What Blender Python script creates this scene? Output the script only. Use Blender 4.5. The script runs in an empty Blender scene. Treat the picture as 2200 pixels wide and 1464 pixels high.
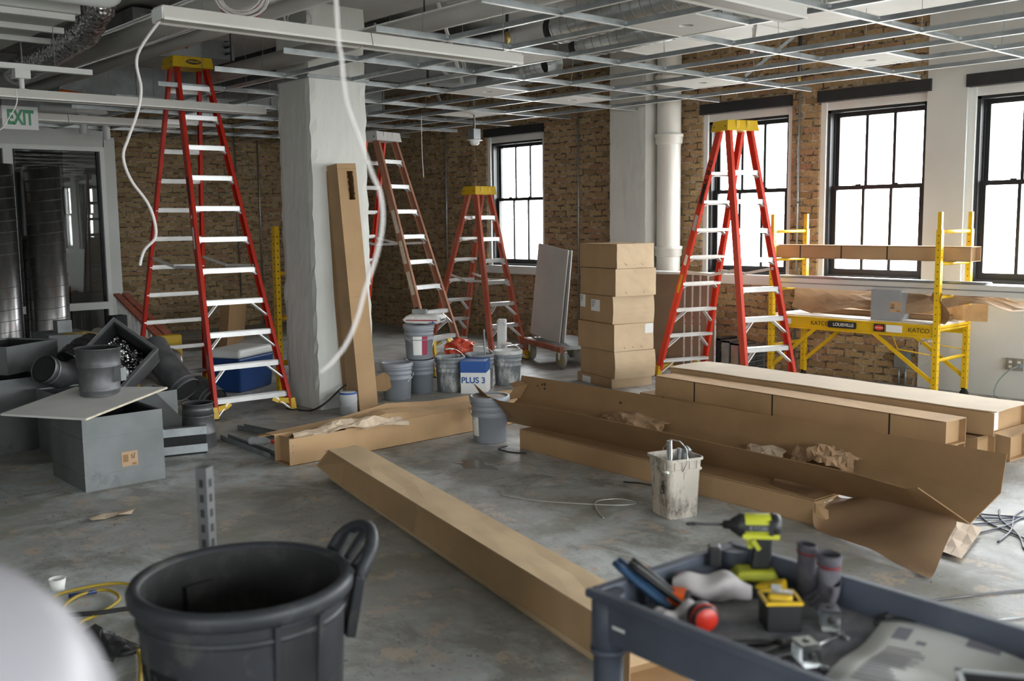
import bpy, bmesh, math, random
from mathutils import Vector, Matrix
random.seed(7)
C = bpy.context.scene.collection
SC = bpy.context.scene

# ---------------- camera ----------------
cam_data = bpy.data.cameras.new('camera')
cam = bpy.data.objects.new('camera', cam_data)
C.objects.link(cam)
cam_data.sensor_fit = 'HORIZONTAL'
cam_data.sensor_width = 36.0
cam_data.lens = 36.0 * 2171.665 / 2200.0
cam_data.clip_start = 0.05
cam_data.clip_end = 200
_yaw, _pit, _rol = math.radians(138.1185), math.radians(-6.78726), math.radians(-0.6805)
_f = Vector((math.cos(_pit)*math.cos(_yaw), math.cos(_pit)*math.sin(_yaw), math.sin(_pit)))
_r = Vector((math.sin(_yaw), -math.cos(_yaw), 0.0))
_u = _r.cross(_f)
_r2 = _r*math.cos(_rol) + _u*math.sin(_rol)
_u2 = -_r*math.sin(_rol) + _u*math.cos(_rol)
cam.matrix_world = Matrix(((_r2.x, _u2.x, -_f.x, 0.0), (_r2.y, _u2.y, -_f.y, 0.0), (_r2.z, _u2.z, -_f.z, 1.75), (0, 0, 0, 1)))
cam_data.dof.use_dof = True
cam_data.dof.focus_distance = 9.0
cam_data.dof.aperture_fstop = 2.8
SC.camera = cam

# ---------------- view ----------------
SC.view_settings.view_transform = 'Standard'
SC.view_settings.look = 'None'
SC.view_settings.gamma = 1.0
SC.view_settings.use_curve_mapping = False
SC.view_settings.exposure = 0.28

# ---------------- overcast sky ----------------
SKY = 24.0
world = bpy.data.worlds.new('overcast_sky')
SC.world = world
world.use_nodes = True
nt = world.node_tree
nt.nodes.clear()
_out = nt.nodes.new('ShaderNodeOutputWorld')
_bg = nt.nodes.new('ShaderNodeBackground')
_tc = nt.nodes.new('ShaderNodeTexCoord')
_sep = nt.nodes.new('ShaderNodeSeparateXYZ')
_rmp = nt.nodes.new('ShaderNodeValToRGB')
_rmp.color_ramp.elements[0].position = 0.42
_rmp.color_ramp.elements[0].color = (0.36, 0.36, 0.35, 1)
_rmp.color_ramp.elements[1].position = 0.56
_rmp.color_ramp.elements[1].color = (0.95, 0.98, 1.0, 1)
_mr = nt.nodes.new('ShaderNodeMapRange')
_mr.inputs[1].default_value = -1
_mr.inputs[2].default_value = 1
nt.links.new(_tc.outputs['Generated'], _sep.inputs[0])
nt.links.new(_sep.outputs['Z'], _mr.inputs[0])
nt.links.new(_mr.outputs[0], _rmp.inputs[0])
nt.links.new(_rmp.outputs[0], _bg.inputs[0])
_bg.inputs[1].default_value = SKY
nt.links.new(_bg.outputs[0], _out.inputs[0])

# windows: (name number, x0, x1); all share one sill and head height
WY = 9.98
SILL, HEAD = 1.08, 3.09
WINS = [(1, -11.66, -10.41), (2, -7.66, -6.42), (3, -6.08, -4.83), (4, -4.47, -3.22), (5, -2.86, -1.61), (6, -1.2, 0.05), (7, 0.5, 1.75), (8, 2.2, 3.45)]
RX = 4.6                      # right wall plane
RWINS = [(9, 7.3, 9.3), (10, 4.9, 6.9), (11, 2.5, 4.5), (13, 0.1, 2.1)]   # y ranges of the right wall's unseen windows, some added for more light
FY = -4.6                     # wall behind the camera
FWINS = [(14, 0.3, 1.9), (15, 2.3, 3.9)]                                # x ranges of its unseen windows, added for more light

def portal(name, loc, rot, sx, sy):
    l = bpy.data.lights.new(name, 'AREA')
    l.shape = 'RECTANGLE'
    l.size, l.size_y = sx, sy
    l.cycles.is_portal = True
    o = bpy.data.objects.new(name, l)
    o.location = loc
    o.rotation_euler = rot
    C.objects.link(o)
for n, a, b in WINS:
    portal('window_daylight', ((a+b)/2, WY+0.36, (SILL+HEAD)/2), (math.radians(-90), 0, 0), b-a, HEAD-SILL)
for n, a, b in FWINS:
    portal('window_daylight', ((a+b)/2, FY-0.36, (SILL+HEAD)/2), (math.radians(90), 0, 0), b-a, HEAD-SILL)
for n, a, b in RWINS:
    portal('window_daylight', (RX+0.36, (a+b)/2, (SILL+HEAD)/2), (math.radians(90), 0, math.radians(90)), b-a, HEAD-SILL)

# ---------------- helpers ----------------
def V(*a): return Vector(a)
def Rz(a): return Matrix.Rotation(math.radians(a), 3, 'Z')
def Rx(a): return Matrix.Rotation(math.radians(a), 3, 'X')
def Ry(a): return Matrix.Rotation(math.radians(a), 3, 'Y')

class MB:
    """collects shapes for one mesh"""
    def __init__(s):
        s.v, s.f, s.sm = [], [], []
    def add(s, vs, fs, sm=False):
        n = len(s.v)
        s.v += [tuple(v) for v in vs]
        s.f += [tuple(i+n for i in f) for f in fs]
        s.sm += [sm]*len(fs)
        return s
    def hexa(s, p):          # 4 bottom (ccw), 4 top
        return s.add(p, [(3,2,1,0), (4,5,6,7), (0,1,5,4), (1,2,6,5), (2,3,7,6), (3,0,4,7)])
    def box(s, x0, x1, y0, y1, z0, z1):
        return s.hexa([(x0,y0,z0),(x1,y0,z0),(x1,y1,z0),(x0,y1,z0),(x0,y0,z1),(x1,y0,z1),(x1,y1,z1),(x0,y1,z1)])
    def obox(s, c, size, R=None):
        c = Vector(c); R = R or Matrix.Identity(3)
        a, b, d = size[0]/2, size[1]/2, size[2]/2
        return s.hexa([c + R@Vector(q) for q in ((-a,-b,-d),(a,-b,-d),(a,b,-d),(-a,b,-d),(-a,-b,d),(a,-b,d),(a,b,d),(-a,b,d))])
    def bar(s, p, q, w, h, up=(0,0,1)):      # rectangular bar, w across, h along up
        p, q = Vector(p), Vector(q)
        d = (q-p).normalized(); u = Vector(up)
        r = d.cross(u)
        if r.length < 1e-4: r = d.cross(Vector((1,0,0)))
        r.normalize(); u = r.cross(d)
        r *= w/2; u = u*(h/2)
        return s.hexa([p-r-u, p+r-u, p+r+u, p-r+u, q-r-u, q+r-u, q+r+u, q-r+u])
    def quad(s, a, b, c, d):
        return s.add([a,b,c,d], [(0,1,2,3)])
    def prism(s, poly, fn, d0, d1):          # poly in 2D, fn(u, v, d) -> point
        n = len(poly)
        vs = [fn(u, v, d0) for u, v in poly] + [fn(u, v, d1) for u, v in poly]
        fs = [tuple(range(n-1, -1, -1)), tuple(range(n, 2*n))] + [(i, (i+1) % n, n+(i+1) % n, n+i) for i in range(n)]
        return s.add(vs, fs)
    def tube(s, pts, r, n=8, cap=True, closed=False):
        pts = [Vector(p) for p in pts]
        rs = r if isinstance(r, (list, tuple)) else [r]*len(pts)
        m = len(pts); ring = []; prev = None
        for i, p in enumerate(pts):
            if closed: t = pts[(i+1) % m] - pts[i-1]
            else: t = pts[min(i+1, m-1)] - pts[max(i-1, 0)]
            t.normalize()
            if prev is None:
                a = t.cross(Vector((0,0,1)))
                if a.length < 1e-3: a = t.cross(Vector((1,0,0)))
            else:
                a = prev - t*prev.dot(t)
            a.normalize(); prev = a; b = t.cross(a)
            ring.append([p + (a*math.cos(k*2*math.pi/n) + b*math.sin(k*2*math.pi/n))*rs[i] for k in range(n)])
        vs = [q for rg in ring for q in rg]; fs = []
        for i in range(m if closed else m-1):
            j = (i+1) % m
            for k in range(n):
                fs.append((i*n+k, i*n+(k+1) % n, j*n+(k+1) % n, j*n+k))
        s.add(vs, fs, True)
        if cap and not closed:
            k = len(s.v) - len(vs)
            s.f += [tuple(k+i for i in range(n-1, -1, -1)), tuple(k+(m-1)*n+i for i in range(n))]
            s.sm += [False, False]
        return s
    def lathe(s, prof, n=24, c=(0,0,0), R=None, sm=True, a0=0, a1=360):
        c = Vector(c); R = R or Matrix.Identity(3)
        m = len(prof); full = abs(a1-a0-360) < 1e-6
        nn = n if full else n+1
        vs = []
        for r, z in prof:
            for k in range(nn):
                a = math.radians(a0 + (a1-a0)*k/n)
                vs.append(c + R@Vector((r*math.cos(a), r*math.sin(a), z)))
        fs = []
        for i in range(m-1):
            for k in range(n):
                k2 = (k+1) % nn
                fs.append((i*nn+k, i*nn+k2, (i+1)*nn+k2, (i+1)*nn+k))
        return s.add(vs, fs, sm)
    def disc(s, r, z, n=24, c=(0,0,0), R=None, up=True):
        c = Vector(c); R = R or Matrix.Identity(3)
        vs = [c + R@Vector((r*math.cos(k*2*math.pi/n), r*math.sin(k*2*math.pi/n), z)) for k in range(n)]
        return s.add(vs, [tuple(range(n)) if up else tuple(range(n-1, -1, -1))])
    def grid(s, P, th=0.0, sm=False):        # P[i][j] points; optional thickness along the normal
        m, n = len(P), len(P[0])
        top = [Vector(p) for row in P for p in row]
        fs = [(i*n+j, i*n+j+1, (i+1)*n+j+1, (i+1)*n+j) for i in range(m-1) for j in range(n-1)]
        if not th:
            return s.add(top, fs, sm)
        N = [Vector((0,0,0)) for _ in top]
        for f in fs:
            nn = (top[f[1]]-top[f[0]]).cross(top[f[3]]-top[f[0]])
            for i in f: N[i] += nn
        bot = [p - (N[i].normalized()*th if N[i].length > 0 else Vector((0,0,th))) for i, p in enumerate(top)]
        k = len(top)
        s.add(top+bot, fs + [tuple(k+i for i in reversed(f)) for f in fs], sm)
        b = len(s.v) - 2*k
        edge = [i for i in range(n)] + [i*n+n-1 for i in range(1, m)] + [(m-1)*n+j for j in range(n-2, -1, -1)] + [i*n for i in range(m-2, 0, -1)]
        for i in range(len(edge)):
            a, c = edge[i], edge[(i+1) % len(edge)]
            s.f.append((b+a, b+k+a, b+k+c, b+c)); s.sm.append(False)
        return s
    def move(s, d):
        s.v = [(v[0]+d[0], v[1]+d[1], v[2]+d[2]) for v in s.v]; return s
    def xf(s, R, t=(0,0,0)):
        t = Vector(t); s.v = [tuple(R@Vector(v) + t) for v in s.v]; return s

def obj(name, mb, material, parent=None, base=None):
    """link the collected shapes as ONE mesh. With a parent the coordinates are the parent's own; a top-level mesh is re-origined at its base."""
    v = mb.v
    loc = Vector((0,0,0))
    if parent is None:
        if base is None:
            xs, ys, zs = zip(*v)
            base = ((min(xs)+max(xs))/2, (min(ys)+max(ys))/2, min(zs))
        loc = Vector(base)
        v = [(a-loc.x, b-loc.y, c-loc.z) for a, b, c in v]
    me = bpy.data.meshes.new(name)
    me.from_pydata(v, [], mb.f)
    me.polygons.foreach_set('use_smooth', mb.sm)
    bm = bmesh.new(); bm.from_mesh(me)
    bmesh.ops.recalc_face_normals(bm, faces=bm.faces)
    bm.to_mesh(me); bm.free()
    me.materials.append(material)
    me.update()
    o = bpy.data.objects.new(name, me)
    C.objects.link(o)
    o.location = loc
    if parent is not None: o.parent = parent
    return o
def bevel(o, w=0.004, seg=2):
    m = o.modifiers.new('bevel', 'BEVEL'); m.width = w; m.segments = seg; m.limit_method = 'ANGLE'; m.angle_limit = math.radians(40)
    return o
def subd(o, n=1):
    m = o.modifiers.new('subd', 'SUBSURF'); m.levels = n; m.render_levels = n
    return o
def tag(o, label, cat, group=None, kind=None):
    o['label'] = label; o['category'] = cat
    if group: o['group'] = group
    if kind: o['kind'] = kind
    return o
def thing(name, label, cat, loc=(0,0,0), rz=0.0, group=None):
    o = bpy.data.objects.new(name, None)
    C.objects.link(o)
    o.location = loc
    o.rotation_euler = (0, 0, math.radians(rz))
    o.empty_display_size = 0.1
    return tag(o, label, cat, group)
def struct(name, mb, material, parent=None):
    o = obj(name, mb, material, parent)
    if parent is None: o['kind'] = 'structure'
    return o
def dup(root, loc=None, rz=None, label=None, group=None):
    r = root.copy(); C.objects.link(r)
    if loc is not None: r.location = loc
    if rz is not None: r.rotation_euler = (0, 0, math.radians(rz))
    if label: r['label'] = label
    if group: r['group'] = group
    for ch in list(root.children):
        c = ch.copy(); C.objects.link(c); c.parent = r
        for g in ch.children:
            d = g.copy(); C.objects.link(d); d.parent = c
    return r
def text(name, s, size, material, parent, loc, R, bold=0.0, align='CENTER', sx=1.0):
    """flat lettering as a mesh; R columns = (reading direction, up, out of the surface)"""
    cu = bpy.data.curves.new(name, 'FONT')
    cu.body = s; cu.size = size; cu.align_x = align; cu.align_y = 'CENTER'; cu.offset = bold; cu.extrude = 0.0006
    tmp = bpy.data.objects.new(name+'_tmp', cu)
    C.objects.link(tmp)
    dg = bpy.context.evaluated_depsgraph_get()
    me = bpy.data.meshes.new_from_object(tmp.evaluated_get(dg))
    bpy.data.objects.remove(tmp)
    bpy.data.curves.remove(cu)
    me.transform(Matrix.Diagonal((sx, 1, 1, 1)))
    me.transform(R.to_4x4())
    me.transform(Matrix.Translation(loc))
    me.materials.clear(); me.materials.append(material)
    me.name = name
    o = bpy.data.objects.new(name, me); C.objects.link(o)
    if parent is not None: o.parent = parent
    return o
def frame3(x, y):
    x = Vector(x).normalized(); z = x.cross(Vector(y)).normalized(); y = z.cross(x)
    return Matrix((x, y, z)).transposed()

# ---------------- materials ----------------
def new_mat(name):
    m = bpy.data.materials.new(name); m.use_nodes = True
    n = m.node_tree; b = n.nodes['Principled BSDF']
    return m, n, b
def N(n, t, **kw):
    x = n.nodes.new(t)
    for k, v in kw.items():
        if k.startswith('i_'): x.inputs[k[2:].replace('_', ' ')].default_value = v
        elif k.startswith('n'): x.inputs[int(k[1:])].default_value = v
        else: setattr(x, k, v)
    return x
def ramp(n, src, stops):
    r = n.nodes.new('ShaderNodeValToRGB')
    e = r.color_ramp.elements
    while len(e) < len(stops): e.new(0.5)
    for el, (p, c) in zip(e, stops):
        el.position = p
        el.color = (c, c, c, 1) if isinstance(c, (int, float)) else (c[0], c[1], c[2], 1)
    n.links.new(src, r.inputs[0]); return r.outputs[0]
def noise(n, vec, scale, detail=4, rough=0.55, dist=0.0):
    x = n.nodes.new('ShaderNodeTexNoise')
    x.inputs['Scale'].default_value = scale; x.inputs['Detail'].default_value = detail
    x.inputs['Roughness'].default_value = rough; x.inputs['Distortion'].default_value = dist
    n.links.new(vec, x.inputs['Vector']); return x.outputs['Fac']
def mixc(n, fac, a, b, mode='MIX'):
    x = n.nodes.new('ShaderNodeMix'); x.data_type = 'RGBA'; x.blend_type = mode
    if isinstance(fac, (int, float)): x.inputs[0].default_value = fac
    else: n.links.new(fac, x.inputs[0])
    for s, i in ((a, 6), (b, 7)):
        if hasattr(s, 'is_output'): n.links.new(s, x.inputs[i])
        else: x.inputs[i].default_value = (s[0], s[1], s[2], 1)
    return x.outputs[2]
def objco(n, scale=None):
    t = n.nodes.new('ShaderNodeTexCoord').outputs['Object']
    if scale:
        m = n.nodes.new('ShaderNodeMapping'); m.inputs['Scale'].default_value = scale
        n.links.new(t, m.inputs[0]); t = m.outputs[0]
    return t
def geoco(n, scale=None):
    t = n.nodes.new('ShaderNodeNewGeometry').outputs['Position']
    if scale:
        m = n.nodes.new('ShaderNodeMapping'); m.inputs['Scale'].default_value = scale
        n.links.new(t, m.inputs[0]); t = m.outputs[0]
    return t
def bump(n, b, h, strength=0.3, dist=0.01):
    x = n.nodes.new('ShaderNodeBump'); x.inputs['Strength'].default_value = strength; x.inputs['Distance'].default_value = dist
    n.links.new(h, x.inputs['Height']); n.links.new(x.outputs[0], b.inputs['Normal'])
def simple(name, col, rough=0.5, metal=0.0, var=0.0, vscale=6.0, bmp=0.0, bscale=40.0, stretch=None, dirt=None, dscale=3.0, dpos=(0.55, 0.75)):
    m, n, b = new_mat(name)
    b.inputs['Base Color'].default_value = (*col, 1)
    b.inputs['Roughness'].default_value = rough
    b.inputs['Metallic'].default_value = metal
    co = objco(n, stretch)
    src = None
    if var:
        f = noise(n, co, vscale, 5)
        src = mixc(n, ramp(n, f, [(0.3, 0), (0.7, 1)]), [c*(1-var) for c in col], [min(1, c*(1+var)) for c in col])
    if dirt:
        f = noise(n, co, dscale, 8, 0.7)
        src = mixc(n, ramp(n, f, [(dpos[0], 0), (dpos[1], 1)]), src if src else col, dirt)
    if src: n.links.new(src, b.inputs['Base Color'])
    if bmp: bump(n, b, noise(n, co, bscale, 4), bmp, 0.004)
    return m
def metal(name, col, rough=0.35, var=0.15, vscale=5, bmp=0.05):
    return simple(name, col, rough, 0.9, var, vscale, bmp, 60)
def card_mat(name, col, dark=0.12):
    m, n, b = new_mat(name)
    co = objco(n)
    f = noise(n, co, 3.0, 4)
    c = mixc(n, ramp(n, f, [(0.35, 0), (0.65, 1)]), [x*(1-dark) for x in col], [x*(1+dark*0.4) for x in col])
    fine = noise(n, objco(n, (40, 40, 400)), 3.0, 3)
    c = mixc(n, ramp(n, fine, [(0.4, 0.0), (0.7, 0.10)]), c, [x*0.75 for x in col])
    st = noise(n, co, 9.0, 6, 0.7)
    c = mixc(n, ramp(n, st, [(0.68, 0), (0.78, 0.35)]), c, [x*0.45 for x in col])
    n.links.new(c, b.inputs['Base Color'])
    b.inputs['Roughness'].default_value = 0.75
    b.inputs['Specular IOR Level'].default_value = 0.25
    bump(n, b, noise(n, objco(n, (3, 3, 60)), 4.0, 2), 0.06, 0.002)
    return m
M = {}
M['card'] = card_mat('cardboard', (0.43, 0.275, 0.145))
M['card_dark'] = card_mat('brown_cardboard', (0.29, 0.175, 0.085))  # deeper brown; shade on the trough panels is put into the colour
M['kraft'] = simple('kraft_paper', (0.34, 0.215, 0.12), 0.7, 0, 0.12, 6, 0.3, 14)
M['kraft_light'] = simple('pale_kraft_paper', (0.52, 0.40, 0.29), 0.7, 0, 0.15, 8, 0.3, 14)
M['strap'] = simple('black_strap', (0.015, 0.014, 0.015), 0.4)
M['red'] = simple('red_fibreglass', (0.50, 0.022, 0.008), 0.4, 0, 0.12, 4, 0.04, 120, (1, 1, 0.2))
M['red_bright'] = simple('bright_red_fibreglass', (0.68, 0.05, 0.022), 0.42, 0, 0.12, 4, 0.04, 120, (1, 1, 0.2))
M['red_faded'] = simple('faded_red_fibreglass', (0.50, 0.115, 0.065), 0.6, 0, 0.2, 5, 0.05, 80, (1, 1, 0.3), (0.55, 0.36, 0.27), 6.0, (0.5, 0.75))
M['brown_fg'] = simple('weathered_brown_fibreglass', (0.34, 0.145, 0.085), 0.65, 0, 0.2, 5, 0.05, 80, (1, 1, 0.3), (0.42, 0.26, 0.17), 6.0, (0.45, 0.8))
M['alu'] = simple('aluminium', (0.76, 0.76, 0.75), 0.38, 0.75, 0.08, 8, 0.03, 80)
M['alu_pale'] = simple('pale_aluminium', (0.80, 0.79, 0.77), 0.5, 0.35, 0.08, 8)
M['yellow'] = simple('yellow_plastic', (0.66, 0.42, 0.01), 0.45, 0, 0.1, 6, 0, 40, None, (0.22, 0.14, 0.02), 9, (0.6, 0.85))
M['yellow_paint'] = simple('yellow_painted_steel', (0.72, 0.44, 0.006), 0.38, 0, 0.1, 4, 0.02, 60, None, (0.24, 0.15, 0.02), 11, (0.62, 0.9))
M['black'] = simple('black_plastic', (0.018, 0.018, 0.019), 0.45, 0, 0.2, 9)
M['dark'] = simple('dark_metal', (0.03, 0.03, 0.032), 0.5, 0.3, 0.2, 9)
M['rubber'] = simple('black_rubber', (0.02, 0.02, 0.02), 0.7)
M['white'] = simple('white_paint', (0.72, 0.72, 0.69), 0.55, 0, 0.05, 3)
M['white_gloss'] = simple('glossy_white', (0.78, 0.79, 0.78), 0.3, 0, 0.03, 3)
M['white_print'] = simple('white_label_paper', (0.8, 0.8, 0.78), 0.6)
M['ink'] = simple('black_ink', (0.02, 0.02, 0.02), 0.6)
M['green_ink'] = simple('green_letter_film', (0.0, 0.16, 0.05), 0.4)
M['galv'] = simple('galvanized_steel', (0.40, 0.425, 0.435), 0.34, 0.85, 0.22, 7, 0.04, 50)
M['galv_dull'] = simple('dull_galvanized_sheet', (0.30, 0.315, 0.32), 0.5, 0.65, 0.22, 4, 0.05, 18, None, (0.13, 0.135, 0.14), 5, (0.55, 0.8))
M['galv_box'] = simple('grey_sheet_metal', (0.185, 0.195, 0.198), 0.55, 0.4, 0.2, 3, 0.04, 14, None, (0.085, 0.088, 0.09), 4.5, (0.6, 0.8))
M['galv_dark'] = simple('dark_grey_sheet_metal', (0.14, 0.14, 0.145), 0.5, 0.6, 0.3, 7, 0.08, 18, None, (0.28, 0.28, 0.29), 8, (0.6, 0.85))
M['liner'] = simple('black_duct_liner', (0.012, 0.012, 0.013), 0.8, 0, 0.2, 30, 0.3, 90)
M['bucket'] = simple('grey_plastic_pail', (0.25, 0.27, 0.30), 0.42, 0, 0.08, 4)
M['bucket_splat'] = simple('splattered_grey_pail', (0.22, 0.235, 0.25), 0.5, 0, 0.1, 5, 0, 40, (1, 1, 0.35), (0.62, 0.62, 0.60), 10, (0.52, 0.62))
M['plaster_splat'] = simple('dried_compound', (0.55, 0.55, 0.53), 0.8, 0, 0.25, 12, 0.3, 40)
M['gyp'] = simple('gypsum_board_paper', (0.58, 0.565, 0.545), 0.8, 0, 0.06, 3)
M['gyp_edge'] = simple('gypsum_core', (0.62, 0.55, 0.43), 0.9, 0, 0.2, 30, 0.4, 60)
M['blue'] = simple('blue_print', (0.02, 0.09, 0.33), 0.4, 0, 0.08, 6)
M['navy'] = simple('navy_plastic', (0.012, 0.035, 0.12), 0.4)
M['orange'] = simple('orange_plastic', (0.75, 0.16, 0.02), 0.45, 0, 0.15, 6)
M['lime'] = simple('lime_green_plastic', (0.50, 0.52, 0.035), 0.45, 0, 0.12, 12, 0, 40, None, (0.2, 0.2, 0.05), 20, (0.6, 0.85))
M['chrome'] = simple('bright_zinc', (0.72, 0.74, 0.75), 0.22, 1.0, 0.1, 12)
M['cart'] = simple('slate_grey_plastic', (0.068, 0.078, 0.105), 0.5, 0, 0.15, 5, 0.05, 60, None, (0.16, 0.165, 0.18), 9, (0.62, 0.85))
M['cart_deck'] = simple('dusty_slate_tray', (0.10, 0.105, 0.125), 0.7, 0, 0.2, 5, 0.1, 50, None, (0.30, 0.29, 0.29), 5, (0.42, 0.72))
M['can'] = simple('charcoal_plastic_bin', (0.019, 0.021, 0.026), 0.5, 0, 0.25, 4, 0.06, 50, None, (0.075, 0.072, 0.066), 7, (0.53, 0.72))
M['can_in'] = simple('dusty_black_bin_lining', (0.012, 0.012, 0.012), 0.8, 0, 0.3, 6, 0.1, 50, None, (0.05, 0.047, 0.044), 10, (0.5, 0.8))
M['foil'] = None
def foil_mat():
    m, n, b = new_mat('crinkled_foil')
    b.inputs['Base Color'].default_value = (0.62, 0.61, 0.62, 1); b.inputs['Metallic'].default_value = 1.0; b.inputs['Roughness'].default_value = 0.16
    v = n.nodes.new('ShaderNodeTexVoronoi'); v.inputs['Scale'].default_value = 26
    n.links.new(objco(n), v.inputs['Vector'])
    bump(n, b, v.outputs['Distance'], 0.9, 0.02)
    return m
M['foil'] = foil_mat()
def spiral_mat():
    m, n, b = new_mat('spiral_duct_steel')
    b.inputs['Metallic'].default_value = 0.95
    co = objco(n)
    f = noise(n, objco(n, (1, 1, 0.25)), 7, 6, 0.65)
    c = mixc(n, ramp(n, f, [(0.3, 0), (0.7, 1)]), (0.20, 0.19, 0.19), (0.46, 0.45, 0.45))
    f2 = noise(n, co, 2.5, 3)
    c = mixc(n, ramp(n, f2, [(0.55, 0), (0.75, 0.5)]), c, (0.42, 0.27, 0.19))
    n.links.new(c, b.inputs['Base Color'])
    b.inputs['Roughness'].default_value = 0.3
    return m
M['spiral'] = spiral_mat()
def brick_mat(name, tint=1.0):
    m, n, b = new_mat(name)
    g = n.nodes.new('ShaderNodeNewGeometry').outputs['Position']
    s = n.nodes.new('ShaderNodeSeparateXYZ'); n.links.new(g, s.inputs[0])
    add = N(n, 'ShaderNodeMath', operation='ADD'); n.links.new(s.outputs['X'], add.inputs[0]); n.links.new(s.outputs['Y'], add.inputs[1])
    cb = n.nodes.new('ShaderNodeCombineXYZ'); n.links.new(add.outputs[0], cb.inputs[0]); n.links.new(s.outputs['Z'], cb.inputs[1])
    w = n.nodes.new('ShaderNodeTexNoise'); w.inputs['Scale'].default_value = 5.5; w.inputs['Detail'].default_value = 3
    n.links.new(cb.outputs[0], w.inputs['Vector'])
    sub = N(n, 'ShaderNodeVectorMath', operation='SUBTRACT'); sub.inputs[1].default_value = (0.5, 0.5, 0.5); n.links.new(w.outputs['Color'], sub.inputs[0])
    sc = N(n, 'ShaderNodeVectorMath', operation='SCALE'); sc.inputs['Scale'].default_value = 0.055; n.links.new(sub.outputs[0], sc.inputs[0])
    ad = N(n, 'ShaderNodeVectorMath', operation='ADD'); n.links.new(cb.outputs[0], ad.inputs[0]); n.links.new(sc.outputs[0], ad.inputs[1])
    bt = n.nodes.new('ShaderNodeTexBrick')
    bt.inputs['Scale'].default_value = 1.0; bt.inputs['Brick Width'].default_value = 0.225; bt.inputs['Row Height'].default_value = 0.078
    bt.inputs['Mortar Size'].default_value = 0.010; bt.inputs['Mortar Smooth'].default_value = 0.25; bt.inputs['Bias'].default_value = 0.0
    bt.inputs['Color1'].default_value = (0, 0, 0, 1); bt.inputs['Color2'].default_value = (1, 1, 1, 1); bt.inputs['Mortar'].default_value = (0.5, 0.5, 0.5, 1)
    n.links.new(ad.outputs[0], bt.inputs['Vector'])
    hue = ramp(n, bt.outputs['Color'], [(0.0, (0.25, 0.165, 0.075)), (0.3, (0.42, 0.285, 0.135)), (0.6, (0.50, 0.36, 0.185)), (0.82, (0.44, 0.27, 0.145)), (1.0, (0.38, 0.20, 0.115))])
    big = noise(n, cb.outputs[0], 0.7, 3)
    hue = mixc(n, ramp(n, big, [(0.4, 0), (0.65, 0.35)]), hue, (0.33, 0.235, 0.125))
    fn = noise(n, cb.outputs[0], 34, 6, 0.7)
    hue = mixc(n, ramp(n, fn, [(0.40, 0.5), (0.60, 0.0)]), hue, (0.17, 0.115, 0.06))
    mo = mixc(n, ramp(n, noise(n, cb.outputs[0], 9, 4), [(0.42, 0), (0.6, 1)]), (0.085, 0.065, 0.045), (0.47, 0.385, 0.29))
    col = mixc(n, bt.outputs['Fac'], hue, mo)
    if tint != 1.0: col = mixc(n, 1.0, col, (tint, tint, tint), 'MULTIPLY')
    n.links.new(col, b.inputs['Base Color'])
    b.inputs['Roughness'].default_value = 0.9
    inv = N(n, 'ShaderNodeMath', operation='SUBTRACT'); inv.inputs[0].default_value = 1.0; n.links.new(bt.outputs['Fac'], inv.inputs[1])
    h = N(n, 'ShaderNodeMath', operation='MULTIPLY_ADD'); n.links.new(fn, h.inputs[0]); h.inputs[1].default_value = 0.5; n.links.new(inv.outputs[0], h.inputs[2])
    bump(n, b, h.outputs[0], 0.9, 0.012)
    return m
M['brick'] = brick_mat('old_buff_brick')
def floor_mat():
    m, n, b = new_mat('worn_painted_concrete')
    g = geoco(n)
    big = noise(n, g, 0.55, 5, 0.6)
    mid = noise(n, g, 2.2, 8, 0.68, 0.4)
    c = mixc(n, ramp(n, mid, [(0.40, 0), (0.56, 1)]), (0.25, 0.24, 0.22), (0.50, 0.525, 0.525))
    c = mixc(n, ramp(n, big, [(0.45, 0), (0.56, 0.75)]), c, (0.26, 0.245, 0.225))
    tan = noise(n, g, 4.5, 8, 0.72)
    c = mixc(n, ramp(n, tan, [(0.55, 0), (0.60, 0.8)]), c, (0.46, 0.37, 0.29))
    grn = noise(n, geoco(n, (1.3, 0.9, 1)), 1.6, 6, 0.6)
    c = mixc(n, ramp(n, grn, [(0.55, 0), (0.64, 0.6)]), c, (0.21, 0.205, 0.16))
    spk = noise(n, geoco(n, (1, 1.6, 1)), 26, 5, 0.75, 1.2)
    msk = noise(n, g, 0.9, 3)
    mm = N(n, 'ShaderNodeMath', operation='MULTIPLY'); n.links.new(ramp(n, spk, [(0.60, 0), (0.63, 1)]), mm.inputs[0]); n.links.new(ramp(n, msk, [(0.44, 0), (0.54, 1)]), mm.inputs[1])
    c = mixc(n, mm.outputs[0], c, (0.085, 0.07, 0.055))
    n.links.new(c, b.inputs['Base Color'])
    rr = ramp(n, mid, [(0.3, 0.62), (0.7, 0.42)])
    n.links.new(rr, b.inputs['Roughness'])
    b.inputs['Specular IOR Level'].default_value = 0.35
    bump(n, b, spk, 0.12, 0.004)
    return m
M['floor'] = floor_mat()
def plaster_mat(name, col, scale=5, bmp=0.35, board=False):
    m, n, b = new_mat(name)
    g = geoco(n)
    f = noise(n, g, 1.2, 6, 0.6)
    c = mixc(n, ramp(n, f, [(0.35, 0), (0.7, 1)]), [x*0.9 for x in col], col)
    st = noise(n, geoco(n, (1, 1, 0.25)), 5, 8, 0.75)
    c = mixc(n, ramp(n, st, [(0.68, 0), (0.74, 0.6)]), c, [x*0.55 for x in col])
    n.links.new(c, b.inputs['Base Color'])
    b.inputs['Roughness'].default_value = 0.7
    bump(n, b, noise(n, geoco(n, (1, 1, 0.15) if board else None), scale, 6, 0.6), bmp, 0.02)
    return m
M['column'] = plaster_mat('whitewashed_board_marked_concrete', (0.66, 0.66, 0.62), 9, 0.45, True)
M['drywall'] = plaster_mat('primed_drywall', (0.60, 0.605, 0.575), 40, 0.03)
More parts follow.
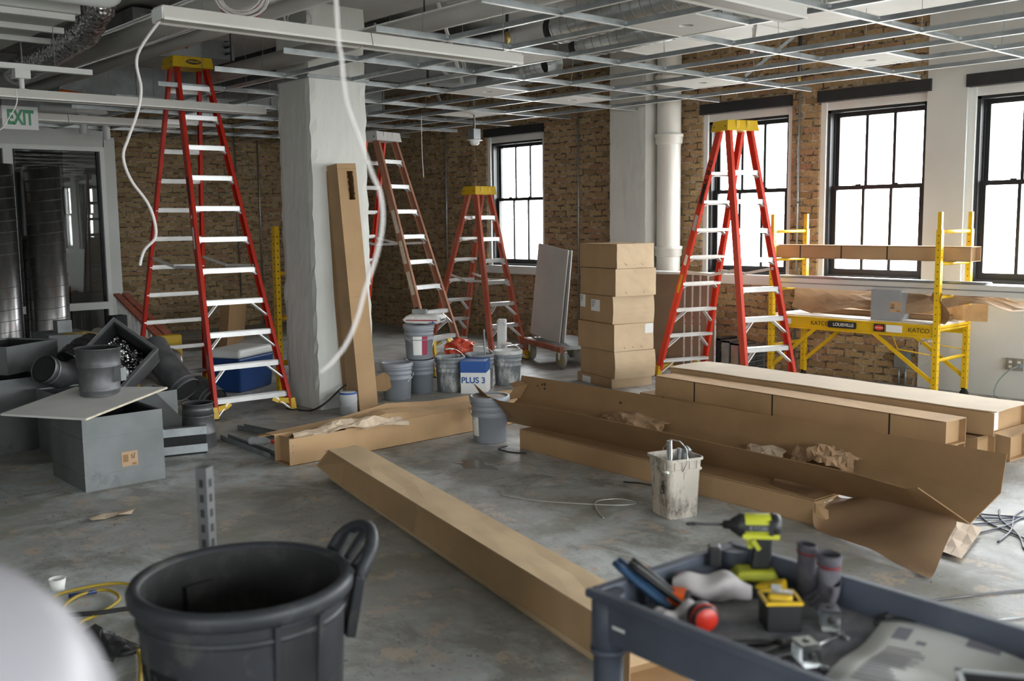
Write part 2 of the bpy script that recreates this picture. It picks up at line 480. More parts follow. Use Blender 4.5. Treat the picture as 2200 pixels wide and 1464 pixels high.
M['ceiling'] = plaster_mat('whitewashed_slab', (0.40, 0.395, 0.37), 3, 0.2)
M['glass'] = None
def glass_mat(name, col=(1, 1, 1), rough=0.0, mixf=0.06):
    m, n, b = new_mat(name)
    n.nodes.remove(b)
    o = n.nodes['Material Output']
    t = n.nodes.new('ShaderNodeBsdfTransparent'); t.inputs[0].default_value = (*col, 1)
    gl = n.nodes.new('ShaderNodeBsdfGlossy'); gl.inputs['Roughness'].default_value = rough
    lw = n.nodes.new('ShaderNodeLayerWeight'); lw.inputs['Blend'].default_value = 0.5
    pw = N(n, 'ShaderNodeMath', operation='POWER'); n.links.new(lw.outputs['Facing'], pw.inputs[0]); pw.inputs[1].default_value = 5.0
    fr = N(n, 'ShaderNodeMath', operation='MULTIPLY_ADD'); n.links.new(pw.outputs[0], fr.inputs[0]); fr.inputs[1].default_value = 0.9; fr.inputs[2].default_value = mixf
    mx = n.nodes.new('ShaderNodeMixShader')
    n.links.new(fr.outputs[0], mx.inputs[0]); n.links.new(t.outputs[0], mx.inputs[1]); n.links.new(gl.outputs[0], mx.inputs[2])
    n.links.new(mx.outputs[0], o.inputs['Surface'])
    return m
M['glass'] = glass_mat('window_glass', (0.97, 0.98, 0.98))
M['clear'] = glass_mat('clear_plastic', (0.93, 0.95, 0.95), 0.05)

# ---------------- the setting ----------------
b = MB(); b.box(-18.5, RX+0.4, -5.0, 10.4, -0.15, 0.0); struct('floor', b, M['floor'])
b = MB(); b.box(-18.5, RX+0.4, -5.0, 10.4, 4.0, 4.25); struct('ceiling', b, M['ceiling'])
for i, (y0, y1) in enumerate(((9.2, 9.96), (4.55, 5.85))):
    b = MB(); b.box(-18.4, RX, y0, y1, 3.72 if i else 3.82, 4.0); struct('trim_%d' % (i+1), b, M['ceiling'])

def pierced(axis, c0, c1, lo, hi, z0, z1, holes):
    """a wall slab along 'x' or 'y' with openings (a, b, sill, head)"""
    m = MB()
    def bx(a, b_, za, zb):
        if b_-a < 1e-4 or zb-za < 1e-4: return
        if axis == 'x': m.box(a, b_, c0, c1, za, zb)
        else: m.box(c0, c1, a, b_, za, zb)
    p = lo
    for a, b_, s, h in sorted(holes):
        bx(p, a, z0, z1); bx(a, b_, z0, s); bx(a, b_, h, z1); p = b_
    bx(p, hi, z0, z1)
    return m
PLX = -4.87                    # where the brick stops and the plastered wall begins
hb = [(a, b_, SILL, HEAD) for n, a, b_ in WINS if b_ < PLX+0.1]
hp = [(a, b_, SILL, HEAD) for n, a, b_ in WINS if b_ > PLX+0.1]
struct('wall_back', pierced('x', WY, WY+0.34, -18.4, PLX, 0, 4.0, hb), M['brick'])
struct('wall_back_plaster', pierced('x', WY-0.02, WY+0.34, PLX, RX+0.3, 0, 4.0, hp), M['drywall'])
struct('wall_right', pierced('y', RX, RX+0.34, -4.8, WY, 0, 4.0, [(a, b_, SILL, HEAD) for n, a, b_ in RWINS]), M['drywall'])
struct('wall_front', pierced('x', FY-0.34, FY, -18.4, RX+0.3, 0, 4.0, [(a, b_, SILL, HEAD) for n, a, b_ in FWINS]), M['drywall'])
b = MB(); b.box(-16.2, -16.0, 5.38, WY, 0, 4.0); struct('wall_left_brick', b, M['brick'])

# partition with interior glazing (the room behind is unlit)
PX = -14.5
m = MB()
m.box(PX-0.12, PX, 5.36, 5.52, 0, 2.97)                      # end post below the header
m.box(PX-0.12, PX, -4.6, 5.37, 2.83, 4.0)                    # bulkhead
m.box(PX-0.12, PX, -4.6, 5.36, 0, 0.12)
m.box(PX-0.12, PX, -4.6, 0.6, 0.12, 2.83)
m.box(-16.0, PX-0.12, 5.30, 5.38, 0, 4.0)                    # return to the brick
struct('wall_left', m, M['drywall'])
w = MB()
def glazed(y0, y1):
    for a, b_, za, zb in ((y0, y0+0.06, 0.12, 2.83), (y1-0.06, y1, 0.12, 2.83), (y0+0.06, y1-0.06, 2.77, 2.83), (y0+0.06, y1-0.06, 0.57, 0.67), (y0+0.06, y1-0.06, 0.12, 0.18)):
        w.box(PX-0.10, PX+0.025, a, b_, za, zb)
PANES = ((4.10, 5.36), (2.75, 4.10), (1.4, 2.75))
for a, b_ in PANES: glazed(a, b_)
o = struct('window_12', w, M['white'])
o['label'] = 'white framed interior glazing with a low rail behind the spiral ducts'
dk = MB()
for a, b_ in PANES:
    for p, q, za, zb in ((a+0.06, a+0.09, 0.18, 2.77), (b_-0.09, b_-0.06, 0.18, 2.77)):
        dk.box(PX-0.085, PX-0.03, p, q, za, zb)
obj('glazing_bead', dk.move(-o.location), M['dark'], o)
for a, b_ in PANES:
    for za, zb in ((0.67, 2.77), (0.18, 0.57)):
        g = MB(); g.box(PX-0.066, PX-0.06, a+0.06, b_-0.06, za, zb)
        obj('pane', g.move(-o.location), M['glass'], o)
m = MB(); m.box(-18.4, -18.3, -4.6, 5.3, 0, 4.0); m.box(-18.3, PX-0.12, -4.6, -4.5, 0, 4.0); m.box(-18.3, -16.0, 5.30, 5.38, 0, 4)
M['dim_wall'] = simple('dim_grey_wall', (0.10, 0.10, 0.10), 0.8)  # darkness of the unlit room put into the wall colour
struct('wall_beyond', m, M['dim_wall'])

# exterior windows
def window(n, a, b_, rot=0):
    """double hung three-over-three window in black with white lining; built along x, turned for the right wall"""
    def T(mb):
        if rot == 1: mb.v = [(RX + (y-WY), a+b_-x, z) for x, y, z in mb.v]
        if rot == 2: mb.v = [(a+b_-x, FY-(y-WY), z) for x, y, z in mb.v]
        return mb
    y = WY
    f = MB()                                      # white lining boards and head
    f.box(a, a+0.065, y+0.03, y+0.20, SILL, HEAD); f.box(b_-0.065, b_, y+0.03, y+0.20, SILL, HEAD)
    f.box(a+0.065, b_-0.065, y+0.05, y+0.20, HEAD-0.20, HEAD)
    f.box(a, b_, y+0.20, y+0.34, SILL, SILL+0.02)
    root = struct('window_%d' % n, T(f), M['white'])
    L = -root.location
    s = MB(); s.box(a-0.06, b_+0.06, y-0.045, y+0.06, SILL-0.035, SILL+0.004); s.box(a, b_, y+0.06, y+0.20, SILL-0.03, SILL+0.004)
    s.box(a-0.03, b_+0.03, y-0.022, y, SILL-0.11, SILL-0.035)
    obj('sill', T(s).move(L), M['white_gloss'], root)
    k = MB()
    A, B = a+0.065, b_-0.065; Z0, Z1 = SILL, HEAD-0.20
    for p, q, za, zb in ((A, A+0.035, Z0, Z1), (B-0.035, B, Z0, Z1), (A, B, Z1-0.03, Z1), (A, B, Z0, Z0+0.035)):
        k.box(p, q, y+0.06, y+0.22, za, zb)
    for q in (A+0.035, B-0.05):
        k.box(q, q+0.015, y+0.135, y+0.15, Z0, Z1)
    obj('frame', T(k).move(L), M['black'], root)
    zm = 2.055
    for nm, za, zb, ya in (('upper_sash', zm-0.02, Z1-0.03, y+0.16), ('lower_sash', Z0+0.035, zm+0.025, y+0.115)):
        q = MB(); e = 0.055; i0, i1 = A+0.035, B-0.035
        q.box(i0, i0+e, ya, ya+0.04, za, zb); q.box(i1-e, i1, ya, ya+0.04, za, zb)
        q.box(i0+e, i1-e, ya, ya+0.04, zb-0.045, zb); q.box(i0+e, i1-e, ya, ya+0.04, za, za+(0.045 if nm[0] == 'u' else 0.065))
        for t in (1/3, 2/3):
            x = i0+e + (i1-i0-2*e)*t
            q.box(x-0.016, x+0.016, ya+0.008, ya+0.032, za+0.04, zb-0.04)
        so = obj(nm, T(q).move(L), M['black'], root)
        g = MB(); g.box(i0+e, i1-e, ya+0.017, ya+0.021, za+0.04, zb-0.04)
        obj('pane', T(g).move(L), M['glass'], so)
        if nm[0] == 'l':
            h = MB()
            for t in (0.3, 0.7):
                x = i0 + (i1-i0)*t; h.box(x-0.03, x+0.03, ya-0.012, ya+0.0, zb-0.01, zb+0.012)
            obj('sash_lock', T(h).move(L), M['black'], so)
    c = MB(); c.box(a-0.005, b_+0.005, y-0.05, y+0.05, HEAD-0.115, HEAD+0.005)
    obj('shade_cassette', T(c).move(L), M['black'], root)
    return root
for n, a, b_ in WINS: window(n, a, b_)
for n, a, b_ in RWINS: window(n, a, b_, 1)
for n, a, b_ in FWINS: window(n, a, b_, 2)

# free-standing concrete column (board marked, chipped arrises)
def rough_column(name, x0, x1, y0, y1, z1, amp, seed, flare=0.0, mat=None):
    rnd = random.Random(seed); m = MB(); P = []
    nz, k = 46, 9
    ring = [(x0+(x1-x0)*i/k, y0) for i in range(k)] + [(x1, y0+(y1-y0)*i/k) for i in range(k)] + [(x1-(x1-x0)*i/k, y1) for i in range(k)] + [(x0, y1-(y1-y0)*i/k) for i in range(k)]
    cx, cy = (x0+x1)/2, (y0+y1)/2
    for j in range(nz+1):
        z = z1*j/nz; row = []
        fl = 1 - flare*max(0, 1-z/0.35)
        for i, (x, y) in enumerate(ring):
            c = amp*2.2 if i % k == 0 else amp*0.5
            dx, dy = (rnd.random())*c, (rnd.random())*c
            row.append((cx+(x-cx)*fl - math.copysign(dx, x-cx), cy+(y-cy)*fl - math.copysign(dy, y-cy), z))
        P.append(row)
    n = len(ring); vs = [p for r in P for p in r]
    fs = [(j*n+i, j*n+(i+1) % n, (j+1)*n+(i+1) % n, (j+1)*n+i) for j in range(nz) for i in range(n)]
    m.add(vs, fs); m.add([P[-1][i] for i in range(n)], [tuple(range(n))])
    return struct(name, m, mat or M['column'])
o = rough_column('column', -8.74, -8.15, 4.88, 5.50, 4.0, 0.008, 3, 0.02)
o['label'] = 'square whitewashed concrete column with chipped corners'
o = rough_column('wall_pier', -8.78, -8.19, 9.56, WY+0.02, 4.0, 0.004, 5)
o['label'] = 'white board-marked concrete pier against the brick wall'
# mortar-smeared brick chase left of window 1
b = MB(); b.box(-11.98, -11.90, WY-0.03, WY, 0, 3.1)
struct('trim_3', b, M['brick'])

# ---------------- step ladders ----------------
def rail_mb(p, q, inward, w=0.03, d=0.085, up=(1, 0, 0), shift=0.0):
    m = MB(); p, q = Vector(p), Vector(q)
    dv = (q-p).normalized(); r = Vector((0, 1, 0)); u = r.cross(dv).normalized()
    if u.x < 0: u = -u
    m.bar(p, q, 0.007, d, u)
    for s in (-1, 1):
        o = u*(s*(d/2-0.003)) + Vector((0, inward*w/2, 0))
        m.bar(p+o, q+o, w, 0.006, u)
    return m
def ladder(label, cx, cy, h, Ht, wb, wt, sp, wr, td, ap, z0, n, rail, capm, twin=False, spz=1.35, rz_gap=1, footm=None, oval=None, sd=0.29, braces=3):
    t = thing('step_ladder', label, 'step ladder', (cx, cy, 0), h, None)
    tops = {}; bots = {}
    for k, sx, w in (('F', 1, wb), ('B', -1, wr)):
        for s in (1, -1):
            bots[k, s] = Vector((sx*sp/2, s*w/2, 0)); tops[k, s] = Vector((ap+sx*td/2, s*wt/2, Ht-0.05))
            o = obj('front_rail' if k == 'F' else 'rear_rail', rail_mb(bots[k, s] + Vector((0, 0, 0.03)), tops[k, s], -s, 0.03, 0.085 if (k == 'F' or twin) else 0.055), rail, t)
    def at(k, s, z):
        f = (z-0.0)/(Ht-0.05); return bots[k, s].lerp(tops[k, s], f)
    def step(k, z, deep):
        a, c = at(k, 1, z), at(k, -1, z); sx = 1 if k == 'F' else -1
        a = a - Vector((0, 0.004, 0)); c = c + Vector((0, 0.004, 0))
        m = MB(); d = 0.088 if deep else 0.03
        x0, x1 = a.x - d/2 - 0.004*sx, a.x + d/2 - 0.004*sx
        m.box(x0, x1, c.y, a.y, z-0.004, z)
        xf = x1 if sx > 0 else x0
        m.box(min(xf, xf-0.005*sx), max(xf, xf-0.005*sx), c.y, a.y, z-0.045, z)
        xb = x0 if sx > 0 else x1
        m.box(min(xb, xb+0.004*sx), max(xb, xb+0.004*sx), c.y, a.y, z-0.03, z)
        if deep:
            for q in range(3):
                xx = x0 + d*(0.25+0.25*q); m.box(xx-0.006, xx+0.006, c.y, a.y, z, z+0.002)
        st = obj('step' if deep else 'rear_brace', m, M['alu'] if deep else M['alu_pale'], t)
        if deep:
            bm_ = MB(); L = 0.17 if z < braces*0.31 else 0.075
            for s in (1, -1):
                y = a.y if s > 0 else c.y
                for xo in (0.022, -0.022):
                    p = Vector((a.x+xo, y - s*L*0.85, z-0.03)); q2 = at(k, s, z-L) + Vector((xo, -s*0.008, 0))
                    bm_.bar(p, q2, 0.012, 0.02, (1, 0, 0))
            obj('step_brace', bm_, M['alu_pale'], st)
        return st
    for i in range(n):
        step('F', z0+sd*i, True)
        if twin: step('B', z0+sd*i, True)
        elif i % rz_gap == 0: step('B', z0+sd*i, False)
    # top cap
    m = MB(); wx = td/2+0.075; wy = wt/2+0.045
    m.hexa([(ap-wx-0.01, -wy-0.008, Ht-0.105), (ap+wx+0.012, -wy-0.008, Ht-0.105), (ap+wx+0.012, wy+0.008, Ht-0.105), (ap-wx-0.01, wy+0.008, Ht-0.105),
            (ap-wx+0.012, -wy+0.006, Ht), (ap+wx-0.008, -wy+0.006, Ht), (ap+wx-0.008, wy-0.006, Ht), (ap-wx+0.012, wy-0.006, Ht)])
    for s in (-1, 1):
        for q in (-0.35, 0.35):
            m.box(ap+s*(wx+0.002)-0.004, ap+s*(wx+0.002)+0.004, wy*q-0.02, wy*q+0.02, Ht-0.10, Ht-0.005)
    cp = bevel(obj('top_cap', m, capm, t), 0.01)
    m = MB()
    for s in (-1, 1):
        for q in (-0.7, 0.7):
            m.lathe([(0, 0.004), (0.009, 0.003), (0.009, 0)], 8, (ap+q*wx, s*(wy+0.001), Ht-0.06), Rx(-90*s))
    obj('cap_bolts', m, M['dark'], cp)
    if oval:
        m = MB()
        P = [(0.075*math.cos(a*math.pi/16), 0.024*math.sin(a*math.pi/16)) for a in range(32)]
        X = ap+wx+0.004
        m.prism(P, lambda u, v, d: (X+0.008+d, u, Ht-0.052+v), 0, 0.002)
        obj('maker_badge', m, M['ink'], cp)
        text('maker_lettering', oval, 0.03, capm, cp, (X+0.0105, 0, Ht-0.052), frame3((0, 1, 0), (0, 0, 1)), 0.0005)
    # spreaders
    for s in (1, -1):
        a, c = at('F', s, spz), at('B', s, spz+0.06)
        mid = (a+c)/2 + Vector((0, 0, -0.045))
        m = MB(); off = Vector((0, -s*0.02, 0))
        m.bar(a+off, mid+off, 0.006, 0.028); m.bar(mid+off, c+off, 0.006, 0.028)
        m.tube([mid+off+Vector((0, -0.012, 0)), mid+off+Vector((0, 0.012, 0))], 0.014, 8)
        obj('spreader', m, M['alu_pale'], t)
    # feet
    fm = footm or M['yellow']
    for k in ('F', 'B'):
        for s in (1, -1):
            p = bots[k, s]; sx = 1 if k == 'F' else -1
            m = MB()
            m.hexa([p+Vector(q) for q in ((-0.052, -0.028, 0), (0.052, -0.028, 0), (0.052, 0.028, 0), (-0.052, 0.028, 0), (-0.05-0.012*sx, -0.02, 0.115), (0.045-0.012*sx, -0.02, 0.115), (0.045-0.012*sx, 0.02, 0.115), (-0.05-0.012*sx, 0.02, 0.115))])
            if k == 'F' or twin:
                a = at(k, s, z0-0.05); e = p + Vector((0, -s*0.02, 0.09))
                top = a + Vector((0, -s*0.16, 0.0))
                m.bar(e, e.lerp(top, 0.55) + Vector((0, -s*0.012, -0.012)), 0.05, 0.03, (1, 0, 0)); m.bar(e.lerp(top, 0.55) + Vector((0, -s*0.012, -0.012)), top, 0.05, 0.024, (1, 0, 0))
            f = obj('foot', m, fm, t)
            r = MB(); r.box(p.x-0.055, p.x+0.055, p.y-0.03, p.y+0.03, 0, 0.014)
            obj('foot_pad', r, M['rubber'], f)
    def sticker(k, s, z, ln, wd, m_, nm='rail_sticker', outer=True):
        a, c = at(k, s, z), at(k, s, z+ln)
        dv = (c-a).normalized(); u = Vector((0, 1, 0)).cross(dv).normalized()
        q = MB(); o = Vector((0, s*0.0042, 0))
        q.bar(a+o, c+o, 0.0012, wd, u)
        return obj(nm, q, m_, t)
    return t, at, sticker
L1, at1, st1 = ladder('tall red twelve-step ladder with a yellow cap standing left of the concrete column', -9.474, 4.415, -3.576, 3.356, 0.757, 0.304, 2.109, 0.765, 0.14, -0.164, 0.175, 11, M['red'], M['yellow'], oval='WERNER', braces=4)
st1('F', -1, 1.52, 0.20, 0.036, M['white_print']); st1('F', -1, 1.93, 0.26, 0.034, M['ink']); st1('F', -1, 1.80, 0.03, 0.03, M['white_print'])
L2, at2, st2 = ladder('bright red double-sided step ladder with a yellow cap, beside the yellow scaffold', -6.383, 8.716, 160.812, 2.721, 0.623, 0.277, 1.65, 0.618, 0.125, -0.153, 0.19, 8, M['red_bright'], M['yellow'], twin=True, spz=1.18)
st2('F', 1, 1.25, 0.11, 0.05, M['white_print']); st2('F', 1, 0.95, 0.2, 0.045, M['yellow']); st2('F', 1, 1.62, 0.16, 0.06, M['gyp']); st2('F', 1, 1.90, 0.2, 0.05, M['ink'])
_a, _c = at2('F', 1, 2.04), at2('F', 1, 2.36); _d = (_c-_a).normalized()
text('rail_lettering', 'D R W', 0.10, M['ink'], L2, (_a+_c)/2 + Vector((0, 0.0046, 0)), frame3(-_d, Vector((0, 1, 0)).cross(-_d)), 0.0008)
L3, at3, st3 = ladder('smaller faded red step ladder with a yellow cap in front of the farthest window', -10.039, 8.38, -3.913, 2.181, 0.543, 0.232, 1.381, 0.574, 0.135, 0.107, 0.19, 7, M['red_faded'], M['yellow'], twin=True, spz=1.0, sd=0.27)
L4, at4, st4 = ladder('weathered brown step ladder with a grey metal cap behind the leaning carton', -9.849, 6.968, 15.085, 2.79, 0.633, 0.343, 1.602, 0.63, 0.132, -0.166, 0.437, 8, M['brown_fg'], M['gyp'], spz=1.5, footm=M['yellow'])
for z, l in ((1.62, 0.26), (1.27, 0.26), (0.92, 0.26)): st4('F', -1, z, l, 0.05, M['gyp_edge'])
st4('F', -1, 0.62, 0.16, 0.05, M['ink'])
# red rear rails of the brown ladder show fresher paint
for ch in L4.children:
    if ch.name.startswith('rear_rail'): ch.data.materials[0] = M['red_bright']; ch['label'] = 'bright red rear rail'

# folded red step ladder lying on its side
t = thing('folded_step_ladder', 'folded red step ladder lying on its side behind the tall red ladder', 'step ladder', (-13.0, 5.05, 0))
p0, p1 = Vector((-14.15, 5.30, 0)), Vector((-10.95, 4.60, 0))
ax = (p1-p0); Ln = ax.length; ax.normalize(); nr = Vector((-ax.y, ax.x, 0))
O = Vector(t.location)
wb, wt = 0.80, 0.46
for off in (0.0, 0.11):
    lo = MB(); hi = MB()
    a, c = p0 + nr*off - O, p1 + nr*off - O
    for m, za, zc in ((lo, 0.035, 0.07), (hi, wb, wt)):
        m.bar(a+Vector((0, 0, za)), c+Vector((0, 0, zc)), 0.085, 0.008)
        for q in (-0.04, 0.04):
            m.bar(a+nr*q+Vector((0, 0, za-0.014 if m is hi else za+0.014)), c+nr*q+Vector((0, 0, zc-0.014 if m is hi else zc+0.014)), 0.006, 0.03)
    obj('lower_rail', lo, M['red_faded'], t); obj('upper_rail', hi, M['red_faded'], t)
    for i in range(11):
        f = (i+0.6)/11.6; q = (p0.lerp(p1, f)) + nr*off - O
        z1 = wb+(wt-wb)*f
        m = MB(); m.bar(q+Vector((0, 0, 0.045+0.03*f)), q+Vector((0, 0, z1-0.01)), 0.004, 0.08 if off == 0 else 0.03, ax)
        m.bar(q+ax*0.04+nr*-0.02+Vector((0, 0, 0.045+0.03*f)), q+ax*0.04+nr*-0.02+Vector((0, 0, z1-0.01)), 0.04, 0.004, ax)
        obj('step' if off == 0 else 'rear_brace', m, M['alu'], t)
m = MB(); q = p1 - O; m.bar(q+ax*0.0+nr*0.05+Vector((0, 0, 0.03)), q+nr*0.05+Vector((0, 0, wt+0.06)), 0.26, 0.10, ax)
bevel(obj('top_cap', m, M['yellow'], t), 0.01)

# ---------------- baker scaffold ----------------
SX0, SX1, SY0, SY1 = -6.0, -4.245, 9.02, 9.64
t = thing('rolling_scaffold', 'yellow steel baker scaffold with a plywood deck in front of the windows', 'scaffold', (-5.12, 9.33, 0))
O = Vector(t.location)
for x in (SX0, SX1):
    for y in (SY0, SY1):
        m = MB(); m.box(x-0.025, x+0.025, y-0.025, y+0.025, 0.09, 1.62); m.move(-O)
        o = obj('post', m, M['yellow_paint'], t)
        m = MB(); m.box(x-0.018, x+0.018, y-0.018, y+0.018, 1.62, 1.78); obj('coupling_pin', m.move(-O), M['yellow_paint'], o)
        m = MB()
        for i in range(22):
            z = 0.2+i*0.065
            m.lathe([(0, 0.0012), (0.006, 0.001), (0.006, 0)], 6, (x+0.0252, y, z), Ry(90)); m.lathe([(0, 0.0012), (0.006, 0.001), (0.006, 0)], 6, (x, y-0.0252, z), Rx(90))
        obj('pin_holes', m.move(-O), M['ink'], o)
        m = MB(); m.lathe([(0, -0.014), (0.036, -0.014), (0.042, -0.008), (0.042, 0.008), (0.036, 0.014), (0, 0.014)], 16, (x, y, 0.042), Rx(90)); m.box(x-0.015, x+0.015, y-0.026, y-0.02, 0.035, 0.10); m.box(x-0.015, x+0.015, y+0.02, y+0.026, 0.035, 0.10); m.box(x-0.02, x+0.02, y-0.026, y+0.026, 0.088, 0.10)
        obj('caster', m.move(-O), M['dark'], t)
    for z in (0.42, 0.70, 1.005, 1.31, 1.60):
        m = MB(); m.tube([(x, SY0, z), (x, SY1, z)], 0.017, 10); obj('rung', m.move(-O), M['yellow_paint'], t)
for y, s in ((SY0, -1), (SY1, 1)):
    m = MB(); m.box(SX0-0.02, SX1+0.02, y-0.012, y+0.012, 0.635, 0.745); m.box(SX0, SX1, y-0.026, y+0.026, 0.625, 0.64); m.box(SX0, SX1, y-0.026, y+0.026, 0.735, 0.747)
    br = obj('side_bracket', m.move(-O), M['yellow_paint'], t)
    m = MB()
    for xa, xb in ((SX0, SX0+0.52), (SX1, SX1-0.62)):
        m.bar(V(xa, y, 0.20), V(xb, y, 0.64), 0.022, 0.035)
    m.tube([V(SX1-0.42, y-0.01, 0.63), V(SX1-0.36, y-0.01, 0.50), V(SX1-0.02, y-0.01, 0.47)], 0.006, 6)
    obj('diagonal_brace', m.move(-O), M['yellow_paint'], t)
    if s < 0:
        yy = y-0.0275
        m = MB(); m.prism([(0.155*c+0.0, 0.033*q) for c, q in ((-1, -0.6), (-0.94, -1), (0.94, -1), (1, -0.6), (1, 0.6), (0.94, 1), (-0.94, 1), (-1, 0.6))], lambda u, v, d: (-5.18+u, yy-d, 0.692+v), 0, 0.0015)
        obj('maker_plate', m.move(-O), M['ink'], br)
        text('maker_lettering', 'LOUISVILLE', 0.044, M['white_print'], br, V(-5.165, yy-0.002, 0.692)-O, frame3((1, 0, 0), (0, 0, 1)), 0.0004)
        m = MB(); m.box(-4.845, -4.735, yy-0.0015, yy, 0.655, 0.728); obj('warning_plate', m.move(-O), M['ink'], br)
        m = MB(); m.prism([(0.045*math.cos(a*math.pi/8), 0.026*math.sin(a*math.pi/8)) for a in range(16)], lambda u, v, d: (-4.79+u, yy-0.0016-d, 0.692+v), 0, 0.001); obj('warning_oval', m.move(-O), M['red_bright'], br)
        text('warning_lettering', 'DANGER', 0.02, M['white_print'], br, V(-4.79, yy-0.003, 0.692)-O, frame3((1, 0, 0), (0, 0, 1)))
        m = MB(); m.box(-4.72, -4.56, yy-0.0015, yy, 0.658, 0.726); m.box(-5.84, -5.75, yy-0.0015, yy, 0.665, 0.72); obj('white_sticker', m.move(-O), M['white_print'], br)
        for xx in (-4.40, -5.42):
            text('owner_lettering', 'KATCO', 0.06, M['ink'], br, V(xx, yy-0.001, 0.69)-O, frame3((1, 0, 0), (0, 0.05, 1)), 0.0)
m = MB(); m.box(SX0+0.0, SX1, SY0+0.03, SY1-0.03, 0.738, 0.757); obj('deck', m.move(-O), simple('dusty_plywood_deck', (0.62, 0.58, 0.53), 0.7, 0, 0.1, 5), t)
for x in (SX0, SX1):
    m = MB(); m.box(x-0.02, x+0.02, SY0+0.03, SY1-0.03, 0.718, 0.738); obj('end_bracket', m.move(-O), M['yellow_paint'], t)
m = MB(); m.tube([V(SX1-0.13, SY0-0.03, 0.565), V(SX1-0.13, SY0-0.03, 0.60), V(SX1-0.02, SY0-0.03, 0.605)], 0.007, 6); obj('locking_pin', m.move(-O), M['chrome'], t)

# stacked scaffold end frames leaning behind the column
for i, (dx, dy) in enumerate(((0, 0), (-0.065, 0.03), (-0.13, 0.06))):
    x, y = -9.00+dx, 4.95+dy
    t = thing('scaffold_frame', ['perforated yellow scaffold end frame nearest the column, leaning upright', 'middle one of the three yellow scaffold end frames left of the column', 'rear one of the three yellow scaffold end frames left of the column'][i], 'scaffold frame', (x, y, 0), 0, 'yellow scaffold end frames left of the column')
    for q in (0, 0.55):
        m = MB(); m.bar((0, q, 0), (0.02, q, 1.72-0.02*i), 0.05, 0.05, (1, 0, 0)); p = obj('post', m, M['yellow_paint'], t)
        m = MB()
        for k in range(23):
            z = 0.12+k*0.068
            m.lathe([(0, 0.0012), (0.008, 0.001), (0.008, 0)], 6, (0.0262+0.02*z/1.72, q, z), Ry(90)); m.lathe([(0, 0.0012), (0.008, 0.001), (0.008, 0)], 6, (0.02*z/1.72, q-0.0255, z), Rx(90))
        obj('pin_holes', m, M['ink'], p)
    for z in (0.35, 0.8, 1.25):
        m = MB(); m.tube([(0.012, 0.02, z), (0.012, 0.53, z)], 0.017, 8); obj('rung', m, M['yellow_paint'], t)

# ---------------- cartons ----------------
def long_carton(label, p0, p1, z0, w, h, straps=(), ends=(False, True), mat=None, group=None, cat='carton', drop=0.0, name='long_carton', seam=True):
    """closed long carton; p0, p1 = centre line ends on the ground plan; an open end shows its recessed inner flap"""
    mat = mat or M['card']
    p0, p1 = Vector((p0[0], p0[1], 0)), Vector((p1[0], p1[1], 0))
    L = (p1-p0).length; ang = math.degrees(math.atan2(p1.y-p0.y, p1.x-p0.x))
    t = thing(name, label, cat, ((p0.x+p1.x)/2, (p0.y+p1.y)/2, z0), ang, group)
    a = L/2; e = 0.006; n = 12
    m = MB()
    rnd = random.Random(int(L*1000+h*77))
    # four walls as thin slabs with a little unevenness along the length
    top = [[V(-a+L*i/n, y, h + (rnd.uniform(-0.004, 0.003) if 0 < i < n and abs(y) < w/2-0.01 else 0)) for y in (-w/2, -w/6, w/6, w/2)] for i in range(n+1)]
    m.grid(top, e)
    m.box(-a, a, -w/2, w/2, 0, e)
    for y in (-w/2, w/2):
        m.box(-a, a, min(y, y-math.copysign(e, y)), max(y, y-math.copysign(e, y)), e*0.5, h-e*0.5)
    for s, op in zip((-1, 1), ends):
        x = s*(a-(0.05 if op else 0.003))
        m.box(x-0.003, x+0.003, -w/2+e, w/2-e, e, h-e)
    o = obj('body', m, mat, t)
    if seam:
        q = MB(); q.box(-a+0.002, a-0.002, -0.0012, 0.0012, h-0.001, h+0.0016); obj('seam', q, M['card_dark'], t)
    for f in straps:
        x = -a + L*f
        q = MB(); g = 0.0015; sw = 0.006
        q.box(x-sw, x+sw, -w/2-g, -w/2, 0, h+g); q.box(x-sw, x+sw, w/2, w/2+g, 0, h+g); q.box(x-sw, x+sw, -w/2-g, w/2+g, h+0.001, h+0.003)
        obj('strap', q, M['strap'], t)
    return t, L, a

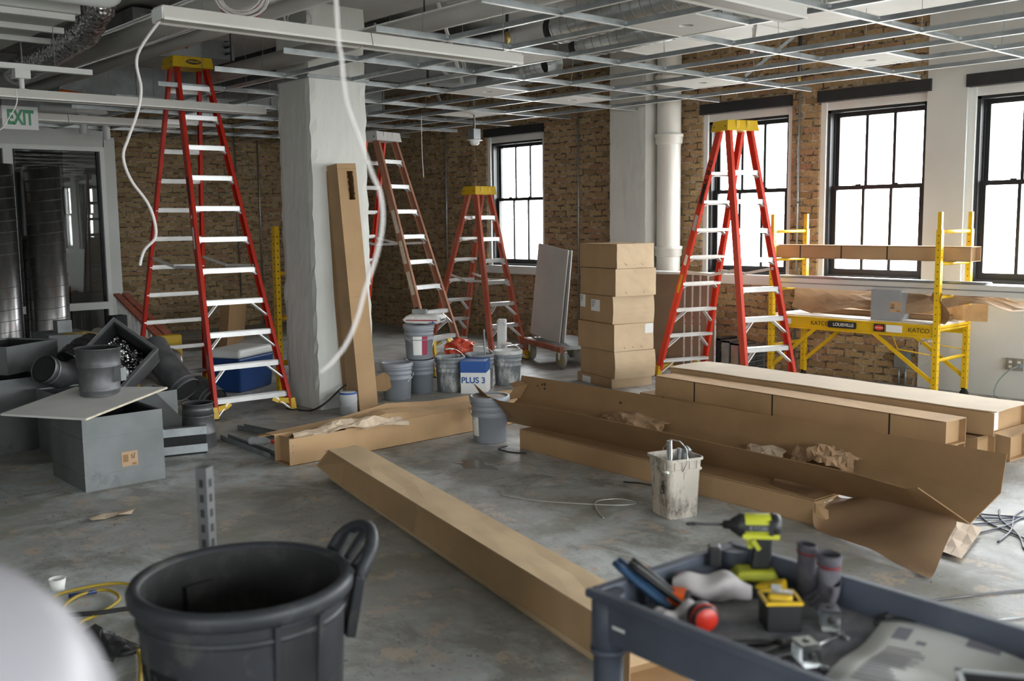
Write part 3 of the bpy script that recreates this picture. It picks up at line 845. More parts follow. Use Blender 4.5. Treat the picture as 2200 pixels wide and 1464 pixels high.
# the stack of six cartons
SG = 'six cartons in the tall stack'
pos = ['topmost of its stack', 'second from the top of the stack, with a rounded flap', 'third from the top, with two white labels on its side', 'fourth from the top, with a white sticker on its flap', 'fifth from the top, with dents down its front flap', 'lowest of the stack, partly hidden by the open cardboard trough']
heights = [0.255, 0.283, 0.288, 0.284, 0.284, 0.30]      # top to bottom, made to reach the floor
zs = 1.5; ca = -13.0
for i in range(6):
    h = heights[i] if i < 5 else zs
    zs -= h
    dz = max(0.0, zs) if i < 5 else 0.0
    if i == 5: h = zs + h
    w, d = (0.655, 0.50) if i else (0.66, 0.47)
    off = [(0.0, 0.0), (0.02, 0.0), (-0.01, 0.01), (0.0, -0.015), (0.015, 0.0), (-0.05, 0.02)][i]
    t = thing('stacked_carton', 'brown corrugated carton, ' + pos[i], 'carton', (-7.25+off[0], 7.99+off[1], dz if i < 5 else 0), ca + [2, 0, -2, 1.5, -1, 0][i] + 0, SG)
    hh = h-0.003
    m = MB(); n = 8; rnd = random.Random(40+i)
    x0, x1, y0, y1 = -w/2, w/2, -d/2, d/2
    m.box(x0, x1, y0, y1, 0.001, hh)
    o = obj('body', m, M['card'], t); bevel(o, 0.004, 2)
    # end flaps: slightly bowed sheets on the +x face
    fl = MB(); P = []
    for a in range(7):
        u = y0-0.004 + (d+0.008)*a/6; row = []
        for c in range(6):
            v = hh*c/5
            bow = 0.012*math.sin(math.pi*a/6)*(1 if i != 3 else 0.4) + (0.016*math.sin(math.pi*c/5) if i in (2, 4) else 0.003) + rnd.uniform(0, 0.004)
            row.append(V(x1+0.002+bow, u, v))
        P.append(row)
    fl.grid(P, 0.004); obj('end_flap', fl, card_mat('pale_corrugated_flap', (0.66, 0.50, 0.33)) if i == 0 else bpy.data.materials['pale_corrugated_flap'], t)
    if i in (0, 1, 3, 4):
        q = MB()
        for k in range(3):
            yy = y0 + d*(0.25+0.22*k)
            if i == 0: q.bar(V(x1+0.022, yy, 0.03), V(x1+0.018, yy-0.03, 0.055), 0.004, 0.003, (1, 0, 0))
            else: q.bar(V(x1+0.022, yy, hh*(0.45 if i == 4 else 0.1)), V(x1+0.02, yy-0.01, hh*(0.9 if i == 4 else 0.16)), 0.004, 0.003, (1, 0, 0))
        obj('crease', q, M['card_dark'], t)
    q = MB(); q.box(x0+0.003, x1-0.003, -0.0015, 0.0015, hh, hh+0.0015); obj('seam', q, M['card_dark'], t)
    if i == 2:
        for xa, xb, za, zb in ((x0+0.02, x0+0.12, hh-0.14, hh-0.01), (x0+0.24, x0+0.41, hh-0.17, hh-0.05)):
            q = MB(); q.box(xa, xb, y0-0.0022, y0-0.0004, za, zb); lb = obj('paper_label', q, M['white_print'], t)
            q = MB()
            for k in range(4): q.box(xa+0.012, xa+0.012+(xb-xa)*0.45*(1-0.15*k), y0-0.003, y0-0.0022, zb-0.02-0.018*k, zb-0.014-0.018*k)
            obj('print', q, M['ink'], lb)
    if i == 3:
        q = MB(); q.box(x1+0.012, x1+0.0145, y1-0.11, y1-0.005, hh-0.11, hh-0.01); obj('paper_label', q, M['white_print'], t)
    if i == 5:
        q = MB(); q.box(x0+0.10, x0+0.26, y0-0.0022, y0-0.0004, hh-0.10, hh-0.03); obj('paper_label', q, M['white_print'], t)

# pile of long cartons right of the stack
E2, L, a = long_carton('long strapped carton with its square end open, on top of the front row', (-5.80, 7.06), (-3.05, 6.83), 0.175, 0.26, 0.172, (0.17, 0.47, 0.845), group='long cartons in the pile below the scaffold')
q = MB(); q.box(a-0.045, a-0.042, -0.12, 0.06, 0.012, 0.165); obj('inner_flap', q, M['card'], E2)
long_carton('long strapped carton lying directly under the square-ended one in the pile', (-5.98, 7.07), (-3.05, 6.81), 0.0, 0.28, 0.173, (0.1, 0.33, 0.6, 0.86), group='long cartons in the pile below the scaffold')
long_carton('second of the strapped long cartons on the floor of the pile, under the white-lit one', (-5.75, 7.36), (-2.98, 7.16), 0.0, 0.25, 0.20, (0.3, 0.85), group='long cartons in the pile below the scaffold')
E5, L, a = long_carton('farthest long carton on the floor of the pile, its tall end gaping open', (-5.8, 7.68), (-2.87, 7.46), 0.0, 0.27, 0.215, (0.3, 0.8), group='long cartons in the pile below the scaffold')
# the wide carton; daylight on its top is put into the pale colour
pale = card_mat('daylit_carton_top', (0.60, 0.50, 0.385), 0.06)
E1, L, a = long_carton('widest long carton with a pale daylit top, lying across the back of the pile', (-5.86, 7.48), (-2.88, 7.32), 0.222, 0.52, 0.165, (), mat=M['card'], group='long cartons in the pile below the scaffold', seam=False)
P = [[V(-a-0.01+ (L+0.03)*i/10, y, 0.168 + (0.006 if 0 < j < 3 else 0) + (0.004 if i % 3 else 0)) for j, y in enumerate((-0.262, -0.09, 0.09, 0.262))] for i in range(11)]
q = MB(); q.grid(P, 0.005); obj('daylit_top_sheet', q, pale, E1)
q = MB(); q.grid([[V(a-0.01, -0.25, 0.02), V(a-0.01, 0.2, 0.02)], [V(a+0.10, -0.22, 0.0), V(a+0.14, 0.22, 0.03)], [V(a+0.15, -0.1, 0.05), V(a+0.2, 0.2, 0.09)]], 0.004); obj('torn_flap', q, M['card'], E1)
q = MB(); q.box(a-0.052, a-0.046, -0.24, -0.10, 0.02, 0.15); obj('inner_flap', q, M['white_print'], E1)
long_carton('brown carton end poking in at the right edge of the picture behind the pile', (-2.55, 8.02), (-1.2, 7.92), 0.10, 0.24, 0.22, (), (True, True), M['card_dark'])
long_carton('plain low carton holding up the one at the right edge of the picture', (-2.45, 8.02), (-1.25, 7.93), 0.0, 0.22, 0.097, (), (True, True), M['card'])

# front carton D lying on the floor under the opened trough
D, L, a = long_carton('long plain carton on the floor, underneath the opened cardboard trough', (-5.66, 5.27), (-3.02, 5.13), 0.0, 0.24, 0.145, (), (False, False), M['card'])
q = MB()
P = [[V(a-0.02+0.10*i/3, -0.11+0.22*j/4, 0.14-0.035*i-0.01*(j % 2)) for j in range(5)] for i in range(4)]
q.grid(P, 0.004); obj('crushed_end_flap', q, M['card'], D)
q = MB(); q.grid([[V(a+0.005, -0.115, 0.01), V(a+0.005, -0.115, 0.13)], [V(a+0.09, -0.10, 0.004), V(a+0.07, -0.09, 0.10)]], 0.004); obj('side_flap', q, M['card'], D)
q = MB(); q.box(a-0.005, a+0.004, -0.03, 0.06, 0.05, 0.12); obj('paper_label', q, M['white_print'], D)

# opened trough: cross-section rising to the back, resting on D
def trough_pts():
    S = []
    xs = [-6.10, -5.98, -5.8, -5.5, -5.1, -4.6, -4.1, -3.6, -3.1, -2.75, -2.45, -2.22]
    for i, x in enumerate(xs):
        u = (x+6.1)/3.88
        yf = 5.285 + 0.02*math.sin(math.pi*u) - 0.10*u        # front fold line
        zf = 0.151
        yb, zb = yf+0.24, zf+0.125                             # back fold
        sag = 0.012*math.sin(9*u)
        left = max(0, 1-u/0.06)
        zt = 0.385 - 0.02*u + (0.06 if i == 0 else 0) - 0.015*math.sin(math.pi*min(1, u*5))
        yt = yf-0.24 + 0.03*math.sin(5*u) + 0.10*left
        if i == len(xs)-2: zt -= 0.02
        kt = 0.475 + 0.005*u
        yk = yb+0.05
        S.append((x, (yt, zt), (yf, zf), (yb, zb), (yk, kt), sag))
    return S
S = trough_pts()
t = thing('opened_trough', 'long carton torn open into a shallow brown cardboard trough in front of the carton pile', 'opened carton', (-4.1, 5.4, 0.15))
O = Vector(t.location)
def lerp2(a, b, f): return (a[0]+(b[0]-a[0])*f, a[1]+(b[1]-a[1])*f)
fr = MB(); P = []
for i, (x, T, F_, B_, K, sg) in enumerate(S):
    sh = {0: 0.10, 1: 0.0}.get(i, 0.0)
    row = []
    for f in (0, 0.25, 0.5, 0.75, 1):
        y, z = lerp2(F_, T, f); cut = 0.16*f if i == len(S)-1 else 0.0
        row.append(V(x - sh*f - cut, y + sg*f*0.5, z) - O)
    P.append(row)
fr.grid(P, 0.005); obj('front_panel', fr, M['card_dark'], t)
bt = MB(); bt.grid([[V(x + (0.05*f if i == len(S)-1 else 0), *lerp2(F_, B_, f)) - O for f in (0, 0.33, 0.66, 1)] for i, (x, T, F_, B_, K, sg) in enumerate(S)], 0.005); obj('bottom_panel', bt, M['card_dark'], t)
bk = MB(); bk.grid([[V(x + (0.05 if i == len(S)-1 else 0), *lerp2(B_, K, f)) + V(0, sg*f, 0) - O for f in (0, 0.33, 0.66, 1)] for i, (x, T, F_, B_, K, sg) in enumerate(S)], 0.005); obj('back_panel', bk, M['card_dark'], t)
q = MB(); q.grid([[V(-6.10, 5.40, 0.29), V(-6.06, 5.52, 0.30)], [V(-6.02, 5.42, 0.40), V(-5.98, 5.53, 0.42)], [V(-6.12, 5.45, 0.42), V(-6.07, 5.53, 0.44)]], 0.004); q.move(-O); obj('torn_end_flap', q, M['card_dark'], t)
st = MB(); rnd = random.Random(4)
for x, n in ((-5.85, 5), (-4.35, 6), (-4.95, 3)):
    for k in range(n):
        f = rnd.uniform(0.55, 0.9); sx = min(S, key=lambda s: abs(s[0]-x)); y, z = lerp2(sx[3], sx[4], f)
        st.lathe([(0, 0.001), (rnd.uniform(0.008, 0.018), 0.0)], 7, (x+rnd.uniform(-0.06, 0.06)-O.x, y-0.004-O.y, z+rnd.uniform(-0.02, 0.02)-O.z), Rx(85))
obj('dark_stain', st, simple('oily_stain', (0.07, 0.045, 0.025), 0.7), t)

M['kraft_smooth'] = simple('creased_kraft_sheet', (0.27, 0.165, 0.09), 0.7, 0, 0.1, 5, 0.2, 7)
def crumple(name, label, cat, c, R, sx, sy, sz, seed, mat, nx=18, ny=10, curl=0.0, top=True, parent=None):
    rnd = random.Random(seed); P = []
    ph = [(rnd.uniform(3, 11), rnd.uniform(-9, 9), rnd.uniform(0, 6), rnd.uniform(0.3, 1)) for _ in range(7)]
    for i in range(nx):
        u = i/(nx-1)-0.5; row = []
        for j in range(ny):
            v = j/(ny-1)-0.5
            z = sum(a*abs(math.sin(k*u+l*v+p)) for k, l, p, a in ph)/4.0
            z = z*(1.1-abs(u)-abs(v))
            row.append(Vector(c) + R@V(u*sx + rnd.uniform(-0.012, 0.012), v*sy*(1-0.35*abs(u)) + rnd.uniform(-0.012, 0.012), max(0, z)*sz + curl*(u*u+v*v)))
        P.append(row)
    m = MB(); m.grid(P, 0.0015)
    o = obj(name, m, mat, parent)
    if label: tag(o, label, cat)
    return o
RT = Rz(-2)@Rx(27)
crumple('kraft_paper_wad', 'crumpled brown packing paper lying in the left half of the trough', 'packing paper', (-4.78, 5.475, 0.265), RT, 0.62, 0.2, 0.10, 3, M['kraft'])
crumple('kraft_paper_wad', 'torn brown packing paper sticking up in the right half of the trough', 'packing paper', (-3.2, 5.42, 0.27), RT, 0.42, 0.17, 0.13, 8, M['kraft'])
crumple('white_paper_scrap', 'small pale paper strip lying in the trough beside the torn packing paper', 'paper', (-3.62, 5.40, 0.265), RT, 0.28, 0.10, 0.04, 5, M['kraft_light'], 8, 5)

# big sheet of kraft paper hanging over the right end of carton D
P = []; rnd = random.Random(12)
nx, ny = 22, 9
for i in range(nx):
    u = i/(nx-1); row = []
    for j in range(ny):
        v = j/(ny-1)
        x = -3.42 + 1.16*u; 
        y0 = 5.28 - 0.16*u; y = y0 - (0.16 + 0.34*u)*v
        hz = 0.20 - 0.06*u
        z = hz*(1-v)**(1.2) + 0.02*abs(math.sin(9*u+4*v)) + 0.035*math.sin(7*u+2)*(1-v) + 0.02*math.sin(13*u+6*v)
        if u < 0.33: z = max(z, 0.155); y = max(y, 5.06)
        row.append(V(x + 0.1*v*u, y + 0.012*math.sin(8*u-5*v), max(0.008, z)))
    P.append(row)
m = MB(); m.grid(P, 0, True)
tag(subd(obj('kraft_paper_sheet', m, M['kraft_smooth']), 2), 'big creased sheet of brown kraft paper draped off the right end of the floor carton', 'packing paper')
P = [[V(-2.72+0.42*i/7 + 0.03*j, 5.62-0.13*j - 0.10*i/7, 0.012+0.012*abs(math.sin(i*1.3+j))+0.055*max(0, 1-j/2.0)*(1-i/9)) for j in range(5)] for i in range(8)]
m = MB(); m.grid(P, 0.002)
tag(obj('pale_paper_sheet', m, M['kraft_light']), 'pale wrinkled paper sheet on the floor beyond the draped brown kraft paper', 'packing paper')

# open long carton A with its lid flap folded out
t = thing('open_long_carton', 'long carton opened along its top, lying between the column and the grey pail', 'opened carton', (-6.50, 4.85, 0))
O = Vector(t.location); e = 0.006
m = MB(); y0, y1 = 3.57, 6.15; xa, xb = -6.62, -6.40; h = 0.2
m.box(xa, xb, y0, y1, 0, e); m.box(xa, xa+e, y0, y1, 0, h); m.box(xb-e, xb, y0, y1, 0, h); m.box(xa, xb, y1-e, y1, 0, h); m.box(xa+e, xb-e, y0+0.05, y0+0.05+e, e, h-0.01)
bevel(obj('body', m.move(-O), M['card'], t), 0.0015)
P = []
for i in range(13):
    v = i/12; y = y0 - 0.02 + (y1-y0+0.02)*v
    bumpz = 0.075*math.exp(-((v-0.42)/0.10)**2) + 0.03*v
    P.append([V(xa+0.003, y, h), V(xa-0.09, y-0.0, h+0.03*math.sin(3*v)+bumpz*0.6), V(xa-0.185, y-0.01, h-0.03+bumpz)])
m = MB(); m.grid(P, 0.005); obj('lid_flap', m.move(-O), M['card'], t)
P = []
for i in range(11):
    v = i/10; y = 4.05 + (y1-4.05)*v
    P.append([V(xb-0.002, y, h), V(xb-0.07, y, h+0.022+0.03*math.exp(-((v-0.2)/0.12)**2)), V(xb-0.15, y, h+0.02+0.055*math.exp(-((v-0.25)/0.12)**2))])
m = MB(); m.grid(P, 0.005); obj('lid_flap', m.move(-O), M['card'], t)
m = MB(); m.grid([[V(xa, y0, h), V(xa-0.05, y0-0.10, h-0.01)], [V(xa-0.10, y0+0.02, h), V(xa-0.16, y0-0.05, h-0.02)]], 0.004); m.grid([[V(xa+0.01, y0+0.03, h-0.004), V(xb-0.01, y0+0.02, h-0.004)], [V(xa+0.02, y0+0.12, h-0.05), V(xb-0.02, y0+0.14, h-0.055)]], 0.004)
obj('end_flap', m.move(-O), M['card'], t)
m = MB()
for z in (0.09, 0.14): m.box(xb, xb+0.002, y0+0.025, y0+0.035, z, z+0.012)
obj('staple', m.move(-O), M['chrome'], t)
crumple('kraft_paper_wad', 'crumpled brown paper stuffed in the near end of the open long carton', 'packing paper', (-6.46, 4.13, 0.16), Rz(84), 0.95, 0.2, 0.14, 21, M['kraft_light'], 20, 8)

# carton B, closed channel running from A to under the cart
B_, L, a = long_carton('long unsealed carton running diagonally across the floor towards the tool cart', (-5.87, 3.70), (-2.46, 2.87), 0.0, 0.235, 0.2, (), (False, True), card_mat('sunlit_cardboard', (0.60, 0.435, 0.265)), seam=False, name='diagonal_long_carton')  # daylight on the carton is put into this lighter cardboard colour
q = MB(); q.grid([[V(-a, -0.119, 0.2), V(-a-0.02, -0.20, 0.10)], [V(-a+0.4, -0.119, 0.2), V(-a+0.4, -0.155, 0.045)], [V(-a+1.0, -0.119, 0.2), V(-a+1.0, -0.135, 0.03)], [V(-a+1.55, -0.119, 0.2), V(-a+1.55, -0.128, 0.03)]], 0.004); obj('side_flap', q, M['card'], B_)
q = MB(); q.grid([[V(-a+1.57, -0.1195, 0.2), V(-a+1.57, -0.150, 0.05)], [V(-a+2.4, -0.1195, 0.2), V(-a+2.4, -0.14, 0.04)], [V(a-0.02, -0.1195, 0.2), V(a-0.02, -0.135, 0.045)]], 0.004); obj('side_flap', q, M['card'], B_)
q = MB(); q.grid([[V(-a, -0.11, 0.2), V(-a, 0.118, 0.2)], [V(-a-0.035, -0.13, 0.19), V(-a-0.06, 0.10, 0.197)]], 0.004); obj('end_flap', q, M['card'], B_)
q = MB(); q.box(a-0.78, a-0.774, -0.118, 0.118, 0.198, 0.2015); obj('crease', q, M['card_dark'], B_)
q = MB(); q.grid([[V(a, -0.11, 0.01), V(a, -0.11, 0.18)], [V(a+0.14, -0.16, 0.01), V(a+0.13, -0.15, 0.17)]], 0.004); q.grid([[V(a, 0.11, 0.01), V(a, 0.11, 0.18)], [V(a+0.12, 0.19, 0.01), V(a+0.12, 0.18, 0.16)]], 0.004); q.grid([[V(a, -0.1, 0.004), V(a, 0.1, 0.004)], [V(a+0.2, -0.1, 0.008), V(a+0.2, 0.1, 0.008)]], 0.003)
obj('end_flap', q, M['card'], B_)

# carton leaning on the column
t = thing('leaning_carton', 'tall narrow carton with a torn hole near its top, leaning against the column', 'carton', (-7.875, 5.19, 0))
o = MB(); Lh, w2, d2 = 2.27, 0.105, 0.095
RL = Ry(-4.2)@Rx(1.6)@Rz(-6)
q = MB(); e = 0.006
hz0, hz1 = Lh-0.33, Lh-0.07
q.box(-w2, w2, -d2, -d2+e, 0, Lh); q.box(-w2, w2, d2-e, d2, 0, Lh); q.box(-w2, -w2+e, -d2+e, d2-e, 0, Lh); q.box(-w2+e, w2-e, -d2+e, d2-e, Lh-e, Lh); q.box(-w2+e, w2-e, -d2+e, d2-e, 0, e)
# +x face with the torn hole
ya, yb = -0.005, 0.062
q.box(w2-e, w2, -d2+e, d2-e, 0, hz0); q.box(w2-e, w2, -d2+e, d2-e, hz1, Lh); q.box(w2-e, w2, -d2+e, ya, hz0, hz1); q.box(w2-e, w2, yb, d2-e, hz0, hz1)
obj('body', q.xf(RL, (0, 0, 0.012)), M['card'], t)
q = MB()
rnd = random.Random(9)
for k in range(12):
    z = hz0 + (hz1-hz0)*k/12
    for y, s in ((ya, 1), (yb, -1)): q.box(w2-0.005, w2+0.003, min(y, y+s*rnd.uniform(0.002, 0.012)), max(y, y+s*rnd.uniform(0.002, 0.012)), z, z+(hz1-hz0)/12)
obj('torn_edge', q.xf(RL, (0, 0, 0.012)), M['card_dark'], t)
q = MB(); q.grid([[V(w2+0.0, d2-0.0, 0.16), V(w2+0.03, d2+0.08, 0.15), V(w2+0.05, d2+0.13, 0.18)], [V(w2, d2, 0.30), V(w2+0.03, d2+0.08, 0.33), V(w2+0.05, d2+0.12, 0.29)]], 0.004)
q.box(w2+0.0005, w2+0.002, -d2, d2, 1.05, 1.053); q.box(w2+0.0005, w2+0.002, -d2, d2, Lh-0.05, Lh-0.047); obj('torn_flap', q.xf(RL, (0, 0, 0.012)), M['card_dark'], t)
q = MB(); q.box(-w2-0.10, -w2-0.01, -d2-0.01, -d2+0.002, 0, Lh*0.98); obj('back_flap', q.xf(RL, (0.012, 0, 0.012)), M['card_dark'], t)

# carton and white light housing on the scaffold
long_carton('long strapped carton resting on the upper rungs of the scaffold', (-6.12, 9.26), (-4.02, 9.26), 1.328, 0.21, 0.13, (0.17, 0.39, 0.62, 0.86), cat='carton')

# white light housing carried by the scaffold
M['housing'] = simple('white_enamel', (0.62, 0.60, 0.56), 0.4, 0.1, 0.05, 3)
t = thing('long_light_housing', 'long white metal light housing lying across the scaffold rungs at sill height', 'light housing', (-4.8, 9.22, 1.023))
m = MB(); a = 1.24; m.box(-a, a+0.2, -0.075, 0.075, 0, 0.10); obj('channel', m, M['housing'], t)
m = MB(); m.box(-a, a+0.2, -0.0785, -0.075, 0.046, 0.056); obj('groove', m, M['galv_dull'], t)
m = MB(); m.box(-a+0.02, 0.9, -0.05, 0.05, 0.10, 0.125); m.lathe([(0.05, 0), (0.05, 0.025), (0, 0.025)], 16, (0.9, 0, 0.10)); bevel(obj('cover_strip', m, M['galv'], t), 0.008)
# kraft paper hanging below it
P = []; rnd = random.Random(33)
for i in range(24):
    u = i/23; row = []
    for j in range(6):
        v = j/5
        x = -5.95+2.9*u; z = 1.02 - (0.17+0.05*math.sin(5*u+1)+0.04*math.sin(17*u))*v
        if u > 0.62: z = 1.0 + 0.02*math.sin(30*u) - (0.06+0.16*(u-0.62))*v
        row.append(V(x, 9.36 - 0.10*v + 0.05*math.sin(9*u+2*v) - (0.25*(u-0.62)*v if u > 0.62 else 0) + rnd.uniform(-0.01, 0.01), z + rnd.uniform(-0.008, 0.008)))
    P.append(row)
m = MB(); m.grid(P, 0.002)
tag(obj('kraft_paper_sheet', m, M['kraft']), 'brown kraft paper hanging under the white light housing on the scaffold', 'packing paper')
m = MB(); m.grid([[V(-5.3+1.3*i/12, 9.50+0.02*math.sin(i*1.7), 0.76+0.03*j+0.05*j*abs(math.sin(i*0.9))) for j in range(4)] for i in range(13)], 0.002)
tag(obj('kraft_paper_roll', m, simple('sunlit_kraft', (0.55, 0.34, 0.15), 0.7, 0, 0.2, 8, 0.3, 20)), 'folded tan kraft paper standing along the back of the scaffold deck', 'packing paper')  # lighter kraft colour stands in for daylight on the paper
m = MB(); m.grid([[V(-4.31+0.05*math.sin(j*1.1)+0.05*i, 9.12-0.04*i+0.02*math.sin(3*j), 0.765+0.055*j) for j in range(6)] for i in range(4)], 0.002)
tag(obj('kraft_paper_strip', m, M['kraft']), 'crumpled kraft strip standing beside the right post on the scaffold deck', 'packing paper')
long_carton('thin flat carton lying along the back of the scaffold deck', (-5.65, 9.42), (-4.32, 9.42), 0.758, 0.16, 0.05, (), (False, False), M['card_dark'])
def duct_box(name, label, loc, rz, sx, sy, h, mat, inner, sticker=None, bead=(), open_top=True, group=None, tilt=None):
    t = thing(name, label, 'duct box', loc, rz, group)
    e = 0.012; R = tilt or Matrix.Identity(3)
    m = MB(); a, b = sx/2, sy/2
    for p in ((-a, a, -b, -b+e), (-a, a, b-e, b), (-a, -a+e, -b+e, b-e), (a-e, a, -b+e, b-e)): m.box(p[0], p[1], p[2], p[3], 0, h)
    m.box(-a+e, a-e, -b+e, b-e, 0.0, e)
    if not open_top: m.box(-a+e, a-e, -b+e, b-e, h-e, h)
    for z in bead:
        for p in ((-a-0.003, a+0.003, -b-0.003, -b), (-a-0.003, a+0.003, b, b+0.003), (-a-0.003, -a, -b, b), (a, a+0.003, -b, b)): m.box(p[0], p[1], p[2], p[3], z-0.005, z+0.005)
    obj('shell', m.xf(R), mat, t)
    if inner:
        m = MB(); k = e+0.022
        for p in ((-a+e, a-e, -b+e, -b+k), (-a+e, a-e, b-k, b-e), (-a+e, -a+k, -b+k, b-k), (a-k, a-e, -b+k, b-k)): m.box(p[0], p[1], p[2], p[3], e, h-0.012)
        m.box(-a+k, a-k, -b+k, b-k, e, e+0.01)
        obj('liner', m.xf(R), inner, t)
    if sticker:
        ax, u, z = sticker; m = MB()
        if ax == 'x': m.box(a+0.0005, a+0.002, u-0.055, u+0.055, z-0.05, z+0.05)
        else: m.box(u-0.055, u+0.055, -b-0.002, -b-0.0005, z-0.05, z+0.05)
        s = obj('sticker', m.xf(R), simple('kraft_sticker', (0.45, 0.29, 0.17), 0.7) if 'kraft_sticker' not in bpy.data.materials else bpy.data.materials['kraft_sticker'], t)
        q = MB()
        if ax == 'x': q.box(a+0.002, a+0.003, u-0.045, u-0.01, z-0.02, z+0.03); q.box(a+0.002, a+0.003, u+0.015, u+0.045, z-0.045, z-0.03)
        else: q.box(u-0.045, u-0.01, -b-0.003, -b-0.002, z-0.02, z+0.03); q.box(u+0.01, u+0.045, -b-0.003, -b-0.002, z-0.045, z-0.03)
        obj('print', q.xf(R), M['card_dark'], s)
        if ax == 'x': text('mark', 'JS', 0.04, M['ink'], s, R@V(a+0.0025, u+0.022, z+0.015), R@frame3((0, -1, 0.05), (0, 0, -1)))
    return t
duct_box('metal_duct_box', 'short grey sheet-metal duct standing on the scaffold deck', (-4.80, 9.22, 0.758), 6, 0.28, 0.26, 0.29, simple('light_grey_sheet', (0.36, 0.38, 0.40), 0.45, 0.5, 0.1, 4), None, ('y', 0.10, 0.13), (0.12,))

# ---------------- pails ----------------
def pail(label, x, y, z=0.0, h=0.365, rb=0.132, rt=0.150, mat=None, lid=True, handle=None, group='five-gallon pails', labelm=None, top=None, lidm=None, name='plastic_pail'):
    mat = mat or M['bucket']
    t = thing(name, label, 'pail', (x, y, z), 0, group)
    m = MB(); f = lambda q: rb+(rt-rb)*q/h
    pr_ = [(0, 0), (rb-0.006, 0), (rb, 0.006)]
    for q in (0.60, 0.74, 0.86):
        zz = h*q; pr_ += [(f(zz), zz-0.008), (f(zz)+0.008, zz-0.006), (f(zz)+0.008, zz), (f(zz), zz+0.002)]
    pr_ += [(rt, h-0.02), (rt+0.009, h-0.02), (rt+0.009, h), (rt-0.004, h), (rt-0.006, h-0.01), (rb-0.004, 0.02), (0, 0.02)]
    m.lathe(pr_, 32); obj('body', m, mat, t)
    if lid:
        m = MB(); m.lathe([(rt+0.012, h-0.028), (rt+0.013, h+0.006), (rt+0.006, h+0.009), (rt-0.008, h+0.008), (rt-0.014, h-0.004), (0, h-0.004)], 32)
        l = obj('lid', m, lidm or mat, t)
        if lidm is None and top:
            q = MB(); q.lathe([(rt-0.02, h-0.0035), (rt-0.03, h-0.001), (0, h-0.001)], 28); obj('spill', q, top, l)
    if handle is not None:
        ang, drop = handle; m = MB(); rr = rt+0.02; P = []
        for i in range(13):
            a = math.pi*i/12; P.append(Rz(ang)@V(rr*math.cos(a), rr*math.sin(a)*0.98*math.cos(math.radians(drop)), h*0.78 - rr*math.sin(a)*math.sin(math.radians(drop))))
        m.tube(P, 0.0028, 6); hb = obj('bail_handle', m, M['chrome'], t)
        m = MB(); m.tube([P[5], P[6], P[7]], 0.008, 8); obj('grip', m, M['white'], hb)
    if labelm:
        a0, a1, za, zb, mm = labelm; m = MB(); m.lathe([(f(za)+0.001, za), (f(zb)+0.001, zb)], 14, a0=a0, a1=a1)
        m.lathe([(f(zb)+0.0022, zb), (f(za)+0.0022, za)], 14, a0=a0, a1=a1)
        obj('label', m, mm, t)
    return t
CAMA = lambda x, y: math.degrees(math.atan2(-y, -x))
c = CAMA(-6.03, 5.15)
pail('grey lidded pail with a wire handle standing alone between the two open cartons', -6.03, 5.16, 0, 0.362, handle=(c-80, 55), top=simple('rusty_lid_spill', (0.33, 0.26, 0.22), 0.7, 0, 0.4, 14), labelm=(c-70, c-40, 0.06, 0.22, M['white_print']))
pail('leftmost grey lidded pail with a white grip, right of the leaning carton', -8.14, 5.76, 0, 0.362, handle=(CAMA(-8.14, 5.76)-95, 50))
pail('darker grey pail directly under the pail that carries the folded bag', -8.30, 6.16, 0, 0.34, mat=simple('dark_grey_pail', (0.17, 0.19, 0.215), 0.45, 0, 0.08, 4))
c = CAMA(-8.30, 6.16)
lb = pail('grey pail with a white and red label, stacked on the darker pail', -8.30, 6.16, 0.352, 0.345, handle=(c-60, 52), labelm=(c-25, c+12, 0.05, 0.24, M['white_print']))
m = MB(); m.lathe([(0.137, 0.05), (0.1472, 0.24)], 8, a0=c+12, a1=c+36); m.lathe([(0.1484, 0.24), (0.1382, 0.05)], 8, a0=c+12, a1=c+36); obj('red_label', m, simple('crimson_label', (0.30, 0.02, 0.06), 0.5), lb)
pail('open pail streaked with dried compound, second of the front row', -8.15, 6.44, 0, 0.36, mat=M['bucket_splat'], lid=False, handle=(CAMA(-8.15, 6.44)-90, -75))
pail('open pail with a stirring rod, behind the blue and white carton', -8.10, 6.80, 0, 0.36, mat=M['bucket_splat'], lid=False, handle=(CAMA(-8.1, 6.8)-90, -70))
pail('lidded pail caked white around its rim, rightmost of the pails by the column', -8.04, 7.14, 0, 0.36, mat=M['bucket_splat'], handle=(CAMA(-8.04, 7.14)-90, -80), lidm=M['plaster_splat'])
pail('low pail peeking out behind the streaked pails', -8.52, 6.98, 0, 0.30, rb=0.12, rt=0.135, mat=M['bucket_splat'])
m = MB(); m.tube([V(-8.04, 6.84, 0.06), V(-8.0, 6.78, 0.62)], 0.009, 8); tag(obj('stirring_rod', m, M['galv_dull']), 'thin grey rod standing in the open pail behind the blue carton', 'rod')
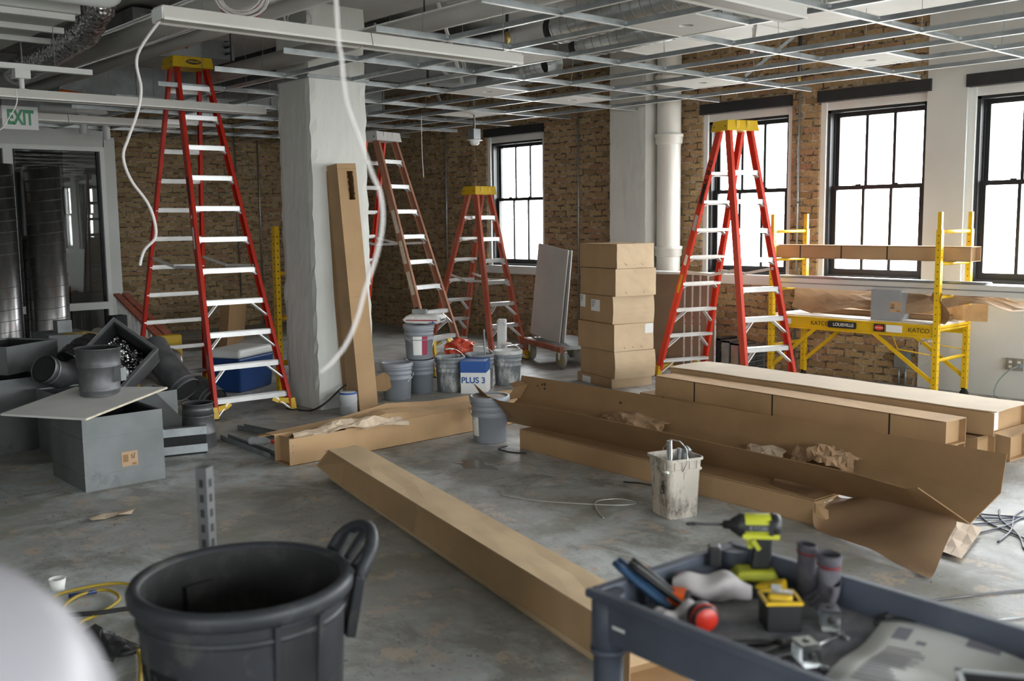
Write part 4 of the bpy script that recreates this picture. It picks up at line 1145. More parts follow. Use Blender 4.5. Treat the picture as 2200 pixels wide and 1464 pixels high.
# folded bag on the stacked pail
def bag(name, label, cat, c, R, sx, sy, sz, mat, seed, group=None):
    rnd = random.Random(seed); n = 14; k = 10; P = []
    for i in range(n+1):
        u = -1+2*i/n; row = []
        e = (1-abs(u)**6)**0.5 if abs(u) < 1 else 0.02
        for j in range(k*2):
            a = 2*math.pi*j/(k*2); ca, sa = math.cos(a), math.sin(a)
            y = sy/2*math.copysign(abs(ca)**0.5, ca)*(0.92+0.08*e); z = sz/2*math.copysign(abs(sa)**0.6, sa)*max(0.12, e)
            row.append(Vector(c) + R@V(u*sx/2 + rnd.uniform(-.005, .005), y + rnd.uniform(-.006, .006), z + sz/2 + rnd.uniform(-.004, .005)))
        P.append(row + [row[0]])
    m = MB(); m.grid(P, 0, True); o = obj(name, m, mat)
    return tag(o, label, cat, group)
o = bag('folded_powder_bag', 'folded white paper bag with red and blue print on top of the stacked pail', 'bag', (-8.24, 6.20, 0.71), Rz(35), 0.40, 0.26, 0.10, simple('white_bag_paper', (0.66, 0.65, 0.63), 0.65, 0, 0.1, 14, 0.4, 22, None, (0.03, 0.07, 0.28), 9, (0.62, 0.66)), 4)
m = MB(); m.box(-0.16, 0.17, -0.134, -0.130, 0.045, 0.056); m.xf(Rz(35)); obj('red_stripe', m, simple('red_print', (0.28, 0.02, 0.03), 0.6), o)
m = MB(); m.obox((-8.30, 6.18, 0.833), (0.16, 0.05, 0.05), Rz(30)); tag(bevel(obj('sanding_block', m, M['galv_dull']), 0.006), 'small grey sanding block on the folded white bag', 'sanding block')
crumple('red_plastic_bag', 'crumpled red and clear plastic bag behind the open pails', 'bag', (-8.55, 6.90, 0.33), Rz(40)@Rx(55), 0.32, 0.24, 0.22, 6, simple('red_orange_film', (0.60, 0.07, 0.03), 0.25, 0, 0.3, 9, 0.3, 20, None, (0.55, 0.5, 0.48), 6, (0.55, 0.6)), 16, 12)
t = thing('caulk_box', 'white splattered tub standing on edge behind the rightmost pail', 'tub', (-8.25, 7.25, 0.37), 40)
m = MB(); m.box(-0.05, 0.05, -0.05, 0.05, -0.37, 0.31); bevel(obj('tub', m, simple('splattered_tub', (0.55, 0.55, 0.53), 0.6, 0, 0.1, 5, 0.1, 20, None, (0.25, 0.25, 0.26), 7, (0.5, 0.6)), t), 0.015)
m = MB(); m.lathe([(0, 0.002), (0.03, 0.001), (0.03, 0)], 16, (0.0505, 0, 0.05), Ry(90)); obj('red_emblem', m, M['red_bright'], t)
# blue and white carton
t = thing('compound_carton', 'blue and white printed carton with a hand hole in front of the open pails', 'carton', (-7.93, 6.60, 0), -49)
m = MB(); m.box(-0.15, 0.15, -0.13, 0.13, 0, 0.33); obj('body', m, M['white_print'], t)
m = MB(); m.box(-0.152, 0.152, -0.132, 0.132, 0.215, 0.332); bl = obj('blue_band', m, M['blue'], t)
m = MB(); m.prism([(0.05*math.cos(a*math.pi/10)*1.1, 0.016*math.sin(a*math.pi/10)) for a in range(20)], lambda u, v, d: (u, -0.1325-d, 0.275+v), 0, 0.001); obj('hand_hole', m, M['white_print'], bl)
m = MB(); m.box(-0.14, 0.14, -0.1315, -0.130, 0.192, 0.202); obj('red_stripe', m, M['red_bright'], t)
text('lettering', 'PLUS 3', 0.085, M['blue'], t, V(0, -0.131, 0.135), frame3((1, 0, 0), (0, 0, 1)), 0.002)
text('lettering', 'PLUS 3', 0.085, M['blue'], t, V(0.1508, 0, 0.135), frame3((0, 1, 0), (0, 0, 1)), 0.002)
# paint cans
for i, (x, y, lab) in enumerate(((-7.83, 4.99, 'white gallon paint can with a blue rim in front of the column'), (-8.0, 5.24, 'second paint can with a blue rim, half hidden behind the front one'))):
    t = thing('paint_can', lab, 'paint can', (x, y, 0), 0, 'paint cans by the column')
    m = MB(); m.lathe([(0, 0), (0.083, 0), (0.083, 0.19), (0.085, 0.194), (0.083, 0.20)], 28); obj('can', m, simple('white_can_label', (0.62, 0.63, 0.64), 0.45, 0, 0.05, 8, 0, 40, (1, 1, 3), (0.4, 0.41, 0.42), 18, (0.6, 0.68)) if not i else bpy.data.materials['white_can_label'], t)
    m = MB(); m.lathe([(0.0835, 0.187), (0.086, 0.19), (0.086, 0.203), (0.078, 0.203), (0.076, 0.197)], 28); obj('rim', m, M['blue'], t)
    m = MB(); m.lathe([(0.077, 0.199), (0.070, 0.204), (0, 0.202)], 28); obj('lid', m, M['alu_pale'], t)
    c = CAMA(x, y); m = MB(); P = [Rz(c-90)@V(0.09*math.cos(math.pi*k/12), 0.085*math.sin(math.pi*k/12), 0.15-0.07*math.sin(math.pi*k/12)) for k in range(13)]; m.tube(P, 0.0018, 6); obj('bail_handle', m, M['chrome'], t)
# square dirty pail with metal pieces in it
t = thing('square_pail', 'dirty off-white square pail with a wire handle in front of the trough', 'pail', (-3.72, 4.62, 0), -18)
def rsq(s, r, n=5):
    P = []
    for cx, cy, a0 in ((s-r, s-r, 0), (-(s-r), s-r, 90), (-(s-r), -(s-r), 180), (s-r, -(s-r), 270)):
        for k in range(n+1):
            a = math.radians(a0+90*k/n); P.append((cx+r*math.cos(a), cy+r*math.sin(a)))
    return P
m = MB(); prof = [(0.098, 0, 0.03), (0.102, 0.006, 0.03), (0.112, 0.285, 0.03), (0.121, 0.287, 0.03), (0.121, 0.295, 0.03), (0.114, 0.30, 0.03), (0.116, 0.345, 0.03), (0.126, 0.347, 0.03), (0.126, 0.362, 0.03), (0.119, 0.362, 0.03), (0.112, 0.29, 0.03), (0.097, 0.02, 0.03)]
ring = [[V(x, y, z) for x, y in rsq(s, r)] for s, z, r in prof]; k = len(ring[0])
m.add([p for r in ring for p in r], [(i*k+j, i*k+(j+1) % k, (i+1)*k+(j+1) % k, (i+1)*k+j) for i in range(len(ring)-1) for j in range(k)])
m.add(ring[0], [tuple(range(k-1, -1, -1))]); m.add(ring[-1], [tuple(range(k))])
for sx, sy in ((1, 0), (-1, 0), (0, 1), (0, -1)):
    for q in (-0.075, -0.025, 0.025, 0.075):
        m.obox((sx*0.1185+sy*q, sy*0.1185+sx*q, 0.322), (0.005 if sx else 0.006, 0.005 if sy else 0.006, 0.045))
obj('body', m, simple('grimy_white_pail', (0.46, 0.415, 0.355), 0.7, 0, 0.12, 6, 0.1, 40, (1, 1, 0.45), (0.075, 0.06, 0.05), 11, (0.47, 0.66)), t)
m = MB(); m.tube([V(0.128, -0.03, 0.29), V(0.135, 0.0, 0.36), V(0.118, 0.0, 0.42), V(0.05, 0.0, 0.452), V(-0.05, 0.0, 0.445), V(-0.13, 0, 0.375), V(-0.128, 0.0, 0.31)], 0.003, 6); obj('bail_handle', m, M['chrome'], t)
m = MB(); m.tube([V(0.07, -0.128, 0.29), V(0.115, -0.12, 0.292)], 0.008, 8); obj('handle_lug', m, M['white'], t)
o = text('lettering', 'VSM', 0.045, M['ink'], t, V(0.045, -0.1125, 0.19), frame3((0, 0, -1), (1, 0, 0)))
for i, (x, y, l, r, lab) in enumerate(((-0.03, -0.01, 0.44, 0.016, 'bright round metal tube standing in the dirty square pail'), (0.03, 0.0, 0.41, 0.012, 'thin dark metal rod leaning in the dirty square pail'), (0.055, 0.03, 0.415, 0.014, 'curved metal fitting standing right in the dirty square pail'))):
    q = Rz(-18)@V(x, y, 0); m = MB()
    if i < 2: m.tube([V(-3.72+q.x, 4.62+q.y, 0.03), V(-3.72+q.x*1.4, 4.62+q.y*1.4, l)], r, 12)
    else: m.tube([V(-3.72+q.x, 4.62+q.y, 0.03), V(-3.72+q.x, 4.62+q.y, 0.38), V(-3.72+q.x+0.015, 4.62+q.y, l), V(-3.72+q.x+0.04, 4.62+q.y, l-0.02)], r, 10)
    tag(obj('metal_tube', m, M['chrome'] if i == 0 else M['galv_dull']), lab, 'metal tube')

# ---------------- drywall dolly and leaning sheets ----------------
t = thing('panel_dolly', 'low panel dolly with four casters and orange-brown side rails behind the carton stack', 'dolly', (-8.72, 8.72, 0), -20)
m = MB(); m.box(-0.55, 0.55, -0.30, 0.30, 0.235, 0.275); obj('platform', m, M['galv_dull'], t)
m = MB()
for s in (-1, 1): m.box(-0.58, 0.58, s*0.33-0.03, s*0.33+0.03, 0.21, 0.275)
bevel(obj('side_rail', m, simple('worn_orange_wood', (0.30, 0.09, 0.045), 0.7, 0, 0.3, 6, 0.1, 30, None, (0.4, 0.33, 0.28), 8, (0.55, 0.7)), t), 0.008)
for x in (-0.45, 0.45):
    for y in (-0.28, 0.28):
        m = MB(); m.lathe([(0.04, -0.025), (0.105, -0.025), (0.115, -0.012), (0.115, 0.012), (0.105, 0.025), (0.04, 0.025)], 28, (x, y, 0.115), Rx(90)@Ry(0)); w = obj('wheel', m, simple('grey_tread', (0.25, 0.24, 0.21), 0.7) if 'grey_tread' not in bpy.data.materials else bpy.data.materials['grey_tread'], t)
        m = MB(); m.lathe([(0, -0.028), (0.062, -0.028), (0.07, -0.02), (0.07, 0.02), (0.062, 0.028), (0, 0.028)], 20, (x, y, 0.115), Rx(90)); obj('hub', m, simple('mustard_hub', (0.30, 0.24, 0.06), 0.6) if 'mustard_hub' not in bpy.data.materials else bpy.data.materials['mustard_hub'], w)
        m = MB()
        for s in (-0.033, 0.033): m.bar(V(x, y+s, 0.115), V(x+0.02, y+s, 0.22), 0.006, 0.05, (1, 0, 0))
        m.box(x-0.05, x+0.07, y-0.045, y+0.045, 0.20, 0.21); obj('caster_fork', m, M['alu_pale'], t)
t = thing('gypsum_sheet', 'large grey-white board leaning upright on the dolly below the far window', 'board', (-8.98, 8.60, 0.277), -18)
m = MB(); m.obox((0, 0.06, 0.575), (0.83, 0.013, 1.15), Rx(-4)@Ry(5)); obj('board', m, M['gyp'], t)
m = MB(); m.obox((0.05, 0.10, 0.565), (0.80, 0.013, 1.13), Rx(-4)@Ry(3)); obj('board_behind', m, M['gyp'], t)
# stack of foil-edged boards leaning on the pier
for i in range(5):
    lab = ['nearest brown-faced board leaning against the white pier', 'second brown board with a red and white taped edge, behind the nearest one', 'third brown board with a taped edge leaning by the pier', 'fourth brown board with a taped edge leaning by the pier', 'farthest brown board with a taped edge, touching the brick'][i]
    t = thing('insulation_board', lab, 'board', (-7.72+0.085*i, 9.36+0.035*i, 0), 0, 'boards leaning by the pier')
    R = Rx(-3.2)@Ry(-2.0)
    m = MB(); m.obox(R@V(0, 0, 0.545), (0.60, 0.03, 1.09), R); obj('board', m, simple('brown_board_face', (0.27, 0.185, 0.12), 0.75, 0, 0.08, 4) if i == 0 else bpy.data.materials['brown_board_face'], t)
    m = MB(); m.obox(R@V(0.3015, 0, 0.545), (0.003, 0.031, 1.09), R)
    if i == 0: M['tape'] = simple('red_and_white_edge_tape', (0.66, 0.62, 0.64), 0.4, 0, 0.05, 6, 0, 40, (1, 1, 0.35), (0.42, 0.05, 0.07), 14, (0.56, 0.6))
    obj('edge_tape', m, M['tape'], t)
m = MB(); m.box(-8.1, -7.05, 9.33, 9.52, 1.1, 1.125); tag(obj('white_shelf_board', m, M['white_gloss']), 'white board lying flat on top of the leaning brown boards', 'board')
# metal frames piled behind the red double-sided ladder
for i in range(4):
    t = thing('metal_diffuser', ['leftmost dark metal diffuser frame by the brick wall', 'second metal diffuser frame from the left by the brick wall', 'third metal diffuser frame from the left by the brick wall', 'rightmost metal diffuser frame by the brick wall'][i], 'diffuser', (-7.10+0.13*i, 9.72, 0), 0, 'diffuser frames on the floor by the wall')
    m = MB(); h = 0.36-0.02*i
    for p in ((-0.05, 0.05, -0.17, -0.15), (-0.05, 0.05, 0.15, 0.17)): m.box(p[0], p[1], p[2], p[3], 0, h)
    m.box(-0.05, 0.05, -0.17, 0.17, 0, 0.02); m.box(-0.05, 0.05, -0.17, 0.17, h-0.02, h)
    obj('frame', m, M['galv'] if i else M['dark'], t)
    m = MB()
    for k in range(5): m.box(-0.04, 0.04, -0.15, 0.15, 0.05+0.06*k, 0.058+0.06*k)
    obj('louvre', m, M['galv_dull'], t)

# ---------------- sheet-metal pile at the left ----------------
PG = None
duct_box('metal_duct_box', 'large grey sheet-metal duct box on the floor with a white board lying on it', (-7.04, 2.51, 0), 0, 0.64, 0.54, 0.49, M['galv_box'], M['liner'], ('x', 0.03, 0.18), (0.10, 0.345))
A, B, Cc, Dd = V(-7.15, 1.87, 0.508), V(-6.61, 2.23, 0.50), V(-6.95, 2.92, 0.585), V(-7.40, 2.44, 0.59)
m = MB(); up = V(0, 0, 0.014); m.hexa([A, B, Cc, Dd, A+up, B+up, Cc+up, Dd+up])
t = tag(obj('gypsum_offcut', m, M['gyp']), 'white gypsum board offcut lying on the large grey duct box', 'board')
m = MB(); o = V(0.002, -0.002, 0); m.hexa([B+o-V(0,0,0), B+V(0.004, 0.002, 0), Cc+V(0.004, 0.002, 0), Cc+V(0.001, 0, 0), B+o+up*0.95, B+V(0.004, 0.002, 0)+up*0.95, Cc+V(0.004, 0.002, 0)+up*0.95, Cc+V(0.001, 0, 0)+up*0.95]); m.move(-t.location)
obj('broken_edge', m, M['gyp_edge'], t)
def collar(name, label, loc, R, r0, r1, h, mat, n=28, wall=0.006, bracket=False, rings=(0.25, 0.7)):
    t = thing(name, label, 'duct collar', loc)
    m = MB(); f = lambda q: r0+(r1-r0)*q
    pr_ = [(f(0)*1.0, 0)]
    for q in rings: pr_ += [(f(q), h*q-0.008), (f(q)+0.006, h*q), (f(q), h*q+0.008)]
    pr_ += [(f(0.74)+0.0, h*0.74), (r1, h), (r1+0.008, h), (r1+0.008, h-0.006), (r1-wall, h-0.004), (f(0.5)-wall, h*0.5), (r0-wall, 0.0), (r0, 0)]
    m.lathe(pr_, n); obj('ring', m.xf(R), mat, t)
    m = MB(); m.lathe([(r0-wall-0.001, 0.005), (r1-wall-0.003, h-0.008), (r1-wall-0.012, h-0.008), (r0-wall-0.012, 0.005)], n); obj('liner', m.xf(R), M['liner'], t)
    if bracket:
        m = MB(); m.box(-r0-0.06, -r0+0.0, -0.03, 0.03, 0.10, 0.19); m.tube([V(-r0-0.03, -0.03, 0.145), V(-r0-0.03, -0.06, 0.145)], 0.035, 10); obj('damper_bracket', m.xf(R), M['galv_dull'], t)
    return t
I3 = Matrix.Identity(3)
collar('duct_collar', 'dark flared round duct collar standing on the white board', (-7.14, 2.52, 0.575), Rz(215), 0.132, 0.152, 0.33, M['galv_dark'], bracket=True, rings=(0.12, 0.62))
collar('duct_collar', 'dark round take-off collar standing on the floor beside the ladder foot', (-7.52, 3.40, 0), I3, 0.135, 0.115, 0.35, M['galv_dark'], rings=(0.32, 0.72))
m = MB()
t = duct_box('metal_duct_box', 'tall grey duct box on the floor at the left edge of the picture', (-8.60, 2.30, 0), 5, 0.54, 0.50, 0.575, M['galv_box'], M['liner'], None, (0.36,))
duct_box('metal_duct_box', 'open-topped duct box with a black lining, stacked on the tall one at the left edge', (-8.92, 2.42, 0.578), 33, 0.50, 0.58, 0.225, M['galv_box'], M['liner'], ('y', 0.02, 0.11), (0.15,))
duct_box('metal_duct_box', 'grey duct box standing half hidden between the large box and the tall box', (-7.98, 2.62, 0), 0, 0.46, 0.42, 0.50, M['galv_box'], M['liner'], None, (0.2,))
duct_box('metal_duct_box', 'small open duct box behind the white board, right of the pile', (-8.42, 3.36, 0), 8, 0.38, 0.34, 0.35, M['galv_box'], M['liner'], None, (0.2,))
# tilted square duct, foil lined
RT = frame3((0.45, 0.62, 0.62), (-0.50, -0.38, 0.75))
t = thing('tilted_square_duct', 'square duct tipped up on a corner showing its black and foil lining', 'duct box', (-8.02, 2.98, 0.52))
m = MB(); a = 0.215; e = 0.022; dz = 0.30
for p in ((-a, a, -a, -a+e), (-a, a, a-e, a), (-a, -a+e, -a+e, a-e), (a-e, a, -a+e, a-e)): m.box(p[0], p[1], p[2], p[3], -dz, 0)
# opening faces the camera
zc = V(0.80, -0.38, 0.46).normalized(); xr = V(0.42, 0.62, -0.66); xr = (xr - zc*xr.dot(zc)).normalized(); yr = zc.cross(xr)
RT = Matrix((xr, yr, zc)).transposed()
obj('shell', m.xf(RT, (0, 0, 0.22)), M['galv_dark'], t)
m = MB()
for p in ((-a+e, a-e, -a+e, -a+e+0.01), (-a+e, a-e, a-e-0.01, a-e), (-a+e, -a+e+0.01, -a+e, a-e)): m.box(p[0], p[1], p[2], p[3], -dz, -0.015)
m.box(-a+e, a-e, -a+e, a-e, -dz, -dz+0.01)
obj('liner', m.xf(RT, (0, 0, 0.22)), M['liner'], t)
_fr = random.Random(5)
P = [[V(-a+0.04+0.34*i/25, -a+0.04+0.34*j/25, -0.22+0.13*math.sin(math.pi*j/25)*math.sin(math.pi*(i+1)/27)+_fr.uniform(-0.013, 0.013)) for j in range(26)] for i in range(26)]
m = MB(); m.grid(P, 0.0); obj('foil_lining', m.xf(RT, (0, 0, 0.22)), M['foil'], t)
m = MB(); m.box(-a-0.004, a+0.004, -a-0.004, -a, -0.04, 0.004); m.box(-a-0.004, a+0.004, a, a+0.004, -0.04, 0.004); m.box(a, a+0.004, -a, a, -0.04, 0.004); m.box(-a-0.004, -a, -a, a, -0.04, 0.004)
obj('flange', m.xf(RT, (0, 0, 0.22)), M['galv_dull'], t)
# elbows and flexible duct
def elbow(name, label, pts, r, mat, ringmat=None):
    t = thing(name, label, 'duct elbow', pts[0]); O = Vector(pts[0])
    m = MB(); m.tube([Vector(p)-O for p in pts], r, 20, cap=False); obj('shell', m, mat, t)
    m = MB(); m.tube([Vector(p)-O for p in pts], r-0.008, 20, cap=True); obj('liner', m, M['liner'], t)
    d0 = (Vector(pts[0])-Vector(pts[1])).normalized(); q = MB()
    for off in (0.0, 0.05): q.tube([-d0*(off+0.012), -d0*off+d0*0.004], [r+0.006, r+0.006], 20, cap=False)
    obj('rim', q, ringmat or mat, t)
    return t
elbow('duct_elbow', 'ribbed round duct elbow with its dark mouth facing up-left, behind the flared collar', [(-8.12, 2.45, 0.66), (-8.20, 2.58, 0.59), (-8.32, 2.72, 0.56), (-8.45, 2.83, 0.58)], 0.105, M['galv_dark'], M['galv_dull'])
elbow('duct_elbow', 'segmented grey duct elbow sloping down behind the small open box', [(-8.44, 3.72, 0.30), (-8.60, 3.66, 0.44), (-8.72, 3.62, 0.56), (-8.86, 3.62, 0.66)], 0.125, M['galv_dark'], M['galv_dull'])
elbow('duct_elbow', 'ribbed duct elbow mouth low on the floor next to the red ladder foot', [(-8.60, 4.05, 0.14), (-8.72, 4.02, 0.20), (-8.86, 4.0, 0.24)], 0.125, M['galv_dark'], M['galv_dull'])
def flex(label, pts, r, mat, seed, name='flexible_duct'):
    rnd = random.Random(seed); m = MB(); P = []
    pts = [Vector(p) for p in pts]
    L = []
    for i in range(len(pts)-1):
        for k in range(8): L.append(pts[i].lerp(pts[i+1], k/8))
    L.append(pts[-1])
    m.tube(L, [r*(1+0.05*(i % 2)+rnd.uniform(-0.06, 0.06)) for i in range(len(L))], 16)
    return tag(obj(name, m, mat), label, 'flexible duct')
flex('shiny foil-wrapped flexible duct lying behind the tipped square duct', [(-9.0, 3.15, 0.70), (-9.1, 3.6, 0.55), (-9.2, 3.9, 0.40)], 0.17, simple('dusty_grey_foil', (0.36, 0.34, 0.33), 0.32, 0.8, 0.2, 12, 0.5, 26), 4)
flex('black and silver foil bundle behind the flared collar', [(-8.55, 2.78, 0.62), (-8.62, 2.92, 0.70), (-8.75, 3.05, 0.72)], 0.12, simple('black_foil', (0.10, 0.10, 0.11), 0.15, 0.8, 0.5, 20, 0.7, 30), 5, 'foil_bundle')
crumple('insulation_scrap', 'yellow fibreglass insulation scrap poking out above the foil bundle', 'insulation', (-8.95, 3.05, 0.80), Rz(30), 0.40, 0.14, 0.06, 7, simple('yellow_glass_wool', (0.42, 0.31, 0.10), 0.95, 0, 0.2, 30, 0.5, 60), 10, 6)
t = thing('metal_duct_box', 'small dark metal box standing upright at the back of the pile near the white post', 'duct box', (-13.4, 5.02, 0.0), 10)
m = MB(); m.box(-0.10, 0.10, -0.10, 0.10, 0, 0.56); obj('shell', m, M['dark'], t)
m = MB(); m.box(-0.09, 0.09, -0.09, 0.09, 0.56, 0.563); obj('opening', m, M['liner'], t)
t = thing('junction_box', 'small grey square metal box on the pile in front of the dark glazing', 'box', (-12.2, 3.92, 0.52)); m = MB(); m.box(-0.08, 0.08, -0.08, 0.08, 0, 0.14); obj('box', m, M['galv_dull'], t)
m = MB(); m.box(-0.3, 0.3, -0.25, 0.25, -0.52, -0.002); obj('plinth', m, M['galv_box'], t)
# triangular sheet and rail frame in front
m = MB(); m.grid([[V(-8.05, 3.02, 0.40), V(-7.45, 3.12, 0.02)], [V(-8.10, 3.30, 0.38), V(-7.50, 3.46, 0.02)]], 0.004)
tag(obj('sheet_metal_offcut', m, M['galv_box']), 'sloping triangular sheet-metal offcut between the large box and the small open box', 'sheet metal')
t = thing('linear_diffuser', 'slotted metal diffuser with two pale rails and a black core beside the large duct box', 'diffuser', (-7.34, 3.10, 0), 74)
for z in (0.012, 0.148):
    m = MB(); m.box(-0.26, 0.26, -0.03, 0.03, z, z+0.065); bevel(obj('rail', m, M['galv'], t), 0.003)
m = MB(); m.box(-0.25, 0.25, -0.025, 0.025, 0.0, 0.15); obj('core', m, M['liner'], t)
# tall spiral ducts standing in front of the glazing
for i, (x, y, r, h, lab) in enumerate(((-13.75, 3.72, 0.215, 2.52, 'tall spiral duct standing at the left edge of the picture'), (-13.72, 4.28, 0.225, 2.50, 'tall spiral duct standing right of the others in front of the dark glazing'), (-14.1, 4.18, 0.09, 1.62, 'short slim spiral duct standing between the tall ones'), (-14.2, 3.95, 0.12, 2.54, 'thin tall dark spiral duct standing behind the left one'))):
    t = thing('spiral_duct', lab, 'spiral duct', (x, y, 0), 0, 'spiral ducts by the glazing')
    m = MB(); prof = []
    m.lathe([(r, 0), (r, h), (r-0.006, h), (r-0.006, 0)], 36); obj('pipe', m, M['spiral'], t)
    m = MB(); turns = int(h/0.135); P = [V((r+0.001)*math.cos(a*2*math.pi/24), (r+0.001)*math.sin(a*2*math.pi/24), 0.02+(h-0.04)*a/(24*turns)) for a in range(24*turns+1)]
    m.tube(P, 0.0042, 5); obj('spiral_seam', m, M['galv_dark'], t)
    m = MB(); m.disc(r-0.008, h-0.05, 24); obj('bore_shade_disc', m, M['liner'], t)  # black disc standing in for the shade inside the duct
# steel studs on the floor by the open long carton
for i, (a_, b_, lab) in enumerate((((-7.62, 3.66), (-6.72, 3.62), 'galvanized steel stud on the floor ending at the open long carton'), ((-7.9, 3.95), (-6.80, 4.12), 'second galvanized steel stud behind the first, near the ladder foot'))):
    m = MB(); a = V(a_[0], a_[1], 0.004); b = V(b_[0], b_[1], 0.004); d = (b-a).normalized(); n = V(-d.y, d.x, 0)
    m.bar(a, b, 0.065, 0.003)
    for s in (-1, 1): m.bar(a+n*s*0.032+V(0, 0, 0.018), b+n*s*0.032+V(0, 0, 0.018), 0.003, 0.036)
    tag(obj('steel_stud', m, M['galv_dull']), lab, 'steel stud')
m = MB(); m.lathe([(0, 0), (0.032, 0), (0.034, 0.02), (0.031, 0.05), (0.034, 0.08), (0.033, 0.13), (0.014, 0.17), (0.014, 0.19), (0, 0.19)], 18); m.xf(frame3((0, 0, 1), (0.5, -0.8, 0)), (-7.10, 3.62, 0.077))
t = tag(obj('water_bottle', m, simple('clear_pet', (0.45, 0.46, 0.47), 0.15, 0, 0.1, 20)), 'clear plastic water bottle with a red cap lying on the steel stud', 'bottle')
m = MB(); m.lathe([(0, 0.19), (0.017, 0.19), (0.017, 0.21), (0, 0.21)], 14); m.xf(frame3((0, 0, 1), (0.5, -0.8, 0)), (-7.10, 3.62, 0.077)); m.move(-t.location); obj('cap', m, M['red_bright'], t)

# cooler, cardboard and hand truck behind the red ladder
t = thing('drink_cooler', 'blue cooler chest with a white lid behind the tall red ladder', 'cooler', (-9.90, 4.98, 0), -62)
m = MB(); m.hexa([(-0.29, -0.19, 0), (0.29, -0.19, 0), (0.29, 0.19, 0), (-0.29, 0.19, 0), (-0.32, -0.21, 0.36), (0.32, -0.21, 0.36), (0.32, 0.21, 0.36), (-0.32, 0.21, 0.36)]); bd = bevel(obj('chest', m, simple('royal_blue_plastic', (0.01, 0.05, 0.19), 0.35), t), 0.02)
m = MB(); m.hexa([(-0.33, -0.22, 0.36), (0.33, -0.22, 0.36), (0.33, 0.22, 0.36), (-0.33, 0.22, 0.36), (-0.30, -0.20, 0.45), (0.30, -0.20, 0.45), (0.30, 0.20, 0.45), (-0.30, 0.20, 0.45)]); bevel(obj('lid', m, M['white_gloss'], t), 0.03, 3)
m = MB(); m.box(-0.14, 0.02, -0.208, -0.205, 0.17, 0.26); m.xf(Rx(2.8)); lb = obj('maker_label', m, simple('sky_blue_label', (0.10, 0.35, 0.6), 0.5), t)
m = MB(); m.box(-0.03, 0.02, -0.2095, -0.2085, 0.17, 0.26); m.xf(Rx(2.8)); obj('yellow_label', m, M['yellow'], t)
text('lettering', 'IGLOO', 0.05, M['white_print'], t, V(-0.06, -0.207, 0.295), frame3((1, 0, 0), (0, 0, 1)), 0.001)
text('lettering', '4', 0.07, M['white_print'], t, V(-0.115, -0.219, 0.21), frame3((1, 0, 0), (0, 0, 1)), 0.001)
m = MB(); m.tube([V(-0.34, -0.14, 0.28), V(-0.37, -0.14, 0.30), V(-0.37, 0.14, 0.30), V(-0.34, 0.14, 0.28)], 0.014, 8); obj('carry_handle', m, M['white_gloss'], t)
t = thing('flat_carton', 'flat brown carton leaning on the brick wall behind the cooler', 'carton', (-13.6, 6.75, 0), -38)
m = MB(); m.obox((0, 0, 0.32), (1.25, 0.12, 0.64), Rx(-6)); obj('body', m, M['card_dark'], t)
m = MB(); m.obox((0, -0.075, 0.33), (1.1, 0.004, 0.004), Rx(-6)); obj('seam', m, M['card'], t)
t = thing('hand_truck', 'black hand truck standing between the red ladder and the yellow scaffold frames', 'hand truck', (-9.62, 5.78, 0), -15)
for s in (-1, 1):
    m = MB(); m.tube([V(0.0, s*0.17, 0.06), V(-0.12, s*0.17, 1.12), V(-0.20, s*0.15, 1.2)], 0.014, 8); obj('upright', m, M['black'], t)
    m = MB(); m.lathe([(0, -0.025), (0.11, -0.025), (0.125, -0.01), (0.125, 0.01), (0.11, 0.025), (0, 0.025)], 20, (-0.04, s*0.23, 0.125), Rx(90)); obj('wheel', m, M['rubber'], t)
for z in (0.3, 0.62, 0.95):
    m = MB(); x = -0.12*(z-0.06)/1.06; m.tube([V(x, -0.17, z), V(x, 0.17, z)], 0.010, 8); obj('cross_bar', m, M['black'], t)
m = MB(); m.box(0.0, 0.22, -0.2, 0.2, 0.0, 0.01); obj('toe_plate', m, M['black'], t)
t = thing('broom', 'broom with a black head and a pale dust cloth propped upright left of the column', 'broom', (-10.2, 5.92, 0), 20)
m = MB(); m.tube([V(0, 0, 0), V(-0.03, 0, 1.42)], 0.012, 8); obj('handle', m, M['galv_dark'], t)
m = MB(); m.hexa([(-0.06, -0.13, 1.52), (0.0, -0.13, 1.52), (0.0, 0.13, 1.52), (-0.06, 0.13, 1.52), (-0.055, -0.10, 1.62), (-0.01, -0.10, 1.62), (-0.01, 0.10, 1.62), (-0.055, 0.10, 1.62)]); obj('head', m, M['black'], t)
m = MB(); m.grid([[V(-0.03+0.012*math.sin(i*1.7), -0.14+0.28*i/8*(1-0.25*j/4), 1.53-0.12*j) for j in range(5)] for i in range(9)], 0.004); obj('dust_cloth', m, simple('grey_cloth', (0.36, 0.34, 0.33), 0.9, 0, 0.1, 10), t)

# ---------------- overhead: suspended grid ----------------
GZ = 3.05
grid = thing('suspended_ceiling_grid', 'open galvanized suspended ceiling grid without most of its tiles', 'ceiling grid', (-7.5, 7.0, GZ))
GO = Vector(grid.location)
def tee(name, a, b_, h=0.040, fw=0.024):
    """inverted T: web with bulb in zinc, pale face flange below"""
    a, b_ = Vector(a)-GO, Vector(b_)-GO
    m = MB()
    m.bar(a+V(0, 0, h/2+0.002), b_+V(0, 0, h/2+0.002), 0.004, h)
    m.bar(a+V(0, 0, h-0.003), b_+V(0, 0, h-0.003), 0.008, 0.012)
    nweb = len(m.f)
    m.bar(a+V(0, 0, 0.0015), b_+V(0, 0, 0.0015), fw, 0.003)
    me = bpy.data.meshes.new(name); me.from_pydata(m.v, [], m.f)
    me.materials.append(M['galv']); me.materials.append(M['tee_face'])
    me.polygons.foreach_set('material_index', [0]*nweb + [1]*(len(m.f)-nweb))
    o = bpy.data.objects.new(name, me); C.objects.link(o); o.parent = grid
    return o
